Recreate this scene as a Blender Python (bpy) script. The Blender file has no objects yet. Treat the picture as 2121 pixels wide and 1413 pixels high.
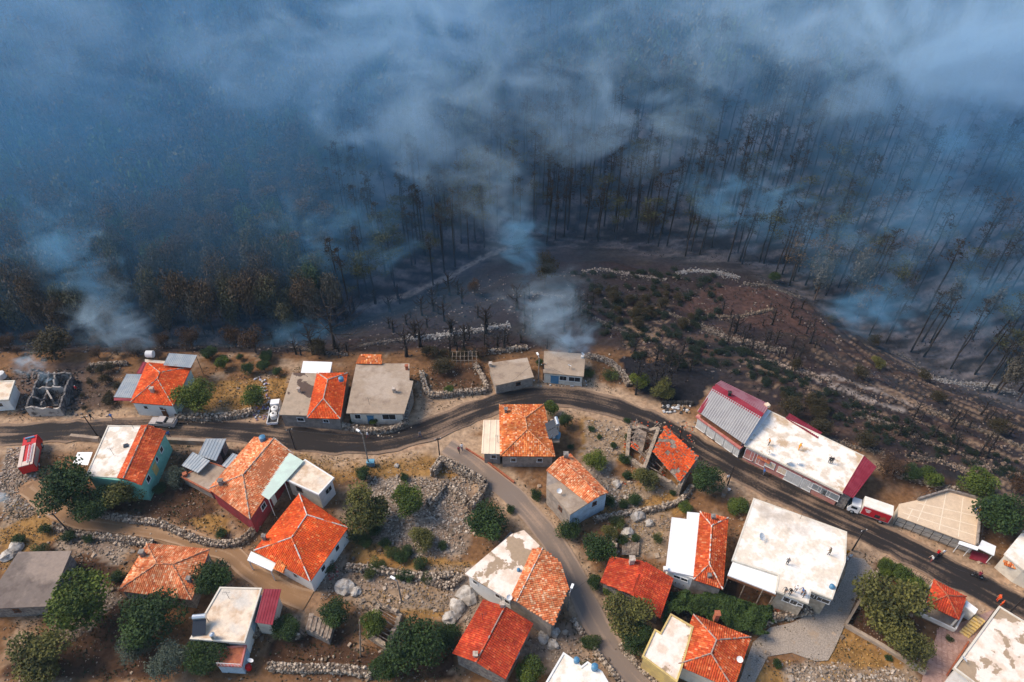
import bpy, math, random
import numpy as np
from mathutils import Vector, Matrix
R = math.radians
rnd = random.Random(7)
rng = np.random.default_rng(7)
scene = bpy.context.scene
COL = scene.collection

# ------------------------------------------------------------------ camera, sky, sun, exposure
CAMZ, PITCH, FPX, CX, CY = 97.0, R(41.5), 1414.0, 1060.5, 706.5
cam_d = bpy.data.cameras.new('camera'); cam = bpy.data.objects.new('camera', cam_d); COL.objects.link(cam)
cam_d.sensor_width = 36.0; cam_d.lens = 24.0; cam_d.clip_start = 0.5; cam_d.clip_end = 3000
cam.location = (0, 0, CAMZ); cam.rotation_euler = (R(90) - PITCH, 0, 0)
scene.camera = cam
SUN_EL, SUN_AZ = R(46), R(281)        # azimuth clockwise from +Y: the sun stands to the left
world = bpy.data.worlds.new('World'); scene.world = world; world.use_nodes = True
wn = world.node_tree.nodes; wl = world.node_tree.links
bg = wn['Background']; sky = wn.new('ShaderNodeTexSky'); sky.sky_type = 'NISHITA'; sky.sun_disc = False
sky.sun_elevation = SUN_EL; sky.sun_rotation = SUN_AZ; sky.air_density = 1.2; sky.dust_density = 1.0; sky.altitude = 900
wl.new(sky.outputs[0], bg.inputs[0]); bg.inputs[1].default_value = 0.13
sun_d = bpy.data.lights.new('sun', 'SUN'); sun = bpy.data.objects.new('sun', sun_d); COL.objects.link(sun)
sun_d.energy = 3.0; sun_d.angle = R(28.0); sun_d.color = (1.0, 0.84, 0.66)
sv = Vector((math.sin(SUN_AZ) * math.cos(SUN_EL), math.cos(SUN_AZ) * math.cos(SUN_EL), math.sin(SUN_EL)))
sun.rotation_euler = sv.to_track_quat('Z', 'Y').to_euler()
vs = scene.view_settings; vs.view_transform = 'Standard'; vs.look = 'None'; vs.gamma = 1; vs.use_curve_mapping = False
vs.exposure = 0.68
cy = scene.cycles
cy.use_denoising = True; cy.max_bounces = 5; cy.diffuse_bounces = 2; cy.glossy_bounces = 2; cy.transmission_bounces = 3
cy.volume_bounces = 3; cy.transparent_max_bounces = 8; cy.volume_step_rate = .45; cy.volume_max_steps = 200
cy.caustics_reflective = False; cy.caustics_refractive = False
cy.use_adaptive_sampling = True; cy.adaptive_threshold = 0.02

# ------------------------------------------------------------------ geometry of the view and of the land
FW = np.array([0, math.cos(PITCH), -math.sin(PITCH)]); UP = np.array([0, math.sin(PITCH), math.cos(PITCH)])
def ray(px, py):
    return np.array([px - CX, 0, 0]) + FW * FPX + UP * (CY - py)
def P(px, py, z=0.0):
    d = ray(px, py); t = (z - CAMZ) / d[2]
    return Vector((d[0] * t, d[1] * t, z))
def proj(x, y, z):
    dz = z - CAMZ
    dep = y * FW[1] + dz * FW[2]; u = y * UP[1] + dz * UP[2]
    dep = np.maximum(dep, 1e-3)
    return CX + FPX * x / dep, CY - FPX * u / dep
def vn(x, y, s=0):
    x = np.asarray(x, float); y = np.asarray(y, float)
    xi = np.floor(x).astype(np.int64); yi = np.floor(y).astype(np.int64); fx = x - xi; fy = y - yi
    fx = fx * fx * (3 - 2 * fx); fy = fy * fy * (3 - 2 * fy)
    def h(a, b):
        n = (a * 374761393 + b * 668265263 + s * 1274126177) & 0xffffffff
        n = ((n ^ (n >> 13)) * 1274126177) & 0xffffffff
        return ((n ^ (n >> 16)) & 0xffff) / 65535.0
    return (h(xi, yi) * (1 - fx) + h(xi + 1, yi) * fx) * (1 - fy) + (h(xi, yi + 1) * (1 - fx) + h(xi + 1, yi + 1) * fx) * fy
def fbm(x, y, s=0, o=4):
    a, r, t = 1.0, 0, 0
    for k in range(o):
        r = r + a * vn(x * 2 ** k, y * 2 ** k, s + k * 17); t += a; a *= .5
    return r / t
def sm(a, b, x):
    t = np.clip((np.asarray(x, float) - a) / (b - a), 0, 1); return t * t * (3 - 2 * t)
EX, EY = [-400, 25, 84, 200], [106, 106, 66, 30]
GX, GY = [-400, -100, -57, -37, -20, 0, 20, 60, 72, 82, 106, 150, 400], [106, 108, 113, 122, 136, 152, 156, 146, 136, 124, 104, 80, 60]
def H(x, y):
    x = np.asarray(x, float); y = np.asarray(y, float)
    e = np.interp(x, EX, EY); g = np.interp(x, GX, GY); g = np.maximum(g, e + 9)
    w = (fbm(x / 26, y / 26, 3) - .5)
    s = np.clip((y - e) / (g - e), 0, 1)
    deep = 6 + 6 * sm(55, 100, x)
    z = -deep * s ** 1.2
    stepped = np.floor(z / 1.1 + w * 1.5); fr = z / 1.1 + w * 1.5 - stepped
    zt = (stepped + sm(0.62, .98, fr) - w * 1.5) * 1.1
    z = z + (zt - z) * sm(.04, .15, s) * (1 - sm(.8, 1, s)) * .9
    z = z + w * 2.2 * sm(0, .4, s)
    u = np.maximum(y - g, 0)
    rise = (np.sqrt(u * u + 64) - 8) * (.40 + .05 * sm(-60, -120, x) + .05 * sm(30, 120, x))
    rise = rise + (fbm(x / 38, y / 38, 9) - .5) * 16 * sm(10, 60, u)
    z = z + rise
    z = np.where(z > 70, 70 + (z - 70) * .25, z)
    z = np.minimum(z, 90)
    # village: faint relief only
    v = 1 - sm(0, .1, s)
    z = z + v * (-.22 * fbm(x / 5, y / 5, 21) * 1.0)
    return z
def G(px, py):
    d = ray(px, py); d = d / np.linalg.norm(d)
    t = np.linspace(60, 520, 2300)
    x = d[0] * t; y = d[1] * t; z = CAMZ + d[2] * t
    below = z < H(x, y)
    i = int(np.argmax(below)) if below.any() else len(t) - 1
    return Vector((x[i], y[i], float(H(x[i], y[i]))))

def above(px, py, lift):
    """the point of the ray through (px, py) that hangs lift metres over the land"""
    d = ray(px, py); d = d / np.linalg.norm(d); t = np.linspace(40, 520, 1500); x = d[0] * t; y = d[1] * t; z = CAMZ + d[2] * t
    k = z < H(x, y) + lift; i = int(np.argmax(k)) if k.any() else len(t) - 1
    return Vector((x[i], y[i], z[i]))

# ------------------------------------------------------------------ helpers
def tag(o, label=None, cat=None, group=None, kind=None):
    if label: o['label'] = label
    if cat: o['category'] = cat
    if group: o['group'] = group
    if kind: o['kind'] = kind
    return o
def wloc(o):
    v = Vector((0, 0, 0))
    while o is not None: v += o.location; o = o.parent
    return v
def empty(name, loc, label, cat, group=None):
    o = bpy.data.objects.new(name, None); COL.objects.link(o); o.location = loc; o.empty_display_size = .3
    return tag(o, label, cat, group)
def link(name, me, parent=None, loc=None, rz=None):
    o = bpy.data.objects.new(name, me); COL.objects.link(o)
    if parent is not None: o.parent = parent
    if loc is not None: o.location = loc
    if rz is not None: o.rotation_euler = (0, 0, rz)
    return o
class MB:
    def __init__(s): s.v = []; s.f = []; s.m = []; s.mi = 0
    def add(s, vs, fs):
        n = len(s.v); s.v += [tuple(v) for v in vs]
        for f in fs: s.f.append([i + n for i in f]); s.m.append(s.mi)
        return s
    def box(s, c, size, rz=0, M=None, taper=1.0):
        hx, hy, hz = size[0] / 2, size[1] / 2, size[2] / 2
        p = [Vector((x * hx * (taper if z > 0 else 1), y * hy * (taper if z > 0 else 1), z * hz)) for z in (-1, 1) for x, y in ((-1, -1), (1, -1), (1, 1), (-1, 1))]
        m = M if M is not None else Matrix.Rotation(rz, 3, 'Z')
        c = Vector(c)
        return s.add([m @ q + c for q in p], [(3, 2, 1, 0), (4, 5, 6, 7), (0, 1, 5, 4), (1, 2, 6, 5), (2, 3, 7, 6), (3, 0, 4, 7)])
    def prism(s, poly, z0, z1, inset=0):
        poly = ccw(poly); n = len(poly)
        z1f = z1 if callable(z1) else (lambda p: z1)
        z0f = z0 if callable(z0) else (lambda p: z0)
        vs = [(p[0], p[1], z0f(p)) for p in poly] + [(p[0], p[1], z1f(p)) for p in poly]
        fs = [tuple(range(n))[::-1], tuple(range(n, 2 * n))] + [(i, (i + 1) % n, n + (i + 1) % n, n + i) for i in range(n)]
        return s.add(vs, fs)
    def tube(s, a, b, r0, r1=None, n=8, cap=True):
        a = Vector(a); b = Vector(b); r1 = r0 if r1 is None else r1
        d = (b - a); q = d.to_track_quat('Z', 'Y').to_matrix()
        vs = []
        for c, r in ((a, r0), (b, r1)):
            for k in range(n):
                t = 2 * math.pi * k / n; vs.append(c + q @ Vector((math.cos(t) * r, math.sin(t) * r, 0)))
        fs = [(k, (k + 1) % n, n + (k + 1) % n, n + k) for k in range(n)]
        if cap: fs += [tuple(range(n))[::-1], tuple(range(n, 2 * n))]
        return s.add(vs, fs)
    def path(s, pts, rs, n=6):
        for i in range(len(pts) - 1): s.tube(pts[i], pts[i + 1], rs[i], rs[i + 1], n, cap=(i in (0, len(pts) - 2)))
        return s
    def build(s, name, mats, parent=None, smooth=False, origin=None, kind=None):
        me = bpy.data.meshes.new(name)
        o0 = wloc(parent) if origin is None else Vector(origin)
        me.from_pydata([(v[0] - o0.x, v[1] - o0.y, v[2] - o0.z) for v in s.v], [], s.f)
        if not isinstance(mats, (list, tuple)): mats = [mats]
        for m in mats: me.materials.append(m)
        if len(mats) > 1: me.polygons.foreach_set('material_index', s.m)
        if smooth: me.polygons.foreach_set('use_smooth', [True] * len(me.polygons))
        me.update()
        o = link(name, me, parent)
        if parent is None: o.location = o0
        if kind: o['kind'] = kind
        return o
def area2(p): return sum(p[i][0] * p[(i + 1) % len(p)][1] - p[(i + 1) % len(p)][0] * p[i][1] for i in range(len(p)))
def ccw(p):
    p = [tuple(q) for q in p]; return p if area2(p) > 0 else p[::-1]
def np_mesh(name, V, F, mats, col=None, parent=None, smooth=False, mi=None):
    """V (n,3), F (m,k): one mesh from arrays; col (n,3) becomes the point colour attribute 'Col'"""
    me = bpy.data.meshes.new(name); k = F.shape[1]
    me.vertices.add(len(V)); me.vertices.foreach_set('co', V.astype(np.float32).ravel())
    me.loops.add(F.size); me.loops.foreach_set('vertex_index', F.astype(np.int32).ravel())
    me.polygons.add(len(F)); me.polygons.foreach_set('loop_start', np.arange(0, F.size, k, dtype=np.int32))
    if col is not None:
        a = me.color_attributes.new('Col', 'FLOAT_COLOR', 'POINT')
        a.data.foreach_set('color', np.concatenate([col, np.ones((len(col), 1))] if col.shape[1] == 3 else [col], 1).astype(np.float32).ravel())
    for m in (mats if isinstance(mats, (list, tuple)) else [mats]): me.materials.append(m)
    if mi is not None: me.polygons.foreach_set('material_index', mi.astype(np.int32))
    me.update(calc_edges=True)
    me.polygons.foreach_set('use_smooth', np.full(len(F), smooth))
    return me

# ------------------------------------------------------------------ materials
MATS = {}
def mat(name, col, col2=None, scale=1.0, rough=.85, metal=0.0, bump=0.0, bscale=8.0, lo=.4, hi=.6, col3=None, scale3=.25, lo3=.55, hi3=.65, attr=False, detail=5, wave=None, emit=None, spec=.3, jit=0.0):
    if name in MATS: return MATS[name]
    m = bpy.data.materials.new(name); m.use_nodes = True; MATS[name] = m
    N = m.node_tree.nodes; L = m.node_tree.links; b = N['Principled BSDF']
    b.inputs['Roughness'].default_value = rough; b.inputs['Metallic'].default_value = metal
    b.inputs['Specular IOR Level'].default_value = spec
    tc = N.new('ShaderNodeTexCoord')
    def noise(sc, dt=detail, rg=.6):
        n = N.new('ShaderNodeTexNoise'); n.inputs['Scale'].default_value = sc; n.inputs['Detail'].default_value = dt; n.inputs['Roughness'].default_value = rg
        L.new(tc.outputs['Object'], n.inputs['Vector']); return n.outputs[0]
    def mix(f, a, c, mode='MIX'):
        x = N.new('ShaderNodeMix'); x.data_type = 'RGBA'; x.blend_type = mode
        if hasattr(f, 'node'): L.new(f, x.inputs[0])
        else: x.inputs[0].default_value = f
        for s_, i in ((a, 6), (c, 7)):
            if hasattr(s_, 'node'): L.new(s_, x.inputs[i])
            else: x.inputs[i].default_value = (*s_, 1)
        return x.outputs[2]
    def ramp(s_, lo, hi):
        r = N.new('ShaderNodeMapRange'); r.interpolation_type = 'SMOOTHSTEP'; L.new(s_, r.inputs[0]); r.inputs[1].default_value = lo; r.inputs[2].default_value = hi; return r.outputs[0]
    c = col
    if attr:
        a = N.new('ShaderNodeAttribute'); a.attribute_name = 'Col'; c = a.outputs['Color']
    if col2 is not None: c = mix(ramp(noise(scale), lo, hi), c, col2)
    if col3 is not None: c = mix(ramp(noise(scale3), lo3, hi3), c, col3)
    if jit:
        v = ramp(noise(bscale * .7, 3), .2, .8); g = N.new('ShaderNodeMapRange'); L.new(v, g.inputs[0]); g.inputs[3].default_value = 1 - jit; g.inputs[4].default_value = 1 + jit
        x = N.new('ShaderNodeVectorMath'); x.operation = 'SCALE'
        if hasattr(c, 'node'): L.new(c, x.inputs[0])
        else: x.inputs[0].default_value = c
        L.new(g.outputs[0], x.inputs['Scale']); c = x.outputs[0]
    if hasattr(c, 'node'): L.new(c, b.inputs['Base Color'])
    else: b.inputs['Base Color'].default_value = (*c, 1)
    if bump:
        bp = N.new('ShaderNodeBump'); bp.inputs['Strength'].default_value = bump; bp.inputs['Distance'].default_value = .15
        L.new(noise(bscale, 6), bp.inputs['Height']); L.new(bp.outputs[0], b.inputs['Normal'])
    if emit: b.inputs['Emission Color'].default_value = (*emit, 1); b.inputs['Emission Strength'].default_value = 1
    return m

# ------------------------------------------------------------------ pixel regions of the land (used to colour the ground where it lies)
def inpoly(px, py, poly):
    c = np.zeros(px.shape, bool); n = len(poly); j = n - 1
    for i in range(n):
        xi, yi = poly[i]; xj, yj = poly[j]
        if yi != yj:
            c ^= ((yi > py) != (yj > py)) & (px < (xj - xi) * (py - yi) / (yj - yi) + xi)
        j = i
    return c
def dline(x, y, pts):
    d = np.full(x.shape, 1e9)
    for (ax, ay), (bx, by) in zip(pts[:-1], pts[1:]):
        dx, dy = bx - ax, by - ay; t = np.clip(((x - ax) * dx + (y - ay) * dy) / (dx * dx + dy * dy + 1e-9), 0, 1)
        d = np.minimum(d, np.hypot(x - ax - t * dx, y - ay - t * dy))
    return d
def smooth_line(pts, step=1.5):
    """Catmull-Rom through world points"""
    P_ = [np.array(p[:2], float) for p in pts]; P_ = [2 * P_[0] - P_[1]] + P_ + [2 * P_[-1] - P_[-2]]; out = []
    for i in range(1, len(P_) - 2):
        a, b, c, d = P_[i - 1:i + 3]; n = max(2, int(np.linalg.norm(c - b) / step))
        for k in range(n):
            t = k / n; out.append(.5 * ((2 * b) + (c - a) * t + (2 * a - 5 * b + 4 * c - d) * t * t + (3 * b - a - 3 * c + d) * t ** 3))
    out.append(P_[-2]); return out
def pxline(pts, z=0): return [tuple(P(a, b, z))[:2] for a, b in pts]
MAIN = smooth_line(pxline([(-420, 925), (-200, 905), (0, 901), (150, 892), (300, 886), (450, 890), (600, 906), (720, 917), (800, 912), (880, 893), (960, 860), (1040, 834), (1120, 821), (1200, 826), (1290, 850), (1370, 882), (1450, 928), (1530, 972), (1620, 1018), (1700, 1055), (1800, 1102), (1900, 1150), (2000, 1202), (2121, 1266), (2300, 1370), (2500, 1500)]))
LANE = smooth_line(pxline([(925, 925), (960, 945), (1010, 985), (1060, 1025), (1110, 1078), (1150, 1130), (1185, 1190), (1215, 1255), (1250, 1320), (1300, 1385), (1350, 1440), (1420, 1540)]))
DIRT = smooth_line(pxline([(60, 1010), (110, 1050), (170, 1075), (250, 1088), (340, 1103), (420, 1128), (480, 1150), (520, 1185), (575, 1220), (640, 1243)]))
# ------------------------------------------------------------------ ground sheet
def axis(segs):
    out = []
    for a, b, st in segs: out += list(np.arange(a, b, st))
    out.append(segs[-1][1]); return np.array(out)
xs = axis([(-600, -260, 17), (-260, -125, 3.5), (-125, 125, .72), (125, 260, 3.5), (260, 600, 17)])
ys = axis([(-300, 20, 16), (20, 34, 2), (34, 160, .66), (160, 260, 1.7), (260, 420, 6), (420, 700, 20)])
X, Y = np.meshgrid(xs, ys); Z = H(X, Y)
PX, PY = proj(X, Y, Z)
nz = fbm(X / 3.1, Y / 3.1, 40) ; nf = fbm(X / .9, Y / .9, 50, 3); nb = fbm(X / 12, Y / 12, 60)
WPX = PX + (nf - .5) * 18 + (nz - .5) * 26; WPY = PY + (fbm(X / 1.1, Y / 1.1, 55, 3) - .5) * 16 + (nb - .5) * 16
def c3(*c): return np.array(c, float)
DIRTC, PALE, STRAW, BURN, STONE, SOIL, ASH = c3(.175, .092, .044), c3(.37, .255, .165), c3(.29, .16, .05), c3(.018, .017, .02), c3(.27, .22, .175), c3(.07, .037, .022), c3(.075, .066, .07)
C = np.tile(DIRTC, X.shape + (1,)) * (0.75 + .5 * nb)[..., None]
def blend(c, m):
    global C
    m = np.clip(m, 0, 1)[..., None]; C = C * (1 - m) + c * m
def region(c, poly, k=1.0, soft=True):
    m = inpoly(WPX, WPY, poly).astype(float) * k
    blend(c, m * (.55 + .9 * nz if soft else 1))
blend(PALE * .8, sm(.55, .75, nz)); blend(SOIL * 1.3, sm(.6, .8, nb) * .8)
GARDEN = [[(155, 1000), (430, 1000), (470, 1110), (300, 1085), (170, 1055)], [(340, 900), (640, 900), (600, 930), (380, 1000)], [(885, 755), (1000, 750), (1008, 808), (900, 815)],
          [(1370, 1200), (1560, 1200), (1590, 1300), (1400, 1300)], [(1820, 1165), (1915, 1210), (1900, 1310), (1900, 1370), (1755, 1300)], [(560, 1320), (720, 1300), (760, 1380), (560, 1390)],
          [(100, 1130), (250, 1170), (240, 1260), (120, 1260)], [(430, 1150), (510, 1190), (470, 1215), (420, 1200)], [(300, 1150), (0, 1400), (350, 1413)], [(820, 1300), (960, 1290), (940, 1413), (700, 1413)]]
for g_ in GARDEN: region(SOIL, g_, .95)
STRAWS = [[(430, 790), (600, 780), (590, 850), (400, 860)], [(560, 940), (1000, 930), (1000, 985), (880, 1000), (760, 980), (690, 1000)], [(0, 1045), (110, 1030), (250, 1080), (60, 1140), (0, 1180)],
          [(1200, 860), (1340, 890), (1290, 960), (1210, 950)], [(1740, 1290), (1900, 1390), (1950, 1500), (1560, 1500), (1560, 1380), (1690, 1380)], [(740, 1110), (800, 1130), (1000, 1170), (980, 1200), (730, 1180)],
          [(1240, 1000), (1400, 1000), (1420, 1070), (1250, 1080)], [(1270, 1080), (1390, 1080), (1370, 1150), (1290, 1150)], [(400, 1070), (470, 1060), (480, 1110), (420, 1100)], [(700, 1235), (930, 1200), (940, 1280), (840, 1280)]]
for g_ in STRAWS: region(STRAW, g_, .75)
STONY = [[(760, 990), (880, 985), (985, 1000), (975, 1090), (960, 1150), (880, 1160), (770, 1120), (740, 1050)], [(0, 900), (55, 920), (80, 1000), (80, 1060), (0, 1090)], [(1210, 870), (1320, 880), (1260, 990), (1210, 960)],
         [(1620, 1370), (1900, 1380), (1930, 1500), (1640, 1500)], [(120, 1085), (290, 1110), (250, 1170), (120, 1140)], [(560, 1140), (700, 1110), (730, 1190), (650, 1250), (640, 1200)], [(640, 1190), (980, 1170), (990, 1260), (760, 1270)],
         [(1080, 1300), (1200, 1290), (1240, 1400), (1100, 1390)], [(1290, 1060), (1390, 1060), (1380, 1160), (1280, 1140)], [(200, 1190), (250, 1240), (150, 1330), (100, 1310)], [(1210, 960), (1290, 1000), (1400, 1010), (1300, 1060), (1240, 1040)],
         [(960, 1180), (1000, 1170), (1000, 1300), (930, 1290)]]
for g_ in STONY: region(STONE, g_, .6)
# burnt country beyond the village
e_ = np.interp(X, EX, EY); g_ = np.maximum(np.interp(X, GX, GY), e_ + 9); S_ = (Y - e_) / (g_ - e_)
edge = sm(-.03, .05, S_ + (nz - .5) * .12)
blend(BURN, edge * (.86 + .14 * nb))
blend(c3(.03, .021, .023), edge * sm(.42, .62, fbm(X / 7, Y / 3.2, 77)) * .8)
blend(c3(.13, .072, .045), edge * .4 * sm(.54, .7, fbm(X / 6, Y / 1.4, 81)) * inpoly(WPX, WPY, [(1300, 620), (1640, 580), (1760, 700), (2121, 860), (2121, 1010), (1800, 960), (1500, 790), (1300, 770)]))
UU, VV2 = X * .83 - Y * .56, X * .56 + Y * .83
blend(c3(.24, .16, .105), edge * sm(.58, .66, fbm(UU / 13, VV2 / .65, 141)) * sm(.4, .55, fbm(X / 14, Y / 14, 150)) * .8 * inpoly(WPX, WPY, [(1300, 620), (1560, 640), (1760, 700), (2300, 860), (2300, 1100), (1800, 960), (1500, 790), (1300, 770)]))
region(c3(.07, .039, .033), [(1400, 640), (1480, 590), (1630, 600), (1730, 700), (1640, 690), (1500, 660)], .8)
region(BURN, [(1275, 735), (1495, 765), (1445, 840), (1380, 850), (1320, 815)], 1, False)
fl = sm(.85, 1.15, S_)
blend(ASH * (.25 + 1.5 * sm(.35, .65, fbm(X / 7, Y / 1.5, 90)))[..., None], fl * .92); blend(c3(.15, .125, .12), fl * sm(.6, .7, fbm(X / 5, Y / .9, 97)) * .6); blend(c3(.02, .018, .02), fl * sm(.5, .62, fbm(X / 2.2, Y / 1.4, 98)) * .7)
PATHS = [([(560, 662), (640, 655), (740, 640), (860, 605), (940, 570), (1000, 535), (1055, 513)], .9), ([(1690, 785), (1750, 808), (1800, 830), (1870, 850)], .8), ([(1700, 775), (1800, 805), (1900, 842)], .6)]
WP = []
for pts, w in PATHS:
    wpts = [tuple(G(a, b))[:2] for a, b in pts]; WP.append(wpts)
    blend(c3(.3, .25, .22), (1 - sm(w * .6, w * 1.3, dline(X, Y, wpts) + (nf - .5) * 1.6)) * .85 * sm(.2, .5, nf))
# shoulders and the trodden dirt round the roads
dm = dline(X, Y, MAIN); dl = dline(X, Y, LANE); dd = dline(X, Y, DIRT)
blend(PALE, (1 - sm(3.0, 6.5, dm + (nz - .5) * 5)) * (S_ < .02))
blend(c3(.33, .2, .12), (1 - sm(3.2, 4.4, dm + (nf - .5) * 1.5)) * .6 * sm(.45, .6, nf))
blend(PALE * .9, 1 - sm(2.6, 4.0, dl + (nz - .5) * 2.4))
region(PALE * 1.05, [(920, 915), (1010, 900), (1000, 960), (960, 950)], 1)
region(PALE, [(860, 800), (1010, 825), (900, 870), (860, 880)], .8)
region(PALE, [(1220, 780), (1330, 830), (1300, 850), (1130, 800)], .9)
region(PALE, [(1750, 1130), (1830, 1160), (1760, 1220), (1730, 1190)], .9)
blend(c3(.27, .16, .09), 1 - sm(1.6, 2.8, dd + (nz - .5) * 1.2))
region(c3(.09, .06, .045), [(150, 760), (250, 750), (240, 850), (160, 850)], .9)
region(c3(.11, .075, .06), [(20, 750), (180, 750), (170, 850), (30, 850)], .85)
C = C * (.82 + .36 * nf)[..., None]
V = np.stack([X, Y, Z], -1).reshape(-1, 3); nx = len(xs); ny = len(ys)
I = np.arange(nx * ny).reshape(ny, nx)
F = np.stack([I[:-1, :-1], I[:-1, 1:], I[1:, 1:], I[1:, :-1]], -1).reshape(-1, 4)
m_ground = mat('ground_mat', (0, 0, 0), attr=True, bump=.8, bscale=1.7, jit=.35, rough=.95, spec=.1)
go = link('ground', np_mesh('ground', V, F, m_ground, C.reshape(-1, 3), smooth=True)); go['kind'] = 'structure'
GN_HILL = (C, X, Y)

# ------------------------------------------------------------------ roads (sheets a few millimetres above the ground)
def strip(name, line, w, z, m, jag=.25, seed=1, kindv='structure', closed=False):
    L = [np.array(p) for p in line]; V_ = []; UV = []; acc = 0; K = 9
    for i, p in enumerate(L):
        a = L[max(i - 1, 0)]; b = L[min(i + 1, len(L) - 1)]; d = (b - a) / np.linalg.norm(b - a); n = np.array([-d[1], d[0]])
        if i: acc += np.linalg.norm(p - L[i - 1])
        wl_ = w / 2 * (1 + jag * (vn(acc / 2.2, 3, seed) - .5)); wr_ = w / 2 * (1 + jag * (vn(acc / 2.2, 7, seed) - .5))
        for k in range(K):
            t = k / (K - 1); q = p + n * (wl_ * (1 - 2 * t) if t < .5 else -wr_ * (2 * t - 1)); V_.append((q[0], q[1], z)); UV.append((acc, (t - .5) * w))
    F_ = [(i * K + k, (i + 1) * K + k, (i + 1) * K + k + 1, i * K + k + 1)[::-1] for i in range(len(L) - 1) for k in range(K - 1)]
    me = bpy.data.meshes.new(name); me.from_pydata(V_, [], [f[::-1] for f in F_]); uvl = me.uv_layers.new(name='UVMap')
    for lp in me.loops: uvl.data[lp.index].uv = UV[lp.vertex_index]
    me.materials.append(m); o = link(name, me); o['kind'] = kindv
    me.update()
    if me.polygons[0].normal.z < 0: me.flip_normals()
    return o
def road_mat(name, dark, dust, dustk, tracks):
    m = bpy.data.materials.new(name); m.use_nodes = True; N = m.node_tree.nodes; L = m.node_tree.links; b = N['Principled BSDF']; b.inputs['Roughness'].default_value = .85; b.inputs['Specular IOR Level'].default_value = .2
    tc = N.new('ShaderNodeTexCoord'); mp = N.new('ShaderNodeMapping'); mp.inputs['Scale'].default_value = (.035, .9, 1); L.new(tc.outputs['UV'], mp.inputs[0])
    n1 = N.new('ShaderNodeTexNoise'); n1.inputs['Scale'].default_value = 1.3; n1.inputs['Detail'].default_value = 6; n1.inputs['Roughness'].default_value = .62; L.new(mp.outputs[0], n1.inputs['Vector'])
    n2 = N.new('ShaderNodeTexNoise'); n2.inputs['Scale'].default_value = .12; n2.inputs['Detail'].default_value = 5; L.new(tc.outputs['Object'], n2.inputs['Vector'])
    n3 = N.new('ShaderNodeTexNoise'); n3.inputs['Scale'].default_value = 3; n3.inputs['Detail'].default_value = 6; L.new(tc.outputs['Object'], n3.inputs['Vector'])
    ad = N.new('ShaderNodeMath'); ad.operation = 'ADD'; L.new(n1.outputs[0], ad.inputs[0]); L.new(n2.outputs[0], ad.inputs[1])
    a2 = N.new('ShaderNodeMath'); a2.operation = 'MULTIPLY_ADD'; L.new(n3.outputs[0], a2.inputs[0]); a2.inputs[1].default_value = .3; L.new(ad.outputs[0], a2.inputs[2])
    # dust grows to the edges of the carriageway and between the wheel tracks
    sx = N.new('ShaderNodeSeparateXYZ'); L.new(tc.outputs['UV'], sx.inputs[0])
    ab = N.new('ShaderNodeMath'); ab.operation = 'ABSOLUTE'; L.new(sx.outputs[1], ab.inputs[0])
    e1 = N.new('ShaderNodeMapRange'); L.new(ab.outputs[0], e1.inputs[0]); e1.inputs[1].default_value = tracks * .68; e1.inputs[2].default_value = tracks; e1.inputs[3].default_value = 0; e1.inputs[4].default_value = .42
    e2 = N.new('ShaderNodeMapRange'); L.new(ab.outputs[0], e2.inputs[0]); e2.inputs[1].default_value = 0; e2.inputs[2].default_value = .5; e2.inputs[3].default_value = .16; e2.inputs[4].default_value = 0
    s1 = N.new('ShaderNodeMath'); L.new(a2.outputs[0], s1.inputs[0]); L.new(e1.outputs[0], s1.inputs[1]); s2 = N.new('ShaderNodeMath'); L.new(s1.outputs[0], s2.inputs[0]); L.new(e2.outputs[0], s2.inputs[1])
    r = N.new('ShaderNodeMapRange'); r.interpolation_type = 'SMOOTHSTEP'; L.new(s2.outputs[0], r.inputs[0]); r.inputs[1].default_value = dustk; r.inputs[2].default_value = dustk + .38
    x = N.new('ShaderNodeMix'); x.data_type = 'RGBA'; L.new(r.outputs[0], x.inputs[0]); x.inputs[6].default_value = (*dark, 1); x.inputs[7].default_value = (*dust, 1); L.new(x.outputs[2], b.inputs['Base Color'])
    bp = N.new('ShaderNodeBump'); bp.inputs['Strength'].default_value = .4; bp.inputs['Distance'].default_value = .05; L.new(n3.outputs[0], bp.inputs['Height']); L.new(bp.outputs[0], b.inputs['Normal'])
    return m
strip('road', MAIN, 5.4, .02, road_mat('asphalt', (.022, .018, .017), (.23, .155, .105), 1.14, 2.7), jag=.3)
strip('lane', LANE, 3.7, .034, road_mat('worn_concrete', (.2, .155, .125), (.33, .235, .17), 1.15, 1.85), jag=.12, seed=4)
strip('path', DIRT, 3.2, .027, road_mat('dirt_track', (.25, .145, .075), (.38, .25, .155), 1.2, 1.6), jag=.4, seed=9)
GRAVEL = [(1757, 1152), (1790, 1158), (1812, 1185), (1775, 1235), (1752, 1290), (1728, 1345), (1715, 1368), (1690, 1370), (1640, 1352), (1590, 1360), (1560, 1420), (1530, 1500), (1500, 1500), (1560, 1330), (1595, 1300), (1640, 1290), (1700, 1262), (1730, 1230), (1750, 1190)]
m_gravel = mat('grey_gravel', (.36, .3, .245), (.26, .215, .175), scale=5, bump=.2, bscale=14, col3=(.33, .25, .18), scale3=.4, jit=.2)
mb = MB(); pg = [tuple(P(a, b, 0)) for a, b in GRAVEL]; mb.prism(pg, -.3, .03); o = mb.build('yard', m_gravel); o['kind'] = 'structure'
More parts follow.
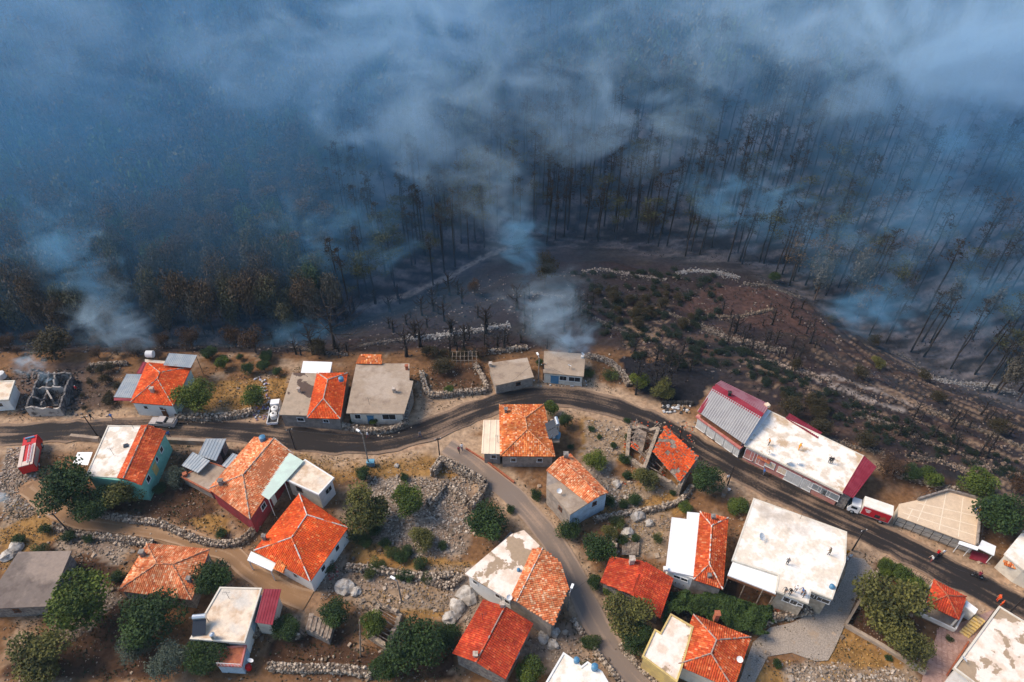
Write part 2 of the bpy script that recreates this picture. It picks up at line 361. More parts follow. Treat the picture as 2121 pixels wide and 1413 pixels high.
# ------------------------------------------------------------------ haze and smoke
def vol_mat(name, color, density, hetero=None, aniso=.0, cone=False):
    m = bpy.data.materials.new(name); m.use_nodes = True; N = m.node_tree.nodes; L = m.node_tree.links
    N.remove(N['Principled BSDF']); out = N['Material Output']
    pv = N.new('ShaderNodeVolumePrincipled'); pv.inputs['Color'].default_value = (*color, 1); pv.inputs['Density'].default_value = density; pv.inputs['Anisotropy'].default_value = aniso
    L.new(pv.outputs[0], out.inputs['Volume'])
    if hetero:
        nscale, lo, hi, seed, pw = hetero
        tc = N.new('ShaderNodeTexCoord'); geo = N.new('ShaderNodeNewGeometry')
        src = tc.outputs['Object']
        if cone:   # narrow at the foot, wide and ragged at the head
            sx = N.new('ShaderNodeSeparateXYZ'); L.new(src, sx.inputs[0]); wd = N.new('ShaderNodeMapRange'); L.new(sx.outputs[2], wd.inputs[0]); wd.inputs[1].default_value = -1; wd.inputs[2].default_value = .7; wd.inputs[3].default_value = .1; wd.inputs[4].default_value = 1
            o_ = []
            for q in (0, 1): dv = N.new('ShaderNodeMath'); dv.operation = 'DIVIDE'; L.new(sx.outputs[q], dv.inputs[0]); L.new(wd.outputs[0], dv.inputs[1]); o_.append(dv.outputs[0])
            cb = N.new('ShaderNodeCombineXYZ'); L.new(o_[0], cb.inputs[0]); L.new(o_[1], cb.inputs[1]); L.new(sx.outputs[2], cb.inputs[2]); src = cb.outputs[0]
        ln = N.new('ShaderNodeVectorMath'); ln.operation = 'LENGTH'; L.new(src, ln.inputs[0])
        fo = N.new('ShaderNodeMapRange'); fo.interpolation_type = 'SMOOTHERSTEP'; fo.inputs[1].default_value = .92; fo.inputs[2].default_value = .1
        mp = N.new('ShaderNodeMapping'); mp.inputs['Location'].default_value = (seed * 13.7, seed * 5.1, seed * 3.3); mp.inputs['Scale'].default_value = (nscale * .75, nscale, nscale * 1.15); mp.inputs['Rotation'].default_value = (.3, -.5, .2)
        L.new(geo.outputs['Position'], mp.inputs[0])
        nn = N.new('ShaderNodeTexNoise'); nn.inputs['Scale'].default_value = 1; nn.inputs['Detail'].default_value = 5; nn.inputs['Roughness'].default_value = .6; nn.inputs['Distortion'].default_value = 1.3; L.new(mp.outputs[0], nn.inputs['Vector'])
        rg = N.new('ShaderNodeMath'); rg.operation = 'MULTIPLY_ADD'; L.new(nn.outputs[0], rg.inputs[0]); rg.inputs[1].default_value = -1.7; rg.inputs[2].default_value = .85; r2 = N.new('ShaderNodeMath'); L.new(rg.outputs[0], r2.inputs[0]); L.new(ln.outputs['Value'], r2.inputs[1]); L.new(r2.outputs[0], fo.inputs[0])
        r = N.new('ShaderNodeMapRange'); r.interpolation_type = 'SMOOTHSTEP'; L.new(nn.outputs[0], r.inputs[0]); r.inputs[1].default_value = lo; r.inputs[2].default_value = hi
        a = N.new('ShaderNodeMath'); a.operation = 'MULTIPLY'; L.new(fo.outputs[0], a.inputs[0]); L.new(r.outputs[0], a.inputs[1])
        c = N.new('ShaderNodeMath'); c.operation = 'MULTIPLY'; L.new(a.outputs[0], c.inputs[0]); c.inputs[1].default_value = density; L.new(c.outputs[0], pv.inputs['Density'])
    return m
mb = MB(); mb.box((0, 200, 38), (1240, 1040, 146)); hz = mb.build('haze', vol_mat('haze_air', (.5, .74, .98), .0001), kind='stuff')
# the even blue smoke that lies along the wooded slope
def smoke_bank():
    V_, F_ = [], []; xa = np.linspace(-330, 330, 34); ya = np.array([-1, -.8, -.5, -.2, 0, 10, 22, 38, 60, 85, 115, 150, 200, 260.])
    n = len(xa); k = len(ya)
    for side in (0, 1):
        for y in ya:
            for x in xa:
                g = float(np.interp(x, GX, GY)); e = float(np.interp(x, EX, EY)); g = max(g, e + 9); yy = g + y if y >= 0 else e + 3 + (g - e - 3) * (1 + y); h = float(H(x, yy))
                V_.append((x, yy, min(h, 90) - 6 if side == 0 else h + .3 + 4 * float(sm(0, 12, yy - e - 3) * sm(28, -5, x)) + 33 * float(sm(-8, 50 - 22 * float(sm(10, -40, x)), yy - g)) * (.8 + .5 * float(fbm(x / 30, yy / 30, 5)))))
    V_ = [(a, b, min(c, 106)) for a, b, c in V_]; q = n * k
    for j in range(k - 1):
        for i in range(n - 1):
            a = j * n + i; F_.append((a, a + n, a + n + 1, a + 1)); F_.append((q + a, q + a + 1, q + a + n + 1, q + a + n))
    for i in range(n - 1):
        F_.append((i, i + 1, q + i + 1, q + i)); a = (k - 1) * n + i; F_.append((a + 1, a, q + a, q + a + 1))
    for j in range(k - 1):
        a = j * n; F_.append((a + n, a, q + a, q + a + n)); a = j * n + n - 1; F_.append((a, a + n, q + a + n, q + a))
    me = bpy.data.meshes.new('smoke_bank'); me.from_pydata(V_, [], F_); me.materials.append(vol_mat('blue_smoke', (.24, .61, 1.0), .0118)); me.update()
    o = link('smoke_bank', me); o['kind'] = 'stuff'; return o
smoke_bank()
import bmesh
def sphere_mesh():
    bm = bmesh.new(); bmesh.ops.create_icosphere(bm, subdivisions=3, radius=1); me = bpy.data.meshes.new('smoke_plume'); bm.to_mesh(me); bm.free(); return me
PLUMES = [ # px, py, lift, (rx, ry, rz), tilt, density, noise scale, lo, hi, tint
 (880, 270, 30, (30, 13, 28), -.35, .04, .075, .38, .70, 1), (790, 90, 38, (56, 16, 30), -.35, .036, .055, .36, .70, 1), (990, 60, 36, (54, 15, 24), 0, .036, .06, .38, .70, 1), (220, 90, 34, (74, 16, 24), .2, .02, .06, .38, .72, 1),
 (1240, 240, 30, (38, 12, 20), .1, .055, .07, .40, .68, 1), (1830, 90, 40, (72, 18, 30), .25, .04, .055, .34, .70, 1), (2100, 60, 40, (56, 20, 36), 0, .055, .055, .32, .68, 1), (1500, 70, 36, (64, 14, 22), 0, .03, .065, .38, .7, 1), (1960, 330, 30, (36, 12, 20), .2, .025, .08, .38, .7, 0),
 (165, 560, 20, (19, 9, 24), -.4, .07, .12, .36, .68, 2), (250, 680, 9, (17, 7, 12), -.6, .1, .17, .36, .66, 3), (1140, 660, 11, (14, 6, 13), -.35, .12, .17, .36, .66, 3), (1195, 712, 5, (12, 4, 6), -.9, .2, .25, .38, .64, 3), (1080, 520, 16, (10, 6, 22), -.1, .08, .15, .40, .66, 2), (1010, 400, 26, (14, 8, 22), -.25, .04, .1, .38, .68, 1),
 (78, 770, 5, (5.5, 3, 6), -.5, .35, .4, .38, .64, 3), (6, 1035, 2, (2.6, 2, 2.8), -.4, .4, .6, .42, .6, 3), (620, 690, 3, (11, 5, 5), 0, .08, .25, .42, .68, 0), (1560, 430, 16, (28, 9, 14), .4, .06, .1, .42, .68, 0), (1820, 640, 10, (14, 7, 10), 0, .08, .14, .42, .66, 0), (1850, 500, 18, (34, 10, 18), .2, .03, .09, .36, .7, 0), (2060, 620, 14, (22, 8, 14), .2, .035, .12, .36, .7, 0), (700, 500, 16, (22, 8, 15), 0, .05, .12, .42, .68, 0)]
pm = sphere_mesh()
for i, (px, py, lift, rr, tilt, dn, ns, lo, hi, t) in enumerate(PLUMES):
    me = pm.copy(); me.materials.append(vol_mat('smoke', [(.3, .66, .98), (.62, .83, .99)][t % 2], dn, (ns, lo, hi, i + 1, 1), cone=t > 1))
    g = above(px, py, lift); o = link('smoke_plume', me, loc=g); o.scale = rr; o.rotation_euler = (0, tilt, 0); o['kind'] = 'stuff'
# ------------------------------------------------------------------ plants
def rot_rand(n, up=0.0, g=rng):
    """n random frames (n,3,3); up pulls the normals upwards"""
    nrm = g.normal(size=(n, 3)); nrm[:, 2] = np.abs(nrm[:, 2]) + up; nrm /= np.linalg.norm(nrm, axis=1)[:, None]
    t = g.normal(size=(n, 3)); t -= (t * nrm).sum(1)[:, None] * nrm; t /= np.linalg.norm(t, axis=1)[:, None]
    return np.stack([t, np.cross(nrm, t), nrm], 2)
def leaves(cent, size, cols, g, up=.3, asp=.7):
    """one quad bent along its middle per centre -> verts, quads, colours"""
    n = len(cent); Rm = rot_rand(n, up, g); s = (size * (.6 + .8 * g.random(n)))[:, None, None]
    base = np.array([[-1, 0, 0], [0, -asp, .18], [1, 0, 0], [0, asp, .18]], float)[None] * s * .5
    V_ = np.einsum('nij,nkj->nki', Rm, base) + cent[:, None, :]
    F_ = np.arange(n * 4).reshape(n, 4); return V_.reshape(-1, 3), F_, np.repeat(cols, 4, 0)
def crown_mesh(name, clumps, n_leaf, size, c_lo, c_hi, m, g, up=.3, asp=.7, hollow=.5):
    """clumps: list of (centre, radii)"""
    vol = np.array([a[1][0] * a[1][1] * a[1][2] for a in clumps]) ** .67; vol /= vol.sum(); P_, C_ = [], []
    for (c, r), w in zip(clumps, vol):
        k = max(6, int(n_leaf * w)); d = g.normal(size=(k, 3)); d /= np.linalg.norm(d, axis=1)[:, None]
        rad = hollow + (1 - hollow) * g.random(k) ** .6; rad *= (.82 + .36 * g.random(k))
        P_.append(np.array(c) + d * rad[:, None] * np.array(r)); tone = g.random() * .65
        t = np.clip(tone + .35 * g.random(k), 0, 1)[:, None]; C_.append(np.array(c_lo) * (1 - t) + np.array(c_hi) * t)
    V_, F_, K_ = leaves(np.concatenate(P_), size, np.concatenate(C_), g, up, asp)
    return np_mesh(name, V_, F_, m, K_)
m_leaf = mat('leaf', (0, 0, 0), attr=True, rough=.75, spec=.25)
m_bark = mat('bark', (.09, .06, .045), (.05, .035, .03), scale=3, bump=.5)
m_char = mat('charred_bark', (.014, .012, .012), (.035, .028, .026), scale=1.2, bump=.4)
def mesh_of(mb, name, m, smooth=True):
    me = bpy.data.meshes.new(name); me.from_pydata(mb.v, [], mb.f); me.materials.append(m); me.update(); me.polygons.foreach_set('use_smooth', [smooth] * len(me.polygons)); return me
def limb(mb, a, b, r0, r1, n=5, wob=.08):
    a = Vector(a); b = Vector(b); L_ = (b - a).length; mid = (a + b) / 2 + Vector((rnd.uniform(-1, 1), rnd.uniform(-1, 1), rnd.uniform(-.3, 1))) * L_ * wob
    mb.path([a, mid, b], [r0, (r0 + r1) / 2, r1], n); return mid
PROTO = {}
def leafy(key, seed, lo, hi, h=1.0, shape='round', size=.06, nl=5200):
    """unit tree: crown of radius about 1, total height about 1.9"""
    g = np.random.default_rng(seed); cl = []; k = {'round': 17, 'open': 19, 'tall': 16, 'bush': 13}[shape]
    zc, zr = {'round': (1.05, .72), 'open': (1.15, .62), 'tall': (1.3, 1.0), 'bush': (.55, .5)}[shape]
    for i in range(k):
        a = g.random() * 6.28; rr = .62 * g.random() ** .5; z = zc + zr * .72 * (g.random() * 2 - 1) * (1 - rr * .4)
        s = (.3 + .2 * g.random()) * (1 if shape != 'tall' else .85); cl.append(((math.cos(a) * rr, math.sin(a) * rr, z), (s, s, s * .78)))
    cl.append(((0, 0, zc), (.55, .55, zr * .7)))
    cr = crown_mesh('crown', cl, nl, size * 1.4, lo, hi, m_leaf, g, up=.5, hollow=.55)
    tb = MB(); tb.path([(0, 0, -.3), (.02, .01, .35 * h), (-.02, .03, zc)], [.075, .06, .03], 7)
    for c, r in cl[:7]: limb(tb, (0, 0, .3 + .3 * g.random()), c, .035, .012)
    PROTO[key] = (cr, mesh_of(tb, 'trunk', m_bark))
G1, G2 = (.018, .035, .008), (.06, .085, .018)
leafy('dark', 1, (.010, .024, .008), (.045, .08, .018)); leafy('dark2', 2, (.010, .024, .008), (.042, .075, .016), shape='open')
leafy('green', 3, (.022, .042, .008), (.12, .155, .02)); leafy('green2', 4, (.022, .042, .008), (.11, .145, .02), shape='open')
leafy('lime', 5, (.05, .075, .01), (.15, .17, .025), shape='open'); leafy('olive', 6, (.035, .04, .014), (.14, .13, .03)); leafy('grey', 7, (.035, .05, .035), (.1, .12, .085), size=.05)
leafy('bush', 8, (.008, .02, .008), (.045, .08, .018), shape='bush', nl=3000); leafy('bush2', 9, (.02, .035, .01), (.1, .12, .03), shape='bush', nl=3000)
leafy('brown', 10, (.026, .015, .009), (.085, .045, .024), shape='open', nl=2400); leafy('scorch', 11, (.02, .018, .008), (.065, .048, .02), shape='round', nl=2600); leafy('juniper', 12, (.006, .014, .009), (.024, .038, .02), shape='bush', nl=1100, size=.09)
for i_, (a_, b_) in enumerate([((.035, .036, .02), (.175, .155, .09)), ((.04, .03, .022), (.2, .135, .085)), ((.025, .042, .022), (.12, .165, .075)), ((.032, .032, .026), (.16, .14, .11))]):
    leafy('can' + 'ABCD'[i_], 60 + i_, a_, b_, shape=['round', 'open', 'round', 'open'][i_], nl=950, size=.115)
    leafy('can' + 'ABCD'[i_] + 'f', 60 + i_, a_, b_, shape=['round', 'open', 'round', 'open'][i_], nl=3000, size=.062); leafy('can' + 'ABCD'[i_] + 'l', 60 + i_, a_, b_, shape=['round', 'open', 'round', 'open'][i_], nl=330, size=.17)
BROAD = ('brown', 'scorch', 'canA', 'canB', 'canC', 'canD', 'canAf', 'canBf', 'canCf', 'canDf', 'canAl', 'canBl', 'canCl', 'canDl')
def plant(kind, loc, r, rz, name, label, cat, group=None, sz=1.0, parts=True):
    cr, tr = PROTO[kind]
    t = empty(name, loc, label, cat, group); t.rotation_euler = (0, 0, rz)
    for nm, me in (('crown', cr), ('trunk', tr)):
        o = link(nm, me, t); o.scale = (r, r, r * sz)
    return t

# tall burnt pines of the slope: prototypes in metres
def pine(key, seed, h, lean, crown, lo, hi, nl, spread=1.0, twigs=10):
    g = np.random.default_rng(seed); tb = MB(); top = Vector((lean * h, g.normal() * .3, h))
    pts = [Vector((0, 0, -1)), Vector((lean * h * .25 + g.normal() * .12, g.normal() * .12, h * .33)), Vector((lean * h * .6 + g.normal() * .15, g.normal() * .15, h * .66)), top]
    tb.path(pts, [.24, .19, .13, .05], 6); cl = []
    for i in range(twigs):
        z = h * (crown + (1 - crown) * (i + .5) / twigs); f = z / h; base = Vector((lean * h * f, 0, z)); a = g.random() * 6.28; L_ = (1 - f * .6) * (2.2 + 1.6 * g.random()) * spread
        tip = base + Vector((math.cos(a) * L_, math.sin(a) * L_, L_ * (.25 + .35 * g.random()))); tb.tube(base, tip, .055, .02, 4, False)
        for q in range(2):
            b2 = base.lerp(tip, .4 + .3 * q); a2 = a + g.normal() * .9; tb.tube(b2, b2 + Vector((math.cos(a2), math.sin(a2), .5)) * L_ * .4, .03, .012, 3, False)
        cl.append((tuple(tip), (1.0 * spread, 1.0 * spread, .6)));
        if i % 2: cl.append((tuple(base.lerp(tip, .6)), (.9 * spread, .9 * spread, .55)))
    cl.append((tuple(top), (.9, .9, .7)))
    cr = crown_mesh('crown', cl, nl, .42, lo, hi, m_leaf, g, up=.2, asp=.55, hollow=.15) if nl else None
    PROTO[key] = (cr, mesh_of(tb, 'trunk', m_char))
pine('pineA', 21, 13, .02, .42, (.03, .032, .016), (.13, .11, .055), 1000, 1.75, 12); pine('pineB', 22, 12, -.03, .4, (.03, .022, .014), (.14, .09, .05), 1000, 1.8, 12); pine('pineC', 23, 14, .03, .45, (.02, .026, .014), (.09, .095, .045), 1000, 1.65, 12)
pine('pineD', 24, 13, 0, .4, (.03, .02, .01), (.16, .1, .055), 1100, 1.9, 12)
pine('thinA', 31, 17, .03, .62, (.012, .012, .010), (.035, .026, .018), 170, .8, 12); pine('thinB', 32, 15, .05, .66, (.012, .012, .010), (.04, .028, .018), 120, .75, 12); pine('thinC', 33, 18, -.01, .7, (.012, .012, .010), (.035, .024, .016), 200, .85, 12)
pine('bareA', 41, 15, .05, .55, (.01, .01, .01), (.03, .02, .015), 40, .6, 14); pine('bareB', 42, 17, .02, .6, (.01, .01, .01), (.03, .02, .015), 30, .55, 14)
def bare_tree(key, seed, h, spread, flat=.5, nb=16):
    g = random.Random(seed); tb = MB(); tb.path([(0, 0, -.5), (.1, 0, h * .35), (0, .1, h * .8), (0, 0, h)], [.28, .2, .1, .03], 7)
    for i in range(nb):
        z = h * (.3 + .65 * i / nb); a = i * 2.4 + g.random(); L_ = spread * (1.1 - .7 * i / nb) * g.uniform(.7, 1.1); d = Vector((math.cos(a), math.sin(a), flat * g.uniform(.2, 1)))
        b = Vector((0, 0, z)); m1 = b + d * L_ * .5; t1 = b + d * L_ + Vector((0, 0, L_ * .25)); tb.path([b, m1, t1], [.08, .055, .02], 4)
        for q in range(5):
            s0 = b.lerp(t1, .3 + .14 * q); a2 = a + g.uniform(-1, 1); tb.tube(s0, s0 + Vector((math.cos(a2), math.sin(a2), g.uniform(.1, .8))) * L_ * .35, .03, .01, 3, False)
    PROTO[key] = (None, mesh_of(tb, 'trunk', m_char))
bare_tree('bareC', 51, 9, 5.5, .35, 20); bare_tree('bareD', 52, 4.5, 1.8, .9, 12); bare_tree('bareE', 53, 3, 1.2, 1.2, 10)

# candidates over the slope, the nearest 300 as trees of their own, the rest one mass
FG = {'pineA': ('pine with scorched brown-green crown on the smoky slope', 'scorched pines of the wooded slope'), 'thinA': ('thin charred pine trunk with sparse dark crown in the smoke', 'charred thin pines in the smoke'),
      'bareA': ('bare charred trunk standing on the burnt slope', 'bare burnt trunks on the slope'), 'brown': ('rust-brown scorched broad tree at the forest edge', 'rust-brown trees at the forest edge')}
cand = []
gr = np.random.default_rng(99)
for yy in np.arange(96, 330, 3.8):
    for xx in np.arange(-215, 215, 3.8):
        x = xx + gr.uniform(-2, 2); y = yy + gr.uniform(-2, 2); g = np.interp(x, GX, GY); g = max(g, np.interp(x, EX, EY) + 9)
        if y < g + 1: continue
        z = float(H(x, y)); px, py = [float(v) for v in proj(x, y, z)]
        if z > 88 or px < -160 or px > 2290 or py < -170: continue
        q = vn(x / 16, y / 16, 12); u = gr.random()
        if px < 700: dens, kinds = 1.0, ['canA', 'canB', 'canC', 'canD', 'pineA', 'pineD']
        elif px < 1120: dens, kinds = (.8 if py > 330 else .9), (['thinA', 'thinC', 'thinC', 'pineC'] if py > 330 else ['canA', 'canD', 'canC', 'pineB'])
        elif py < 230: dens, kinds = 1.0, ['canA', 'canD', 'canC', 'canB', 'thinC', 'pineA']
        elif py < 480 or px < 1640: dens, kinds = 1.0, ['thinA', 'thinB', 'thinC', 'bareA', 'bareB', 'bareB', 'pineC']
        else: dens, kinds = .85, ['thinB', 'bareA', 'pineB', 'pineC', 'thinA', 'thinC', 'bareB', 'canD']
        if px < 620 and y < g + 16: kinds = ['canA', 'canB', 'canD']
        if u > dens * (.6 + .7 * q): continue
        kd = kinds[int(gr.integers(len(kinds)))]
        cand.append(((x * x + y * y + (CAMZ - z) ** 2) ** .5, x, y, z, kd, gr.uniform(.78, 1.15), gr.random() * 6.28, -40 < px < 2160 and -60 < py))
cand.sort()
def fam(k): return 'pineA' if k.startswith('pine') or k[:4] in ('canA', 'canC', 'canD') else 'thinA' if k.startswith('thin') else 'bareA' if k.startswith('bare') else 'brown'
mass = []; n_ind = 0
for d_, x, y, z, kd, s, rz, vis in cand:
    if vis and n_ind < 285:
        n_ind += 1; lab, grp = FG[fam(kd)]; kd = kd + 'f' if kd.startswith('can') else kd; cr, tr = PROTO[kd]
        t = empty('pine_tree' if fam(kd) != 'brown' else 'scorched_tree', (x, y, z), lab, 'tree', grp); t.rotation_euler = (0, 0, 0)
        k_ = s * (3.1 if kd in BROAD else 1)
        for nm, me in (('crown', cr), ('trunk', tr)):
            if me: o = link(nm, me, t); o.scale = (k_, k_, k_ * (2.5 if kd in BROAD else 1)); o.rotation_euler = (0, 0, rz * (0 if fam(kd) in ('thinA', 'bareA') else 1))
    else: mass.append((x, y, z, kd, s, rz))
def arr(me):
    v = np.empty(len(me.vertices) * 3, np.float32); me.vertices.foreach_get('co', v); v = v.reshape(-1, 3)
    me.calc_loop_triangles(); f = np.empty(len(me.loop_triangles) * 3, np.int32); me.loop_triangles.foreach_get('vertices', f); f = f.reshape(-1, 3)
    c = np.empty(len(v) * 4, np.float32)
    if 'Col' in me.color_attributes: me.color_attributes['Col'].data.foreach_get('color', c); c = c.reshape(-1, 4)[:, :3]
    else: c = np.tile(np.array([.02, .017, .016], np.float32), (len(v), 1))
    return v, f, c
AR = {k: [arr(m_) for m_ in PROTO[k] if m_] for k in PROTO}
def merge(items, name, m, maxlf=None):
    VV, FF, CC, n = [], [], [], 0
    for x, y, z, kd, s, rz in items:
        d2 = (x * x + y * y) ** .5
        if kd.startswith('can') and d2 > 175: kd = kd + 'l'
        for v, f, c in AR[kd]:
            if kd in BROAD: s2 = np.array([3.1, 3.1, 7.8]) * s
            else: s2 = s
            if len(f) > 500: f = f.reshape(-1, 6)[::3 if d2 > 215 else 2].reshape(-1, 3)
            w = v * s2; ca, sa = math.cos(rz), math.sin(rz); w = np.stack([w[:, 0] * ca - w[:, 1] * sa, w[:, 0] * sa + w[:, 1] * ca, w[:, 2]], 1) + np.array([x, y, z])
            VV.append(w); FF.append(f + n); CC.append(c); n += len(v)
    return link(name, np_mesh(name, np.concatenate(VV), np.concatenate(FF), m, np.concatenate(CC)))
o = merge(mass, 'forest', m_leaf); o['kind'] = 'stuff'
print('forest', len(cand), n_ind, len(mass))
# ------------------------------------------------------------------ building kit
M_white = mat('white_paint', (.74, .72, .68), (.6, .57, .52), scale=.8, bump=.15, bscale=5, lo=.5, hi=.8)
M_offw = mat('cream_plaster', (.66, .6, .5), (.5, .44, .36), scale=.9, bump=.2, bscale=5, lo=.45, hi=.75)
M_grey = mat('grey_block', (.33, .28, .235), (.24, .2, .17), scale=1.2, bump=.4, bscale=4)
M_gstone = mat('grey_stone_wall', (.27, .24, .21), (.15, .13, .12), scale=2.2, bump=1, bscale=3.5)
M_green = mat('mint_paint', (.16, .42, .33), (.2, .47, .38), scale=1.5)
M_pgreen = mat('pale_green_paint', (.5, .62, .55), (.42, .5, .45), scale=1)
M_crims = mat('crimson_paint', (.3, .03, .04), (.2, .03, .035), scale=1)
M_pink = mat('salmon_paint', (.46, .14, .13), (.5, .25, .2), scale=.6)
M_blue = mat('light_blue_paint', (.38, .5, .6), (.3, .38, .45), scale=1)
M_yellow = mat('yellow_paint', (.62, .45, .16), (.5, .36, .15), scale=1)
M_frame = mat('white_frame', (.75, .74, .72), rough=.5); M_glass = mat('dark_glass', (.02, .025, .03), rough=.12, spec=.6)
M_mortar = mat('pale_mortar', (.52, .44, .37), (.34, .26, .2), scale=2.5, bump=.5, bscale=6)
M_wood = mat('weathered_wood', (.3, .235, .18), (.16, .115, .085), scale=2); M_dwood = mat('brown_wood', (.2, .08, .035), (.12, .05, .025), scale=2)
M_black = mat('black_char', (.015, .014, .014), (.05, .045, .043), scale=1.5, bump=.5)
M_dark = mat('dark_void', (.02, .018, .017)); M_iron = mat('dark_iron', (.05, .045, .045), rough=.5, metal=.4)
M_maroon = mat('maroon_sheet', (.23, .015, .028), (.27, .03, .045), scale=.7, rough=.5); M_mfaint = mat('faded_maroon_sheet', (.34, .15, .17), (.27, .08, .1), scale=.6, rough=.5)
M_zinc = mat('zinc_sheet', (.27, .31, .34), (.35, .37, .38), scale=.6, rough=.45, metal=.3, col3=(.3, .24, .2), scale3=.5, lo3=.6, hi3=.72); M_gsheet = mat('grey_sheet', (.3, .29, .285), (.24, .23, .23), scale=.5, rough=.5)
M_wsheet = mat('white_sheet', (.84, .84, .83), (.78, .77, .75), scale=.4, rough=.5); M_tank = mat('steel_tank', (.55, .58, .6), rough=.3, metal=.7); M_panel = mat('solar_panel', (.03, .035, .045), rough=.25)
M_btank = mat('blue_plastic', (.07, .2, .33), rough=.4); M_red = mat('red_paint', (.5, .012, .012), rough=.35); M_rub = mat('rubber', (.02, .02, .02)); M_mint = mat('mint_sheet', (.55, .68, .58), (.5, .6, .52), scale=.5, rough=.5)
M_cream_sh = mat('cream_sheet', (.74, .6, .44), (.66, .52, .38), scale=.5); M_brick = mat('red_brick', (.4, .13, .06), (.3, .09, .05), scale=3)
def conc(nm, a, b, c, **k): return mat(nm, a, b, scale=k.get('s', .45), lo=k.get('lo', .45), hi=k.get('hi', .6), col3=c, scale3=k.get('s3', .16), lo3=k.get('lo3', .5), hi3=k.get('hi3', .62), bump=.25, bscale=3, jit=.1, rough=.9, detail=8)
C_cream = conc('cream_screed', (.74, .61, .47), (.55, .39, .26), (.62, .56, .48), lo=.42, hi=.62); C_white = conc('white_screed', (.82, .76, .68), (.7, .6, .48), (.5, .42, .34), lo3=.52, hi3=.72)
C_whitest = conc('stained_white_screed', (.84, .77, .68), (.64, .54, .43), (.5, .36, .23), lo3=.52, hi3=.64, s3=.3)
C_brown = conc('brown_concrete', (.34, .26, .19), (.27, .2, .145), (.4, .32, .25)); C_grey = conc('grey_concrete', (.28, .22, .17), (.22, .17, .13), (.38, .31, .25)); C_dark = conc('dark_concrete', (.17, .135, .115), (.13, .1, .085), (.27, .21, .17))
C_patch = conc('patched_screed', (.82, .7, .6), (.68, .54, .42), (.36, .26, .17), lo3=.52, hi3=.54, s3=.2); C_grpatch = conc('patched_grey_concrete', (.38, .29, .21), (.32, .25, .18), (.1, .065, .05), lo3=.56, hi3=.575, s3=.24)

def inset(poly, d):
    p = [Vector((q[0], q[1])) for q in poly]; s = 1 if area2(p) > 0 else -1; out = []; n = len(p)
    for i in range(n):
        a, b, c = p[i - 1], p[i], p[(i + 1) % n]; e1 = (b - a).normalized(); e2 = (c - b).normalized()
        n1 = Vector((-e1.y, e1.x)) * s; n2 = Vector((-e2.y, e2.x)) * s; k = 1 + n1.dot(n2)
        out.append(b + (n1 + n2) * d / max(k, .3))
    return out
WC = {}
def win_mesh(w, h, st):
    k = (round(w, 2), round(h, 2), st)
    if k not in WC:
        f = MB(); t = .09
        for c, s in (((0, 0, h / 2), (w, .14, t)), ((0, 0, -h / 2), (w + .14, .24, t)), ((-w / 2 + t / 2, 0, 0), (t, .12, h - t)), ((w / 2 - t / 2, 0, 0), (t, .12, h - t))): f.box(c, s)
        if w > 1: f.box((0, 0, 0), (t * .8, .1, h - t))
        me = mesh_of(f, 'window', M_dwood if st == 'brown' else M_frame, False)
        g = MB(); g.box((0, -.02, 0), (w - t * 1.6, .06, h - t)); pm_ = mesh_of(g, 'pane', M_glass, False); WC[k] = (me, pm_)
    return WC[k]
TILEP = {'red': [(.52, .085, .022), (.6, .13, .04), (.45, .06, .018), (.68, .24, .11)], 'orange': [(.62, .16, .04), (.72, .25, .08), (.5, .1, .03), (.78, .42, .24)], 'mottled': [(.66, .2, .075), (.7, .3, .14), (.54, .13, .045), (.76, .44, .26)],
         'deep': [(.48, .055, .02), (.42, .045, .018), (.56, .09, .03), (.55, .12, .05)], 'vivid': [(.66, .085, .015), (.58, .07, .015), (.7, .12, .025), (.72, .2, .06)]}
TILEW = {'red': (.45, .25, .25, .05), 'orange': (.45, .3, .15, .1), 'mottled': (.4, .3, .2, .1), 'deep': (.45, .3, .22, .03), 'vivid': (.5, .25, .2, .05)}
m_tile = mat('roof_tile', (0, 0, 0), attr=True, rough=.8, col2=None, jit=.22, bscale=1.2, spec=.2)
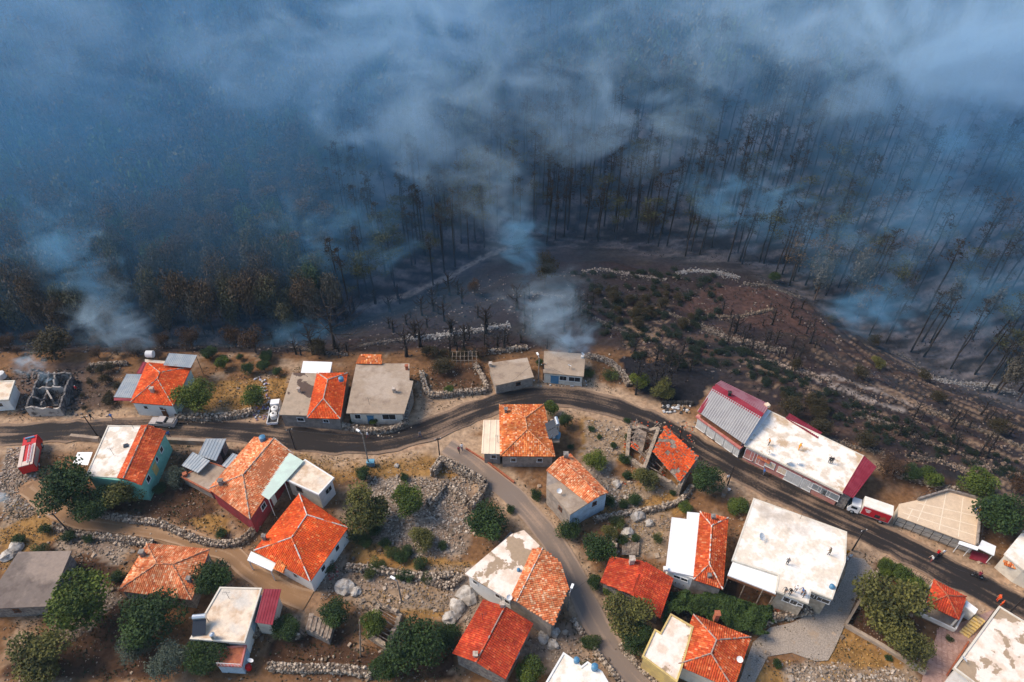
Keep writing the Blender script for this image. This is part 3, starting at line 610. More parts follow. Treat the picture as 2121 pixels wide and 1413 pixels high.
class House:
    def __init__(s, label, ref, cat='house', name='house', group=None):
        s.root = empty(name, P(*ref), label, cat, group); s.wp = None
    def pts(s, px, z): return [P(a, b, z) for a, b in px]
    def walls(s, px, z, mats, ins=.3, base=-1.2, name='wall'):
        """px: outline of the eaves as seen at height z; mats: one, or one per edge"""
        w = inset(s.pts(px, z), ins); s.wp = [(p.x, p.y) for p in w]; n = len(w); ml = mats if isinstance(mats, list) else [mats]
        mb = MB(); c = area2(w) > 0
        vs = [(p.x, p.y, base) for p in w] + [(p.x, p.y, z - .02) for p in w]; mb.add(vs, [tuple(range(n, 2 * n)) if c else tuple(range(n, 2 * n))[::-1]]); uniq = []
        for i in range(n):
            m = ml[i % len(ml)]
            if m not in uniq: uniq.append(m)
            mb.mi = uniq.index(m); f = (i, (i + 1) % n, n + (i + 1) % n, n + i); b0 = len(mb.v); mb.f.append(list(f if c else f[::-1])); mb.m.append(mb.mi)
        return mb.build(name, uniq, s.root)
    def window(s, e, t, z, w=1.1, h=1.1, st='white', name='window'):
        a = Vector(s.wp[e]); b = Vector(s.wp[(e + 1) % len(s.wp)]); p = a.lerp(b, t); d = (b - a).normalized(); o_ = Vector((d.y, -d.x))
        if area2(s.wp) < 0: o_ = -o_
        ang = math.atan2(o_.y, o_.x) + math.pi / 2; q = p + o_ * .03
        me, pn = win_mesh(w, h, st); o = link(name, me, s.root, Vector((q.x, q.y, z)) - s.root.location, ang); link('pane', pn, o, (0, 0, 0)); return o
    def door(s, e, t, m=None, w=1.0, h=2.1, z=0.05, name='door'):
        a = Vector(s.wp[e]); b = Vector(s.wp[(e + 1) % len(s.wp)]); p = a.lerp(b, t); d = (b - a).normalized(); o_ = Vector((d.y, -d.x))
        if area2(s.wp) < 0: o_ = -o_
        ang = math.atan2(o_.y, o_.x) + math.pi / 2; q = p + o_ * .04
        g = MB(); g.box((0, 0, h / 2), (w, .1, h)); g.box((0, 0, h + .06), (w + .2, .16, .12))
        o = link(name, mesh_of(g, name, m or M_dwood, False), s.root, Vector((q.x, q.y, z)) - s.root.location, ang); return o
    def flat(s, px, z, m, th=.24, rim=0, rimm=None, name='roof'):
        p = s.pts(px, z); mb = MB(); mb.prism(p, z - th, z); o = mb.build(name, m, s.root)
        if rim:
            r = MB(); q = [Vector((a.x, a.y)) for a in p]; n = len(q); inn = inset(q, .2); out = inset(q, -.04)
            for i in range(n):
                j = (i + 1) % n; vs = [(*out[i], z - th - .05), (*out[j], z - th - .05), (*inn[j], z - th - .05), (*inn[i], z - th - .05), (*out[i], z + rim), (*out[j], z + rim), (*inn[j], z + rim), (*inn[i], z + rim)]
                r.add(vs, [(0, 1, 5, 4), (2, 3, 7, 6), (4, 5, 6, 7)] if area2(q) > 0 else [(4, 5, 1, 0), (6, 7, 3, 2), (7, 6, 5, 4)])
            r.build('parapet', rimm or M_offw, s.root)
        return o
    def tiles(s, V3, planes, ridges, pal='red', miss=0, seed=0, cap=M_mortar, caps=True, z_under=None):
        """V3: name -> (px, py, z); planes: strings, first two letters are the eave; ridges: pairs that carry a mortared ridge"""
        W = {k: P(*v) for k, v in V3.items()}; base = MB(); g = np.random.default_rng(seed + 5); VV, FF, CC = [], [], []; n0 = 0
        pc = np.array(TILEP[pal]); pw = TILEW[pal]; cs = np.array([[-.145, 0], [-.09, .05], [0, .07], [.09, .05], [.145, 0]])
        for pl in planes:
            q = [W[c] for c in pl]; nn = Vector((0, 0, 0))
            for i in range(len(q)): nn += q[i].cross(q[(i + 1) % len(q)])
            if nn.z < 0: q2 = q[::-1]
            else: q2 = q
            lo = [p - Vector((0, 0, .13)) for p in q2]; hi = [p - Vector((0, 0, .03)) for p in q2]; k = len(q2)
            base.add(hi + lo, [tuple(range(k)), tuple(range(k, 2 * k))[::-1]] + [(i, k + i, k + (i + 1) % k, (i + 1) % k) for i in range(k)])
            u = Vector((q[1].x - q[0].x, q[1].y - q[0].y)).normalized(); v = Vector((-u.y, u.x)); c0 = sum(((p.xy) for p in q), Vector((0, 0))) / len(q)
            if (c0 - q[0].xy).dot(v) < 0: v = -v
            for a in range(1, len(q) - 1):
                A, B, Cc = q[0], q[a], q[a + 1]; nm = (B - A).cross(Cc - A)
                if nm.length < 1e-6: continue
                nm.normalize(); nm = -nm if nm.z < 0 else nm
                u3 = (Vector((u.x, u.y, 0)) - nm * nm.dot(Vector((u.x, u.y, 0)))).normalized(); v3 = nm.cross(u3); v3 = -v3 if v3.xy.dot(v) < 0 else v3
                us = [(p.xy - q[0].xy).dot(u) for p in (A, B, Cc)]; vv = [(p.xy - q[0].xy).dot(v) for p in (A, B, Cc)]; cz = max(v3.xy.length, .2) * .36
                ii = np.arange(math.floor(min(us) / .3), math.ceil(max(us) / .3) + 1) * .3 + .15; jj = np.arange(math.floor(min(vv) / cz), math.ceil(max(vv) / cz) + 1) * cz + cz / 2
                UU, JJ = np.meshgrid(ii, jj); UU = UU.ravel(); JJ = JJ.ravel(); X_ = q[0].x + u.x * UU + v.x * JJ; Y_ = q[0].y + u.y * UU + v.y * JJ
                ins_ = inpoly(X_, Y_, [(A.x, A.y), (B.x, B.y), (Cc.x, Cc.y)])
                if miss: ins_ &= (vn(X_ / 1.3, Y_ / 1.3, seed) > miss * 1.1) & (g.random(len(X_)) > miss * .25)
                X_ = X_[ins_]; Y_ = Y_[ins_]; n = len(X_)
                if not n: continue
                Zp = A.z - (nm.x * (X_ - A.x) + nm.y * (Y_ - A.y)) / nm.z; ctr = np.stack([X_, Y_, Zp], 1) + np.array(nm) * .012
                ctr = ctr + g.normal(size=(n, 3)) * (.008 if not miss else .03); U3, V3_, N3 = np.array(u3), np.array(v3), np.array(nm)
                loc = [U3 * c[0] + N3 * (c[1] + .035) - V3_ * .19 for c in cs] + [U3 * c[0] * .92 + N3 * c[1] * .8 + V3_ * .18 for c in cs] + [U3 * .165 - V3_ * .22 - N3 * .0, -U3 * .165 - V3_ * .22]
                loc = np.array(loc[:10]); W_ = ctr[:, None, :] + loc[None]; VV.append(W_.reshape(-1, 3))
                f = np.array([[i, i + 1, i + 6, i + 5] for i in range(4)]); FF.append((f[None] + (np.arange(n) * 10)[:, None, None] + n0).reshape(-1, 4)); n0 += n * 10
                ci = g.choice(len(pc), n, p=pw); big = fbm(X_ / 2.4, Y_ / 2.4, seed + 31, 3); col = pc[ci] * (.5 + .9 * big)[:, None] * (.88 + .24 * g.random(n))[:, None]; CC.append(np.repeat(col, 10, 0))
        base.build('roof', mat('roof_under_' + pal, tuple(pc[0] * .6)) if not miss else M_wood, s.root)
        V_ = np.concatenate(VV) - np.array(s.root.location); o = link('roof_tiles', np_mesh('roof_tiles', V_, np.concatenate(FF), m_tile, np.concatenate(CC)), s.root); o['kind'] = 'stuff'
        for a, b in ridges:
            r = MB(); A, B = W[a] + Vector((0, 0, .07)), W[b] + Vector((0, 0, .07)); L_ = (B - A).length; n = max(2, int(L_ / .42)); gg = random.Random(seed)
            r.tube(A, B, .1, n=6)
            for i in range(n):
                p = A.lerp(B, i / n); q = A.lerp(B, (i + .92) / n); r.mi = 0 if gg.random() < .55 else 1; r.tube(p + Vector((0, 0, .07)), q + Vector((0, 0, .045)), .1, .085, 6)
            r.build('ridge_cap', [cap, mat('ridge_' + pal, tuple(pc[0]), tuple(pc[3]), scale=2)], s.root)
    def sheet(s, px, zs, m, name='metal_roof', rib=.36, th=.05, ribm=None, axis=0, fascia=None):
        """four corners as seen at heights zs; ribs run from edge 01 to edge 32 (axis 0) or 12 to 03"""
        q = [P(a, b, z) for (a, b), z in zip(px, zs if isinstance(zs, (list, tuple)) else [zs] * 4)]
        if axis: q = q[1:] + q[:1]
        mb = MB(); up = Vector((0, 0, th)); c = area2([(p.x, p.y) for p in q]) > 0; vs = [p for p in q] + [p + up for p in q]
        fs = [(3, 2, 1, 0), (4, 5, 6, 7), (0, 1, 5, 4), (1, 2, 6, 5), (2, 3, 7, 6), (3, 0, 4, 7)]; mb.add(vs, fs if c else [f[::-1] for f in fs])
        if rib:
            n = max(2, int((q[1] - q[0]).length / rib)); mb.mi = 1 if ribm else 0
            for i in range(n + 1):
                a = q[0].lerp(q[1], i / n) + up * 1.2; b = q[3].lerp(q[2], i / n) + up * 1.2; w = (q[1] - q[0]).normalized() * rib * .2
                mb.add([a - w, a + w, b + w, b - w, a + up, b + up], [(0, 4, 5, 3), (4, 1, 2, 5), (0, 1, 4), (3, 5, 2)])
        return mb.build(name, [m, ribm] if ribm else m, s.root)
    def posts(s, pts, m=None, r=.06, name='post'):
        for px, py, z in pts: p = P(px, py, z); mb = MB(); mb.tube((p.x, p.y, -.4), (p.x, p.y, z - .02), r, n=6); mb.build(name, m or M_iron, s.root)
    def box(s, px, py, z, size, m, name, rz=0, dz=0):
        p = P(px, py, z); mb = MB(); mb.box((p.x, p.y, z + dz + size[2] / 2), size, rz); return mb.build(name, m, s.root)
    def chimney(s, px, py, z, m=None, w=.5, h=1.0, rz=0):
        p = P(px, py, z); mb = MB(); mb.box((p.x, p.y, z + h / 2 - .6), (w, w, h + .8), rz); o = mb.build('chimney', m or M_mortar, s.root)
        for sx in (-1, 1):
            c = MB(); c.box((p.x + sx * w * .35 * math.cos(rz), p.y + sx * w * .35 * math.sin(rz), z + h - .2 + .12), (w * .25, w, .24), rz); c.build('chimney_pier', m or M_mortar, o)
        c = MB(); c.box((p.x, p.y, z + h - .2 + .28), (w + .2, w + .2, .08), rz); c.build('chimney_cap', m or M_mortar, o)
def hipnames(c, r, z, rise): # four corners in order, two ridge points
    return {**{k: (*c[i], z) for i, k in enumerate('abcd')}, 'e': (*r[0], z + rise), 'f': (*r[1], z + rise)}
M_tan = mat('tan_block', (.45, .37, .28), (.33, .27, .2), scale=1.4, bump=.3, bscale=4)
# ------------------------------------------------------------------ the village, building by building
h = House('low cream-roofed white house cut by the left picture edge beside the burnt-out house', (5, 840)); q = [(-50, 791), (31, 789), (18, 828), (-60, 834)]
h.walls(q, 3.0, M_white); h.flat(q, 3.0, C_cream, rim=.12); h.window(2, .3, 1.6, .9, 1.0)
h = House('burnt-out roofless house with black partition walls and smoking rooms', (95, 830)); h.wp = None
B2 = [P(a, b, 2.9) for a, b in [(78, 769), (143, 768), (120, 838), (49, 839)]]
def thickwall(h, a, b, z, m, th=.35, base=-.6, name='wall', jag=.5, seed=0):
    a = Vector(a[:2]); b = Vector(b[:2]); n = max(2, int((b - a).length / .5)); d = (b - a).normalized(); o = Vector((-d.y, d.x)) * th / 2; mb = MB(); top = []
    for i in range(n + 1):
        p = a.lerp(b, i / n); zz = z - jag * float(vn(i * .7, seed * 3.1, seed)) ** 1.5; top.append((p, zz))
    for (p, z0), (q_, z1) in zip(top[:-1], top[1:]):
        mb.add([(*(p - o), base), (*(q_ - o), base), (*(q_ + o), base), (*(p + o), base), (*(p - o), z0), (*(q_ - o), z1), (*(q_ + o), z1), (*(p + o), z0)], [(4, 5, 6, 7), (0, 1, 5, 4), (2, 3, 7, 6), (3, 0, 4, 7), (1, 2, 6, 5)])
    return mb.build(name, m, h.root)
M_sooty = mat('sooty_plaster', (.42, .37, .32), (.06, .05, .048), scale=.8, lo=.5, hi=.68, bump=.4); M_ash = mat('pale_ash_debris', (.2, .18, .17), (.05, .045, .045), scale=1.5, bump=1, bscale=3)
for i in range(4): thickwall(h, B2[i], B2[(i + 1) % 4], 2.5, M_sooty if i == 2 else M_ash, seed=i, jag=.8, th=.35)
for (a, b), (c, d) in [((100, 769), (84, 838)), ((70, 800), (130, 800)), ((112, 770), (108, 800)), ((60, 820), (92, 822)), ((92, 800), (104, 822))]:
    thickwall(h, P(a, b, 2.2), P(c, d, 2.2), 2.1, M_sooty if a in (92, 112, 70) else M_ash, th=.3, jag=1.0, seed=a, name='partition_wall')
h.flat([(80, 775), (140, 772), (120, 840), (54, 842)], .25, M_ash, th=.6, name='floor_debris')
for i in range(26):
    a = P(70 + rnd.random() * 58, 785 + rnd.random() * 48, .5); t = rnd.random() * 3.1; L_ = rnd.uniform(.8, 2.4); mb = MB(); mb.tube(a, a + Vector((math.cos(t) * L_, math.sin(t) * L_, rnd.uniform(0, 1.1))), .06, n=5); mb.build('charred_beam', M_black, h.root)
h.wp = [(p.x, p.y) for p in B2]; h.window(2, .3, 1.7, 1.2, 1.1, 'brown')
# red hip roof house with metal lean-tos
h = House('orange hip-roofed house with zinc lean-to and white front above the parked pickup', (320, 860))
q = [(305, 751), (397, 760), (359, 841), (270, 834)]; h.walls(q, 3.6, [M_pgreen, M_pgreen, M_white, M_white])
h.tiles(hipnames(q, [(331, 772), (326, 785)], 3.7, 1.3), ['abe', 'bcfe', 'cdf', 'daef'], [('a', 'e'), ('b', 'e'), ('e', 'f'), ('c', 'f'), ('d', 'f')], 'vivid', seed=1)
h.sheet([(263, 775), (303, 776), (281, 825), (236, 823)], [3.3, 3.4, 3.3, 3.2], M_zinc, axis=0); h.sheet([(236, 824), (281, 826), (280, 831), (236, 830)], [3.15, 3.25, 2.95, 2.85], M_maroon, 'fascia', rib=0)
h.sheet([(297, 750), (307, 751), (299, 775), (283, 774)], 3.4, M_maroon); h.sheet([(351, 732), (408, 736), (395, 762), (339, 757)], [5.0, 5.0, 4.7, 4.7], M_zinc)
h.posts([(238, 822, 3.1), (275, 824, 3.2), (352, 735, 4.9), (406, 738, 4.9)], M_iron); h.flat([(300, 744), (345, 748), (340, 757), (300, 752)], 3.3, C_cream)
h.chimney(317, 812, 4.3, w=.6); h.window(2, .32, 2.3, .9, .9); h.window(2, .72, 2.3, .9, .9); h.door(2, .3, M_dwood); h.window(1, .5, 2.3, .9, .9)
# green house
h = House('mint green walled house with half tiled and half cream flat roof', (290, 1010))
q = [(224, 883), (344, 893), (293, 1004), (178, 990)]; h.walls(q, 4.8, [M_green, M_green, M_green, M_white])
h.flat([(224, 882), (294, 883), (243, 990), (178, 986)], 4.9, C_whitest, rim=.1)
h.tiles({'a': (293, 881, 5.05), 'b': (243, 990, 5.05), 'c': (344, 893, 4.9), 'd': (293, 1005, 4.9), 'e': (306, 880, 5.9), 'f': (256, 991, 5.9)}, ['abfe', 'dcef'], [('e', 'f')], 'red', seed=2)
h.sheet([(161, 937), (192, 937), (182, 964), (151, 961)], 2.8, M_wsheet, 'canopy', rib=0); h.posts([(152, 960, 2.8), (181, 962, 2.8)])
h.window(1, .25, 3.4, 1, 1.1); h.window(1, .82, 3.3, 1.2, 1.2); h.door(1, .58, M_yellow, w=1.4, z=1.5, h=2); h.window(1, .45, 3.4, .8, 1)
h.box(261, 924, 4.9, (.7, .7, .25), M_glass, 'skylight', .4)
# shed group
h = House('small stone shed under rusty zinc sheets behind the orange hip roof', (445, 950), 'shed', 'shed')
q = [(428, 909), (468, 909), (447, 955), (411, 944)]; h.walls(q, 2.5, M_gstone, ins=.15); h.sheet(q, [2.6, 2.5, 2.5, 2.6], M_zinc, axis=0, rib=.5); h.door(1, .5, M_dark, w=.9, h=1.8)
h = House('square zinc canopy tilted on poles beside the stone shed', (405, 965), 'canopy', 'canopy')
h.sheet([(400, 937), (435, 955), (410, 980), (377, 965)], [3.1, 3.0, 2.8, 2.9], M_zinc, rib=.5); h.posts([(400, 939, 3), (432, 955, 2.9), (409, 978, 2.7), (380, 965, 2.8)], M_wood, .07)
h = House('brown concrete terrace annex beside the mottled orange hip roof', (425, 995), 'annex', 'annex')
q = [(433, 957), (480, 972), (436, 1020), (375, 988)]; h.walls(q, 1.9, M_grey, ins=.1); h.flat(q, 2.0, C_brown, rim=.1, rimm=M_brick); h.box(384, 985, 2.0, (.7, .7, .6), M_brick, 'brick_stack', .5)
h = House('little zinc lean-to roof against the orange hip-roofed house', (475, 960), 'lean-to', 'lean_to'); h.sheet([(483, 939), (498, 945), (476, 973), (460, 965)], [3, 3, 2.8, 2.8], M_zinc, rib=.5); h.posts([(484, 941, 2.9), (462, 964, 2.7)], M_wood)
# long mottled orange house
h = House('long mottled orange tiled house with crimson walls and mint sheet porch', (520, 1060))
q = [(526, 906), (608, 941), (518, 1076), (432, 1013)]; h.walls(q, 4.4, [M_crims, M_crims, M_crims, M_crims]);
h.tiles(hipnames(q, [(568, 908), (503, 984)], 4.5, 1.5), ['abe', 'bcfe', 'cdf', 'daef'], [('e', 'f'), ('c', 'f'), ('d', 'f'), ('b', 'e')], 'mottled', seed=3)
h.sheet([(599, 938), (629, 956), (557, 1036), (536, 1022)], [4.7, 4.6, 4.6, 4.7], M_mint, 'porch_roof', rib=0, th=.12); h.posts([(556, 1034, 4.5), (590, 1000, 4.5)], M_frame); h.window(1, .35, 2.8, 1.2, 1.2); h.window(1, .75, 2.8, 1.2, 1.2); h.door(1, .55, M_frame); h.chimney(459, 1003, 5.1, M_gstone, .6)
h = House('small white flat-roofed cube house with pink-white walls between two orange roofs', (650, 1030))
q = [(632, 952), (692, 990), (660, 1025), (590, 993)]; h.walls(q, 4.2, [M_white, M_white, M_offw, M_white]); h.flat(q, 4.3, C_cream, rim=.1, rimm=M_white); h.window(2, .68, 2.6, 1.2, 1.1, 'brown'); h.window(1, .5, 2.6, .8, 1.2); h.window(1, .28, 2.6, .8, 1.2)
# big red hip house, white walls
h = House('large red hip-roofed house with bright white walls and a white porch slab', (640, 1220))
q = [(620, 1023), (721, 1093), (643, 1205), (526, 1141)]; h.walls(q, 3.6, [M_white, M_white, M_white, M_white])
h.tiles(hipnames(q, [(636, 1067), (604, 1114)], 3.7, 1.7), ['abe', 'bcfe', 'cdf', 'daef'], [('a', 'e'), ('b', 'e'), ('e', 'f'), ('c', 'f'), ('d', 'f')], 'vivid', seed=4, cap=mat('white_mortar', (.66, .6, .54), (.5, .42, .35), scale=2))
h.flat([(520, 1142), (572, 1166), (563, 1183), (512, 1160)], 3.2, M_wsheet, name='porch_slab'); h.posts([(514, 1158, 3.1), (560, 1180, 3.1)], M_frame, .1)
h.tiles({'a': (566, 1178, 3.5), 'b': (588, 1188, 3.5), 'c': (592, 1170, 4.1), 'd': (576, 1160, 4.1)}, ['abcd'], [], 'orange', seed=5); h.window(2, .3, 2.2, .9, 1.1); h.window(2, .55, 2.2, .9, 1.1); h.door(2, .72, M_frame); h.window(1, .3, 2.2, 1, 1.2); h.window(1, .7, 2.2, 1, 1.2); h.chimney(548, 1116, 4.2, M_gstone, .45, .8)
# orange weathered house
h = House('weathered orange hip-roofed stone house below the dirt path', (320, 1240))
q = [(304, 1126), (434, 1138), (397, 1243), (245, 1224)]; h.walls(q, 3, M_gstone); h.tiles(hipnames(q, [(325, 1168), (358, 1170)], 3.1, 1.5), ['abfe', 'bcf', 'cdef', 'dae'], [('a', 'e'), ('b', 'f'), ('e', 'f'), ('c', 'f'), ('d', 'e')], 'mottled', seed=6, cap=mat('rusty_mortar', (.4, .2, .12), (.25, .12, .08), scale=2))
h.chimney(297, 1150, 3.6, M_gstone, .6); h.chimney(394, 1205, 3.5, M_gstone, .5); h.window(2, .2, 1.8, .9, .9, 'brown')
h = House('stone house under a bare dark concrete slab at the left edge', (70, 1270))
q = [(38, 1143), (148, 1141), (100, 1256), (-40, 1262)]; h.walls(q, 3, M_gstone); h.flat(q, 3.2, C_dark); h.window(2, .55, 1.7, .9, .9, 'brown')
h = House('cream flat-roofed house with a maroon sheet strip and two solar water heaters', (470, 1330))
q = [(456, 1217), (542, 1219), (520, 1290), (507, 1332), (394, 1324)]; h.walls(q, 3.8, [M_white, M_blue, M_white, M_white, M_white]); h.flat(q, 4.0, C_cream, rim=.14)
h.sheet([(548, 1220), (582, 1221), (564, 1295), (530, 1290)], [4.1, 3.9, 3.9, 4.1], M_maroon); q2 = [(541, 1222), (579, 1223), (560, 1293), (524, 1290)]; h.walls(q2, 3.7, M_offw, name='annex_wall')
h.wp = None; q3 = [(455, 1341), (510, 1337), (500, 1381), (449, 1378)]; h.walls(q3, 2.4, M_blue, ins=.05, name='terrace_wall'); h.flat(q3, 2.5, M_brick, rim=.1, rimm=M_pink, name='terrace_slab')
for i in range(8): p = P(452 + i * 7, 1379 + i * .4, 2.5); mb = MB(); mb.tube((p.x, p.y, 2.5), (p.x, p.y, 3.4), .03, n=5); mb.build('railing_post', M_frame, h.root)
a, b = P(450, 1379, 2.5), P(501, 1382, 2.5); mb = MB(); mb.tube(a + Vector((0, 0, .9)), b + Vector((0, 0, .9)), .035, n=5); mb.build('handrail', M_frame, h.root)
# centre row
h = House('half grey slab, half red hip-tiled house standing right at the bend of the road', (640, 885))
q = [(605, 772), (720, 773), (705, 868), (578, 860)]; h.walls(q, 3.3, [M_grey, M_grey, M_grey, M_grey]); h.flat([(605, 772), (657, 773), (636, 861), (578, 859)], 3.5, C_grpatch)
h.tiles({'a': (657, 773, 3.6), 'b': (720, 773, 3.6), 'c': (705, 868, 3.6), 'd': (636, 866, 3.6), 'e': (679, 787, 4.8), 'f': (670, 826, 4.8)}, ['abe', 'bcfe', 'cdf', 'daef'], [('a', 'e'), ('b', 'e'), ('e', 'f'), ('c', 'f'), ('d', 'f')], 'vivid', seed=7)
h.flat([(628, 748), (688, 750), (683, 774), (623, 773)], 3.2, M_wsheet, name='back_roof'); h.walls([(628, 748), (688, 750), (683, 774), (623, 773)], 3.0, M_offw, name='back_wall'); h.walls(q, 3.3, M_grey, name='inner_wall', ins=.6) ; h.wp = [(p.x, p.y) for p in inset(h.pts(q, 3.3), .3)]
h.window(2, .68, 2.2, 1.4, .9); h.window(2, .24, 2.2, 1.1, .8); h.chimney(620, 812, 3.5, w=.4, h=.9)
h = House('wide brown concrete slab-roofed house with outside stair and blue shopfront', (780, 880))
q = [(738, 753), (848, 753), (850, 789), (837, 857), (717, 856)]; h.walls(q, 3.4, [M_grey, M_grey, M_grey, M_offw, M_grey], ins=.5); h.flat([(738, 753), (848, 753), (848, 788), (856, 789), (852, 808), (837, 857), (717, 856)], 3.6, C_brown)
h.tiles({'a': (791, 754, 3.9), 'b': (736, 753, 3.9), 'c': (745, 734, 4.5), 'd': (791, 735, 4.5)}, ['bacd'[::-1]], [], 'orange', seed=8)
for i in range(12):
    a = P(848 - i * .9, 808 + i * 5.2, 3.4 - i * .28); mb = MB(); mb.box((a.x, a.y, (3.4 - i * .28) / 2 - .3), (1.1, .42, 3.4 - i * .28 + .6)); mb.build('step', M_grey, h.root)
h.chimney(817, 812, 3.6, M_mortar, .55, 1); h.chimney(843, 765, 3.6, M_brick, .5, 1); h.window(3, .26, 2.0, 2.6, 1.4); h.door(3, .62, M_btank, w=1.2); h.box(812, 868, 1.2, (3.8, .12, 1.5), M_btank, 'blue_awning', 0, 0); h.window(3, .86, 2.0, 1.2, 1.2)
h = House('small low slab-roofed hut with pale stains above the road bend', (1060, 795), 'hut', 'hut'); q = [(1011, 752), (1092, 741), (1106, 781), (1026, 799)]; h.walls(q, 2.6, M_grey, ins=.2); h.flat(q, 2.8, C_brown); h.chimney(1016, 758, 2.8, w=.5, h=.8); h.window(2, .4, 1.5, 1, .8, 'brown')
h = House('small brown slab-roofed house with pale shutters at the smoking burnt edge', (1168, 790)); q = [(1127, 727), (1213, 733), (1209, 780), (1125, 772)]; h.walls(q, 2.9, M_offw, ins=.25); h.flat(q, 3.1, C_brown); h.window(2, .2, 1.7, 2.4, 1.2); h.window(2, .5, 1.7, 1.5, 1.2); h.door(2, .72, M_btank, w=1.6, h=1.9); h.box(1206, 741, 3.1, (.5, .5, .5), M_white, 'roof_tank')
h = House('square orange pyramid-roofed house with cream sheet wing and solar panels', (1090, 960))
q = [(1034, 839), (1126, 838), (1150, 946), (1036, 945)]; h.walls(q, 3.3, M_grey, ins=.4); h.tiles({**hipnames(q, [(1088, 866), (1092, 890)], 3.4, 1.6)}, ['abe', 'bcfe', 'cdf', 'daef'], [('a', 'e'), ('b', 'e'), ('e', 'f'), ('c', 'f'), ('d', 'f')], 'orange', seed=9, cap=mat('orange_mortar', (.55, .25, .12), (.42, .17, .08), scale=2))
h.sheet([(1003, 871), (1040, 870), (1037, 941), (999, 940)], [3.2, 3.4, 3.4, 3.2], M_cream_sh, 'wing_roof', rib=.9); h.walls([(1004, 874), (1040, 873), (1037, 939), (1001, 938)], 3.0, M_grey, ins=.15, name='wing_wall'); h.window(2, .4, 1.9, 1.0, 1.0)
h.wp = [(p.x, p.y) for p in inset(h.pts(q, 3.3), .4)]; h.window(2, .25, 1.9, 1, 1); h.window(2, .78, 1.9, 1, 1); h.flat([(1140, 868), (1158, 868), (1159, 916), (1143, 916)], 3.0, C_brown, name='side_slab'); h.chimney(1048, 853, 4.0, M_gstone, .5, .8)
h = House('tall grey house with mottled orange gable and brown flat corner beside the lane', (1200, 1075))
q = [(1131, 973), (1185, 940), (1260, 1021), (1218, 1042), (1181, 1065), (1131, 1008)]; h.walls(q, 4.8, [M_grey, M_blue, M_blue, M_blue, M_grey, M_grey], ins=.2)
h.flat([(1131, 1008), (1170, 992), (1222, 1040), (1181, 1066)], 4.95, C_brown); h.tiles({'a': (1131, 974, 5.0), 'b': (1218, 1043, 5.0), 'c': (1181, 940, 4.9), 'd': (1260, 1021, 4.9), 'e': (1160, 948, 5.6), 'f': (1243, 1027, 5.6)}, ['abfe', 'dcef'], [('e', 'f')], 'mottled', seed=10, cap=M_brick)
h.chimney(1172, 947, 5.4, M_gstone, .7, .9); h.window(2, .6, 3.4, .8, .9, 'brown'); h.window(4, .4, 3, .9, .9, 'brown')
# ruin
RST = mat('ruin_stone', (.4, .31, .22), (.24, .19, .15), scale=2.5, bump=1, bscale=3)
h = House('collapsed stone house with broken timbers and a half-fallen red tile roof', (1370, 950), 'ruin', 'ruined_house')
for k, (a, b, z, n_) in enumerate([((1305, 880), (1365, 882), 2.2, .9), ((1305, 880), (1300, 940), 2, .9), ((1300, 940), (1335, 965), 1.6, .9), ((1365, 882), (1335, 965), 3.4, .8), ((1378, 888), (1440, 940), 3.0, .7), ((1440, 940), (1408, 1005), 2.8, .6), ((1408, 1005), (1372, 985), 2.2, .8), ((1372, 985), (1335, 965), 1.8, .8)]):
    thickwall(h, P(*a, z), P(*b, z), z, RST, th=.6, jag=n_ * 1.4, seed=k + 3)
h.tiles({'a': (1408, 1000, 2.9), 'b': (1447, 946, 2.9), 'c': (1378, 882, 3.3), 'd': (1352, 935, 3.3)}, ['abcd'], [], 'vivid', miss=.26, seed=11)
for i in range(46):
    f = i < 26; a = P(rnd.uniform(1302, 1352) if f else rnd.uniform(1345, 1400), rnd.uniform(878, 950) if f else rnd.uniform(900, 975), rnd.uniform(.4, 2.2)); t = rnd.uniform(.6, 1.3) + (1.57 if rnd.random() < .3 else 0); L_ = rnd.uniform(1.2, 3.6); mb = MB()
    d = Vector((math.cos(t), math.sin(t), rnd.uniform(-.3, .5))) * L_ / 2; mb.tube(a - d, a + d, .08, n=5); mb.build('timber', M_wood, h.root)
h.tiles({'a': (1305, 925, 1.2), 'b': (1330, 940, 1.0), 'c': (1340, 895, 1.8), 'd': (1318, 885, 2.0)}, ['abcd'], [], 'vivid', miss=.62, seed=12)
# hall
h = House('big hall with ribbed grey front roof, maroon ridge and white shutters', (1500, 930), 'hall', 'hall')
q = [(1494, 790), (1593, 840), (1541, 920), (1446, 853)]; h.walls(q, 4.7, [M_pink, M_white, M_dwood, M_white], ins=.5)
W1 = [(1478, 804), (1578, 866), (1541, 920), (1445, 853)]; h.sheet([(1445, 853), (1541, 920), (1576, 864), (1476, 806)], [4.8, 4.8, 6.2, 6.2], M_gsheet, ribm=mat('rib_grey', (.42, .4, .39)), rib=.42)
h.sheet([(1482, 797), (1582, 857), (1594, 838), (1494, 789)], [6.2, 6.2, 4.8, 4.8], M_mfaint, ribm=mat('rib_maroon', (.4, .2, .22)), rib=.42); h.sheet([(1474, 809), (1575, 868), (1582, 857), (1483, 796)], [6.1, 6.1, 6.25, 6.25], M_maroon, 'ridge_flashing', rib=0, th=.1)
h.sheet([(1445, 853), (1452, 857), (1484, 803), (1477, 800)], [4.85, 4.85, 6.25, 6.25], M_maroon, 'verge', rib=0, th=.1)
h.flat([(1441, 862), (1446, 857), (1543, 922), (1533, 930)], 3.1, M_pink, th=.3, name='balcony_ledge')
e_w = h.wp; 
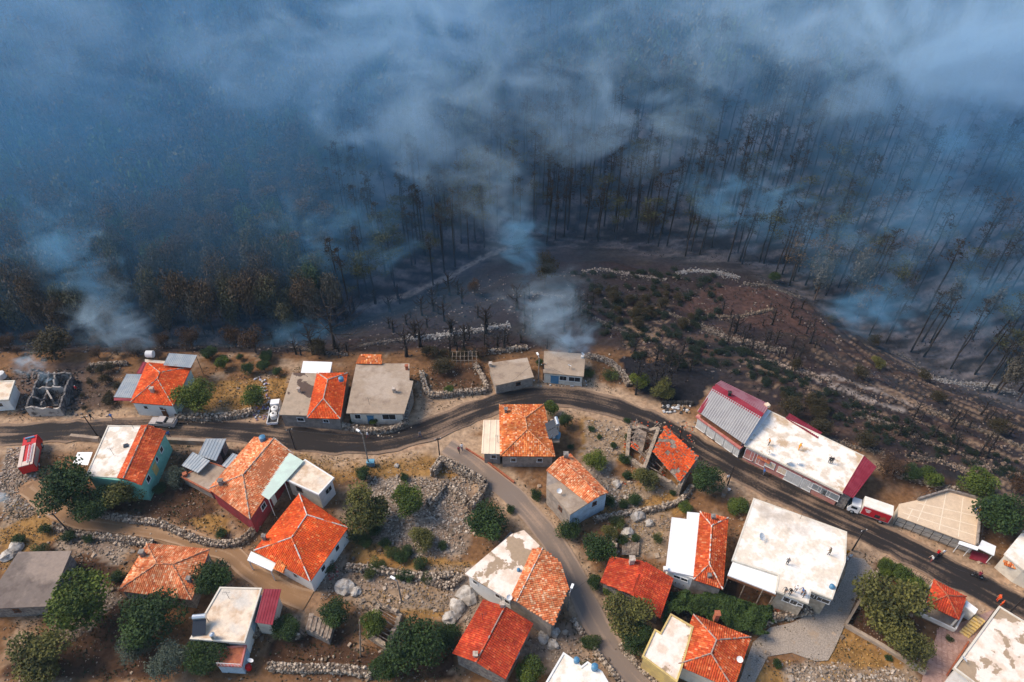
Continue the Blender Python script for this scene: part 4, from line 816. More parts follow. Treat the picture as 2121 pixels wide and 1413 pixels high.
for i, t in enumerate((.1, .32, .54, .76, .93)):
    o = h.window(2, 1 - t, 1.5, 2.5 if i < 4 else 1.4, 2.4, name='shutter'); [setattr(c, 'data', win_mesh(2.5 if i < 4 else 1.4, 2.4, 'white')[1].copy()) for c in o.children]
    for c in o.children: c.data.materials.clear(); c.data.materials.append(mat('pale_shutter', (.55, .55, .53), (.48, .48, .47), scale=1)); c.name = 'shutter_panel'
h.chimney(1510, 820, 6.2, M_black, .45, .9); h.box(1588, 842, 5.0, (.8, .8, .6), M_cream_sh, 'vent_box', .4)
# long flat white building
h = House('long white flat-roofed block with maroon roof end and salmon shopfronts along the road', (1640, 1000), 'building', 'shop_building')
q = [(1592, 850), (1790, 945), (1746, 1022), (1542, 922)]; h.walls(q, 4.0, [M_white, M_pink, M_pink, M_white], ins=.35); h.flat(q, 4.2, C_whitest, rim=.08, rimm=M_offw)
h.sheet([(1636, 857), (1702, 896), (1693, 908), (1627, 867)], [3.6, 3.6, 4.3, 4.3], M_maroon); h.sheet([(1790, 945), (1815, 967), (1766, 1032), (1745, 1021)], [4.4, 3.9, 3.9, 4.4], M_maroon, rib=.4); h.walls([(1789, 947), (1811, 966), (1763, 1029), (1744, 1020)], 3.7, M_gstone, ins=.1, name='end_wall'); h.wp = [(p.x, p.y) for p in inset(h.pts(q, 4), .35)]
h.sheet([(1572, 940), (1598, 953), (1593, 962), (1567, 948)], [2.9, 2.9, 2.6, 2.6], M_brick, 'awning', rib=0)
for t, w, kind in ((.07, 2.2, 'M'), (.17, 2.2, 'M'), (.29, 1.6, 'w'), (.42, 1.6, 'w'), (.55, 3, 's'), (.68, 2, 's'), (.8, 3.0, 'g'), (.92, 3.0, 'g')):
    o = h.window(2, 1 - t, 2.0 if kind != 's' else 1.5, w, 1.4 if kind in 'wg' else 2.4, name={'M': 'shop_door', 'w': 'window', 's': 'shutter', 'g': 'window'}[kind])
    if kind in 'wg':
        for c in o.children: c.data = c.data.copy(); c.data.materials.clear(); c.data.materials.append(M_zinc if kind == 'g' else M_cream_sh); c.name = 'shutter_panel'
    if kind in 'Ms':
        for c in o.children: c.data = c.data.copy(); c.data.materials.clear(); c.data.materials.append(M_pink if kind == 'M' else mat('pale_shutter', (.55, .55, .53))); c.name = 'shutter_panel'
h.sheet([(1540, 915), (1546, 919), (1597, 852), (1590, 848)], 4.5, M_wsheet, 'gutter', rib=0)
# terrace court on the right
h = House('cream-paved roof terrace court with iron fence frames beside the white box truck', (1940, 1110), 'terrace', 'terrace_building'); M_court = mat('court_paving', (.66, .5, .34), (.6, .45, .31), scale=1, jit=.06)
q = [(1862, 1044), (1900, 1036), (1962, 1017), (2032, 1036), (2022, 1130), (1860, 1070)]; h.walls(q, 2.2, M_offw, ins=.05); h.flat(q, 2.4, M_court, name='court'); M_cline = mat('court_line', (.8, .68, .52))
for a, b in [((1870, 1062), (2022, 1110)), ((1880, 1052), (2025, 1090)), ((1900, 1042), (2028, 1070)), ((1920, 1033), (1900, 1080)), ((1960, 1020), (1945, 1098)), ((1995, 1030), (1985, 1112)), ((1890, 1055), (1880, 1075))]:
    A, B = P(*a, 2.404), P(*b, 2.404); w = Vector((-(B - A).y, (B - A).x, 0)).normalized() * .05; mb = MB(); mb.add([A - w, B - w, B + w, A + w], [(0, 1, 2, 3)]); o = mb.build('court_line', M_cline, h.root)
for A, B in [((1900, 1036), (1962, 1017)), ((1962, 1017), (2032, 1036)), ((2032, 1036), (2022, 1130))]:
    a, b = P(*A, 2.4), P(*B, 2.4); thickwall(h, a, b, 2.95, M_grey, th=.3, base=2.38, jag=0, name='parapet'); n = 5
    for i in range(n + 1): p = a.lerp(b, i / n); mb = MB(); mb.tube(p, p + Vector((0, 0, 1.9)), .035, n=5); mb.build('fence_post', M_iron, h.root)
    for zz in (.9, 1.9): mb = MB(); mb.tube(a + Vector((0, 0, zz)), b + Vector((0, 0, zz)), .025, n=4); mb.build('fence_rail', M_iron, h.root)
h = House('long rusty iron fence frame standing in front of the cream terrace court', (1910, 1130), 'fence', 'iron_fence')
for A, B in [((1850, 1088), (2000, 1145)), ((1862, 1064), (1850, 1088))]:
    a, b = P(*A, 0), P(*B, 0); n = 8
    for i in range(n + 1): p = a.lerp(b, i / n); mb = MB(); mb.tube((p.x, p.y, -.2), (p.x, p.y, 2.2), .05, n=5); mb.build('fence_post', M_iron, h.root)
    for zz in (.3, 1.2, 2.2): mb = MB(); mb.tube(a + Vector((0, 0, zz)), b + Vector((0, 0, zz)), .035, n=4); mb.build('fence_rail', M_iron, h.root)
    for i in range(n): p = a.lerp(b, i / n); q_ = a.lerp(b, (i + 1) / n); mb = MB(); mb.tube(p + Vector((0, 0, .3)), q_ + Vector((0, 0, 2.2)), .025, n=4); mb.build('fence_brace', M_iron, h.root)
h = House('roadside shelter with white curved roof over a maroon paved corner', (2020, 1150), 'shelter', 'shelter'); h.sheet([(1987, 1121), (2028, 1134), (2024, 1141), (1984, 1127)], 2.4, M_wsheet, 'roof', rib=0, th=.12); h.sheet([(2033, 1120), (2062, 1133), (2058, 1152), (2024, 1136)], 2.5, M_wsheet, 'roof', rib=0, th=.2)
h.posts([(1988, 1126, 2.3), (2010, 1134, 2.3), (2057, 1149, 2.4)], M_frame); h.flat([(2014, 1140), (2048, 1150), (2044, 1168), (2008, 1156)], .06, M_maroon, name='paving')
h = House('cream flat-roofed house at the right edge above the road', (2100, 1180)); q = [(2140, 1075), (2260, 1130), (2220, 1230), (2121, 1180), (2080, 1147)]; h.walls(q, 3.8, M_offw, ins=.2); h.flat(q, 4, C_white); h.tiles({'a': (2080, 1170, 2.6), 'b': (2140, 1192, 2.6), 'c': (2140, 1184, 3.0), 'd': (2080, 1162, 3.0)}, ['abcd'], [], 'orange', seed=13)
# lower right
h = House('white sheet-roofed house joined to a narrow red ridge-tiled roof', (1450, 1210)); q = [(1392, 1072), (1507, 1073), (1497, 1221), (1434, 1202), (1380, 1182)]
h.walls(q, 3.8, [M_white, M_white, M_grey, M_white, M_white], ins=.3); h.flat([(1392, 1072), (1423, 1076), (1424, 1061), (1458, 1064), (1446, 1180), (1439, 1194), (1379, 1181)], 4.1, M_wsheet, rim=.03, rimm=M_frame)
h.tiles({'a': (1450, 1060, 4.15), 'b': (1508, 1073, 3.9), 'c': (1497, 1221, 3.9), 'd': (1436, 1201, 4.1), 'e': (1474, 1089, 4.9), 'f': (1469, 1169, 4.9)}, ['abe', 'bcfe', 'cdf', 'daef'], [('a', 'e'), ('b', 'e'), ('e', 'f'), ('c', 'f'), ('d', 'f')], 'red', seed=14, cap=mat('white_mortar', (.66, .6, .54)))
h.window(3, .3, 2.8, 1.1, .7); h.window(3, .6, 2.8, 1.1, .7); h.chimney(1476, 1074, 4.4, M_gstone, .5, .7); h.chimney(1468, 1196, 4.3, M_gstone, .4, .7); h.box(1378, 1180, 4.1, (.6, .6, .5), M_white, 'roof_tank')
h = House('plain red gable house with worn ridge behind the large olive tree', (1310, 1250)); q = [(1265, 1152), (1333, 1163), (1395, 1198), (1367, 1281), (1310, 1233), (1244, 1206)]
h.walls([(1265, 1152), (1395, 1198), (1367, 1281), (1244, 1206)], 3.0, M_gstone, ins=.4); h.tiles({'a': (1265, 1152, 3.1), 'b': (1244, 1206, 3.1), 'c': (1395, 1198, 3.1), 'd': (1367, 1281, 3.1), 'e': (1333, 1163, 4.5), 'f': (1311, 1233, 4.5)}, ['baef'[0:2] + 'ef', 'cdfe'], [], 'deep', seed=15); h.chimney(1308, 1165, 4.3, M_mortar, .7, 1.1)
h = House('largest white slab-roofed building with people standing at its front edge', (1650, 1230), 'building', 'flat_roofed_building')
q = [(1561, 1032), (1754, 1102), (1751, 1165), (1738, 1200), (1724, 1241), (1680, 1224), (1674, 1250), (1607, 1224), (1612, 1191), (1516, 1160)]; h.walls(q, 5.4, [M_white, M_white, M_white, M_grey, M_tan, M_tan, M_tan, M_tan, M_dark, M_white], ins=.35); h.flat(q, 5.6, C_white, rim=.05)
h.flat([(1519, 1160), (1611, 1190), (1607, 1230), (1507, 1191)], 5.2, M_wsheet, name='white_sheet_roof'); h.flat([(1507, 1193), (1607, 1232), (1607, 1234), (1507, 1195)], 4.9, M_dwood, th=.4, name='fascia_board'); h.posts([(1510, 1192, 5), (1545, 1207, 5), (1580, 1222, 5), (1604, 1230, 5)], M_wood, .1)
h.window(6, .35, 3.9, 1.1, 1.1); h.window(6, .6, 3.9, 1.1, 1.1); h.window(4, .25, 3.9, 2.2, .9); h.window(4, .7, 3.9, 1.4, .9); h.window(6, .12, 3.9, .8, .6)
h = House('yellow-trimmed house with patched flat roof joined to a broad red hip roof', (1440, 1400)); q = [(1389, 1272), (1436, 1299), (1413, 1382), (1402, 1414), (1330, 1360), (1356, 1304), (1368, 1311)]
h.walls(q, 4.2, M_yellow, ins=.15); h.flat(q, 4.4, C_patch, rim=.16, rimm=M_yellow); q2 = [(1436, 1273), (1555, 1320), (1519, 1428), (1400, 1377)]; h.walls(q2, 4.0, M_offw, ins=.4, name='hip_wall')
h.tiles(hipnames(q2, [(1484, 1326), (1473, 1354)], 4.1, 1.7), ['abe', 'bcfe', 'cdf', 'daef'], [('a', 'e'), ('b', 'e'), ('e', 'f'), ('c', 'f'), ('d', 'f')], 'red', seed=16, cap=mat('greyish_mortar', (.4, .3, .25), (.3, .2, .16), scale=2)); h.chimney(1484, 1277, 4.5, M_brick, .6, .9)
h = House('white house half flat slab and half mottled orange gable at the lane', (1110, 1290)); q = [(963, 1188), (1060, 1106), (1085, 1099), (1120, 1132), (1161, 1165), (1177, 1218), (1145, 1296), (1055, 1244)]
h.walls(q, 4.6, [M_white, M_white, M_grey, M_grey, M_grey, M_grey, M_grey, M_white], ins=.35); h.flat([(963, 1188), (1060, 1106), (1085, 1098), (1118, 1130), (1090, 1180), (1054, 1243)], 4.8, C_patch)
h.tiles({'a': (1104, 1136, 5.0), 'b': (1056, 1242, 5.0), 'e': (1124, 1136, 5.5), 'f': (1070, 1246, 5.5), 'c': (1161, 1165, 4.8), 'g': (1178, 1218, 4.6), 'd': (1146, 1296, 4.6)}, ['abfe', 'gcefd'[0:2] + 'efd'], [('e', 'f')], 'mottled', seed=17, cap=mat('white_mortar', (.66, .6, .54)))
h.window(7, .85, 3.2, .9, .9); h.window(7, .3, 3.2, .9, .9); h.window(7, .08, 3.2, .9, .9)
h = House('bright red gable-roofed stone house at the bottom between two trees', (1020, 1390)); q = [(1001, 1242), (1105, 1291), (1047, 1407), (938, 1353)]; h.walls(q, 3.9, M_gstone, ins=.4)
h.tiles({'a': (1001, 1242, 4.0), 'b': (938, 1353, 4.0), 'c': (1105, 1291, 4.0), 'd': (1047, 1407, 4.0), 'e': (1047, 1255, 5.2), 'f': (986, 1372, 5.2)}, ['abfe', 'dcef'], [('e', 'f')], 'deep', seed=18, cap=mat('greyish_mortar', (.4, .3, .25))); h.chimney(1040, 1257, 5.0, M_mortar, .5, 1); h.chimney(985, 1360, 4.9, M_mortar, .5, .8); h.window(1, .5, 2.4, .9, 1)
h = House('white-roofed house cut by the bottom edge left of the lane', (1180, 1440)); q = [(1167, 1352), (1193, 1370), (1204, 1381), (1217, 1371), (1247, 1392), (1275, 1440), (1300, 1500), (1080, 1500)]; h.walls(q, 4, M_white, ins=.2); h.flat(q, 4.2, C_white, rim=.12, rimm=M_white)
h = House('large cream slab-roofed house cut by the bottom right corner', (2080, 1390)); q = [(2069, 1256), (2240, 1360), (2160, 1520), (1975, 1384)]; h.walls(q, 4.6, M_white, ins=.4); h.flat(q, 4.8, C_patch, rim=.14, rimm=M_offw); h.window(2, .72, 3.2, 2.2, 1.0); h.door(3, .2, M_dark)
h = House('open-sided garden pavilion with red pyramid roof and white posts', (1950, 1270), 'pavilion', 'pavilion'); q = [(1934, 1201), (2001, 1236), (1986, 1284), (1919, 1252)]
h.tiles({**{k: (*q[i], 3.0) for i, k in enumerate('abcd')}, 'e': (1962, 1234, 4.4)}, ['abe', 'bce', 'cde', 'dae'], [('a', 'e'), ('b', 'e'), ('c', 'e'), ('d', 'e')], 'deep', seed=19, cap=M_brick); h.posts([(1936, 1204, 2.9), (1998, 1237, 2.9), (1984, 1281, 2.9), (1922, 1251, 2.9)], M_white, .14)
fl_ = [(1931, 1232), (1998, 1265), (1975, 1308), (1903, 1274)]; h.flat(fl_, .3, C_grey, th=.8, name='floor'); pf = [P(a, b, .3) for a, b in fl_]
for i in (1, 2, 3): thickwall(h, pf[i], pf[(i + 1) % 4], 1.0, M_white, th=.22, base=.29, jag=0, name='low_wall')
h.box(1950, 1262, .3, (2.2, .8, .7), M_btank, 'table', -.4)
h = House('small flat white hut behind the red pavilion roof', (2010, 1265), 'hut', 'hut'); q = [(2002, 1244), (2026, 1262), (2020, 1272), (1998, 1256)]; h.walls(q, 2.1, M_white, ins=.05); h.flat(q, 2.2, M_wsheet)
h = House('yellow-edged garden stair between the pavilion and the cream slab roof', (2005, 1310), 'stair', 'stair')
for i in range(8):
    a, b = P(2012 - i * 3.6, 1283 + i * 3.6, 0), P(2032 - i * 3.6, 1296 + i * 3.6, 0); zz = 1.3 - i * .16; d = (b - a); mb = MB(); c = (a + b) / 2; mb.box((c.x, c.y, zz / 2 - .2), (d.length, .36, zz + .4), math.atan2(d.y, d.x)); mb.build('step', mat('yellow_step', (.6, .42, .14), (.4, .3, .18), scale=2), h.root)
M_plaza = mat('rose_paving', (.4, .25, .2), (.32, .19, .15), scale=1.2, jit=.1)
mb = MB(); mb.prism([tuple(P(a, b, 0)) for a, b in [(1945, 1300), (1990, 1290), (2040, 1270), (2060, 1262), (1975, 1385), (1990, 1500), (1890, 1500), (1912, 1400)]], -.3, .045); o = mb.build('plaza', M_plaza); o['kind'] = 'structure'
for i in range(14):
    for j in range(12):
        a = P(1925 + i * 3.6 - j * 1.2, 1338 + i * 1.7 + j * 6.2, .05)
        if (i + j) % 2 == 0: mb = None
pb = MB()
for i in range(17):
    for j in range(26):
        o0 = P(1952, 1300, .05); a = o0 + Vector((-.55 + i * .72 * .9 + j * -.28, -j * .62 + i * -.3, 0))
        pp = proj(a.x, a.y, .05)
        if inpoly(np.array([pp[0]]), np.array([pp[1]]), [(1946, 1302), (1975, 1305), (1990, 1330), (1960, 1400), (1900, 1500), (1895, 1450), (1915, 1390)])[0]: pb.box((a.x, a.y, .055), (.5, .52, .05), -.42)
if pb.v: o = pb.build('paving_slabs', mat('rose_slab', (.45, .29, .24), (.36, .22, .18), scale=1.5, jit=.2)); o['kind'] = 'stuff'
# ------------------------------------------------------------------ stones: dry stone walls, terraces, rubble
m_stone = mat('stone', (0, 0, 0), attr=True, jit=.2, bscale=3, rough=.92, spec=.15)
CUBE = np.array([[x, y, z] for z in (-1, 1) for x, y in ((-1, -1), (1, -1), (1, 1), (-1, 1))], float) * .5
CF = np.array([(3, 2, 1, 0), (4, 5, 6, 7), (0, 1, 5, 4), (1, 2, 6, 5), (2, 3, 7, 6), (3, 0, 4, 7)])
def stones_mesh(name, pos, size, c_lo, c_hi, g, flat=.65, origin=(0, 0, 0)):
    n = len(pos); size = np.broadcast_to(np.asarray(size, float), (n,)); a = g.random(n) * 6.28; ca, sa = np.cos(a), np.sin(a)
    b = CUBE[None] * (1 + .55 * (g.random((n, 8, 3)) - .5)) * np.array([1, .8, flat])[None, None] * (.6 + .9 * g.random(n) ** 2)[:, None, None] * size[:, None, None]
    b[:, 4:, :2] *= .72; t = (g.random(n) - .5) * .9; x = b[..., 0] * np.cos(t)[:, None] - b[..., 2] * np.sin(t)[:, None]; z = b[..., 0] * np.sin(t)[:, None] + b[..., 2] * np.cos(t)[:, None]
    V_ = np.stack([x * ca[:, None] - b[..., 1] * sa[:, None], x * sa[:, None] + b[..., 1] * ca[:, None], z], -1) + pos[:, None, :] - np.array(origin)
    F_ = (CF[None] + (np.arange(n) * 8)[:, None, None]).reshape(-1, 4); k = (g.random(n) ** 1.3)[:, None]; c = np.array(c_lo) * (1 - k) + np.array(c_hi) * k
    return np_mesh(name, V_.reshape(-1, 3), F_, m_stone, np.repeat(c, 8, 0))
SLO, SHI = (.12, .085, .06), (.54, .44, .34)
def stone_wall(pts, label, h=1.0, w=.6, lo=SLO, hi=SHI, on_ground=False, group=None, size=.34, name='stone_wall', cat='wall', z=0.0, wreck=0.0):
    W = [G(*p) if on_ground else P(*p, z) for p in pts]; ln = smooth_line([(p.x, p.y) for p in W], 1.0); g = np.random.default_rng(int(abs(W[0].x * 13 + W[0].y * 7)) + 1)
    L_ = [np.array(p) for p in ln]; c = L_[len(L_) // 2]; z0 = float(H(c[0], c[1])) if on_ground else z; t = empty(name, (c[0], c[1], z0), label, cat, group)
    pos = []; core = MB()
    for i in range(len(L_) - 1):
        a, b = L_[i], L_[i + 1]; ll = np.linalg.norm(b - a)
        if ll < 1e-3: continue
        d = (b - a) / ll; nrm = np.array([-d[1], d[0]]); za = float(H(*a)) if on_ground else z - .05; zb = float(H(*b)) if on_ground else z - .05
        hh = h * (1 - wreck * float(vn(i * .6, 1, 3)))
        core.add([(*(a - nrm * w * .38), za - .5), (*(b - nrm * w * .38), zb - .5), (*(b + nrm * w * .38), zb - .5), (*(a + nrm * w * .38), za - .5), (*(a - nrm * w * .38), za + hh * .88), (*(b - nrm * w * .38), zb + hh * .88), (*(b + nrm * w * .38), zb + hh * .88), (*(a + nrm * w * .38), za + hh * .88)], [tuple(f) for f in CF])
        nl = max(2, int(ll / size * 1.5)); nh = max(1, int(hh / (size * .7)))
        for s in (-1, 1):
            for j in range(nh):
                for k in range(nl): q = a + d * ll * (k + g.random()) / nl + nrm * s * w * .46; pos.append((q[0], q[1], za + (zb - za) * k / nl + (j + .5) * hh / nh))
        for k in range(int(nl * 2.6)): q = a + d * ll * g.random() + nrm * w * (g.random() - .5); pos.append((q[0], q[1], za + (zb - za) * .5 + hh * .97 + g.normal() * .05))
        for k in range(int(nl * .8 * (1 + 2 * wreck))): q = a + d * ll * g.random() + nrm * g.normal() * w * .9; pos.append((q[0], q[1], (za + zb) / 2 + .08))
    core.build('wall_core', mat('wall_core', tuple((np.array(lo) * .8))), t)
    o = link('stones', stones_mesh('stones', np.array(pos), size, lo, hi, g, origin=t.location), t); o['kind'] = 'stuff'; return t
BLO, BHI = (.07, .06, .055), (.26, .22, .19)
SW = [([(874, 775), (879, 800), (893, 822), (950, 817), (1008, 812)], 'dry stone wall with a rounded corner along the walled brown garden', 1.2, .8),
 ([(985, 758), (1003, 790), (1010, 812)], 'rough stone wall closing the walled garden beside the slab-roofed hut', 1.0, .6),
 ([(367, 864), (430, 868), (490, 863), (532, 852)], 'grey rubble retaining wall above the road below the straw-yellow plot', 1.1, 1.1),
 ([(706, 884), (760, 896), (815, 892), (845, 876)], 'stone terrace wall in front of the wide brown slab-roofed house', 1.2, .7),
 ([(160, 1056), (250, 1076), (330, 1087), (380, 1108), (440, 1128), (500, 1124), (535, 1088)], 'long pale dry stone wall along the upper side of the dirt path', 1.0, .8),
 ([(112, 1090), (160, 1108), (220, 1114), (290, 1124), (320, 1127)], 'low stone wall along the lower side of the dirt path', .8, .8),
 ([(915, 957), (960, 982), (1006, 1006)], 'thick ruined house wall running beside the concrete lane', 2.2, .9), ([(1006, 1006), (992, 1035), (973, 1057)], 'ruined end wall of stone nearest the dark green lane tree', 1.8, .9),
 ([(915, 957), (897, 988)], 'short tall stone stub at the upper corner of the roofless ruin', 2.2, .8), ([(925, 1003), (905, 1028), (887, 1050)], 'broken cross wall standing in the white rubble field', 1.5, .9), ([(930, 1008), (950, 1025), (968, 1044)], 'broken inner wall stub leading to the ruin end wall', 1.3, .8),
 ([(718, 1178), (770, 1180), (830, 1192), (900, 1198), (940, 1192)], 'stone retaining wall behind the row of small round bushes', 1.0, .8), ([(556, 1382), (620, 1387), (700, 1387), (770, 1398)], 'pale stone wall along the bottom edge under the dark garden plot', .9, 1.0),
 ([(1432, 1008), (1412, 1036), (1370, 1053), (1300, 1064), (1230, 1078)], 'curved stone wall along the footpath below the collapsed house', .8, .6), ([(1268, 1098), (1272, 1150)], 'short straight stone wall beside the dark round lane tree', 1.0, .7),
 ([(1283, 1338), (1320, 1378), (1365, 1420)], 'stone edging wall on the right side of the concrete lane bottom', .8, .6), ([(1183, 1284), (1215, 1325), (1250, 1372), (1290, 1420)], 'kerb-like stone wall on the left side of the lane bottom', .7, .5),
 ([(188, 760), (225, 757), (266, 755)], 'low tan wall behind the burnt-out house plot', .9, .6), ([(945, 737), (1000, 733), (1050, 727), (1092, 722)], 'tan terrace wall on the edge of the burnt ground above the hut', .9, .7),
 ([(1215, 737), (1262, 752), (1290, 778), (1302, 800)], 'crumbling stone edge where the village meets the burnt slope', .8, 1.0), ([(1850, 984), (1900, 997), (1950, 1012), (1985, 1018)], 'tan wall behind the cream terrace court', 1.0, .7),
 ([(880, 1200), (930, 1216), (955, 1192)], 'low tumbled stone bank beside the concrete pad of the white gable house', .8, .9), ([(520, 1325), (560, 1290), (600, 1300), (625, 1320)], 'grey stone bank round the timber-covered shed', .9, .8),
 ([(700, 800), (700, 840), (700, 870)], 'narrow stone wall in the gap between the two road-bend houses', .7, .4), ([(1485, 1222), (1430, 1218), (1385, 1205)], 'grey stone footing below the white sheet-roofed house', 1.4, .6), ([(1560, 1300), (1610, 1280), (1680, 1268)], 'grey stone wall under the largest white building beside the gravel yard', 1.1, .8)]
for pts, lab, hh, ww in SW: stone_wall(pts, lab, hh, ww, wreck=.35 if 'ruin' in lab or 'broken' in lab else .1)
TW = [([(840, 703), (890, 698), (950, 690), (1005, 682), (1056, 674)], 'bright broken stone terrace across the black burnt field', .5, 1.0, (.3, .27, .25), (.6, .58, .55)), ([(745, 717), (800, 709), (838, 704)], 'faint dark stone terrace joining the bright broken one', .4, .8, BLO, BHI),
 ([(1090, 609), (1130, 612), (1172, 616)], 'short straight terrace line behind the two smoking trees', .4, .6, BLO, BHI), ([(1440, 672), (1470, 685), (1510, 702), (1560, 715), (1626, 729)], 'wide pale stone terrace bank across the brown hillside', .9, 1.8, BLO, (.4, .32, .26)),
 ([(1465, 656), (1530, 657), (1570, 650), (1602, 639)], 'curved tan terrace wall rising to the hill spur', .6, .8, BLO, (.42, .31, .22)), ([(1385, 650), (1430, 668), (1475, 692), (1530, 706)], 'thin stone terrace just above the wide pale bank', .5, .7, BLO, (.34, .27, .21)),
 ([(1905, 775), (1945, 790), (1990, 797), (2050, 800), (2121, 822)], 'ashen stone line along the foot of the right-hand wood', .5, 1.4, (.2, .18, .17), (.42, .4, .38)), ([(1858, 733), (1885, 748), (1907, 764)], 'short ashen stone line above the foot of the right-hand wood', .4, 1.0, BLO, BHI),
 ([(1400, 566), (1440, 562), (1490, 566), (1532, 577)], 'white broken stones below the bare leaning trunks', .4, 1.2, (.25, .23, .22), (.42, .41, .4)), ([(1540, 588), (1600, 598), (1660, 620)], 'faint stone line over the crest of the hill spur', .3, .7, BLO, BHI),
 ([(1880, 900), (1940, 925), (2000, 948), (2060, 975)], 'long stone terrace through the charred plots on the right', .6, .8, BLO, (.42, .3, .21)), ([(1875, 945), (1930, 955), (1990, 972), (2010, 988)], 'tumbled tan terrace of boulders above the terrace court trees', .6, 1.0, BLO, (.45, .33, .24)),
 ([(1920, 850), (1980, 872), (2050, 900), (2121, 930)], 'upper stone terrace through the charred plots on the right', .5, .7, BLO, (.34, .26, .19)), ([(2010, 960), (2070, 975), (2135, 990)], 'stone terrace running out at the right edge above the trees', .6, .8, BLO, (.55, .4, .3)),
 ([(1700, 905), (1760, 925), (1830, 940)], 'short rocky terrace just behind the maroon roof end', .5, .8, BLO, (.34, .26, .19)), ([(1205, 563), (1250, 560), (1320, 572), (1380, 580)], 'pale terrace line among the dark shrubs', .4, .6, BLO, (.5, .42, .36)),
 ([(1175, 640), (1220, 655), (1300, 690)], 'stone terrace descending through the green shrubs', .4, .6, BLO, BHI), ([(1560, 740), (1640, 765), (1720, 790)], 'rocky terrace below the wide pale bank', .6, 1.0, BLO, (.55, .42, .33)), ([(1770, 860), (1840, 880), (1900, 905)], 'rocky terrace through the stony charred plots', .5, .9, BLO, (.34, .27, .21)), ([(600, 720), (660, 730), (720, 735)], 'dim stone terrace behind the grey slab-roofed house', .4, .8, BLO, BHI)]
for pts, lab, hh, ww, lo, hi in TW: stone_wall(pts, lab, hh * .8, ww * .75, tuple(c * .7 for c in lo), tuple(c * .72 for c in hi), True, 'stone terraces on the burnt hillside', size=.32, wreck=.75, name='terrace_wall')
# rubble and stony ground
footp = [inset(o_, -.1) for o_ in []]
def scatter(polys, per, size, lo, hi, name, seed, big=.0, ground=False, noisek=.0, avoid=True):
    g = np.random.default_rng(seed); out = []; sz = []
    for pl in polys:
        W = [G(*p) if ground else P(*p, 0) for p in pl]; W = [(p.x, p.y) for p in W]; a = abs(area2(W)) / 2; n = int(a * per); x0, x1 = min(p[0] for p in W), max(p[0] for p in W); y0, y1 = min(p[1] for p in W), max(p[1] for p in W)
        bx = abs((x1 - x0) * (y1 - y0)); m = int(n * bx / max(a, 1)); x = g.uniform(x0, x1, m); y = g.uniform(y0, y1, m); k = inpoly(x + (vn(x / 2, y / 2, 4) - .5) * 3, y + (vn(x / 2, y / 2, 8) - .5) * 3, W)
        if noisek: k &= vn(x / 2.2, y / 2.2, seed) > noisek
        if avoid: k &= (dline(x, y, MAIN) > 3.2) & (dline(x, y, LANE) > 2.1) & (dline(x, y, DIRT) > 1.7)
        x = x[k]; y = y[k]; out.append(np.stack([x, y, H(x, y) + .03], 1)); sz.append(size * (1 + big * (g.random(len(x)) > .96)))
    pos = np.concatenate(out); o = link(name, stones_mesh(name, pos, np.concatenate(sz), lo, hi, g, flat=.6)); o['kind'] = 'stuff'; return len(pos)
n1 = scatter(STONY, 5.0, .25, (.12, .09, .065), (.46, .37, .29), 'rubble', 1, 1.6)
n2 = scatter([[(0, 900), (2121, 1050), (2121, 1413), (0, 1413)], [(-100, 1400), (2200, 1400), (2200, 1500), (-100, 1500)], [(0, 760), (1300, 760), (1290, 850), (900, 900), (0, 900)]], 1.6, .18, (.1, .07, .045), (.45, .34, .25), 'loose_stones', 2, 2.2, noisek=.3)
n3 = scatter([[(760, 990), (880, 985), (985, 1000), (975, 1100), (880, 1160), (770, 1100)], [(1640, 1380), (1880, 1390), (1900, 1480), (1650, 1480)], [(1250, 985), (1300, 1010), (1330, 1060), (1250, 1050)], [(0, 920), (60, 940), (70, 1050), (0, 1080)]], 8, .28, (.15, .12, .095), (.56, .47, .38), 'rubble_heap', 3, .8)
n4 = scatter([[(1640, 760), (1760, 790), (2121, 930), (2121, 1010), (1800, 950), (1650, 850)]], 1.7, .34, (.05, .038, .034), (.25, .175, .125), 'hillside_stones', 4, 1.2, True, .5, False)
n5 = scatter([[(1150, 560), (1640, 580), (1760, 700), (2121, 830), (2121, 960), (1640, 790), (1300, 760)], [(560, 670), (1060, 560), (1200, 740), (560, 740)], [(0, 660), (560, 680), (560, 745), (0, 745)]], .55, .34, (.04, .036, .036), (.26, .21, .18), 'hillside_stones', 5, 1, True, .5, False)
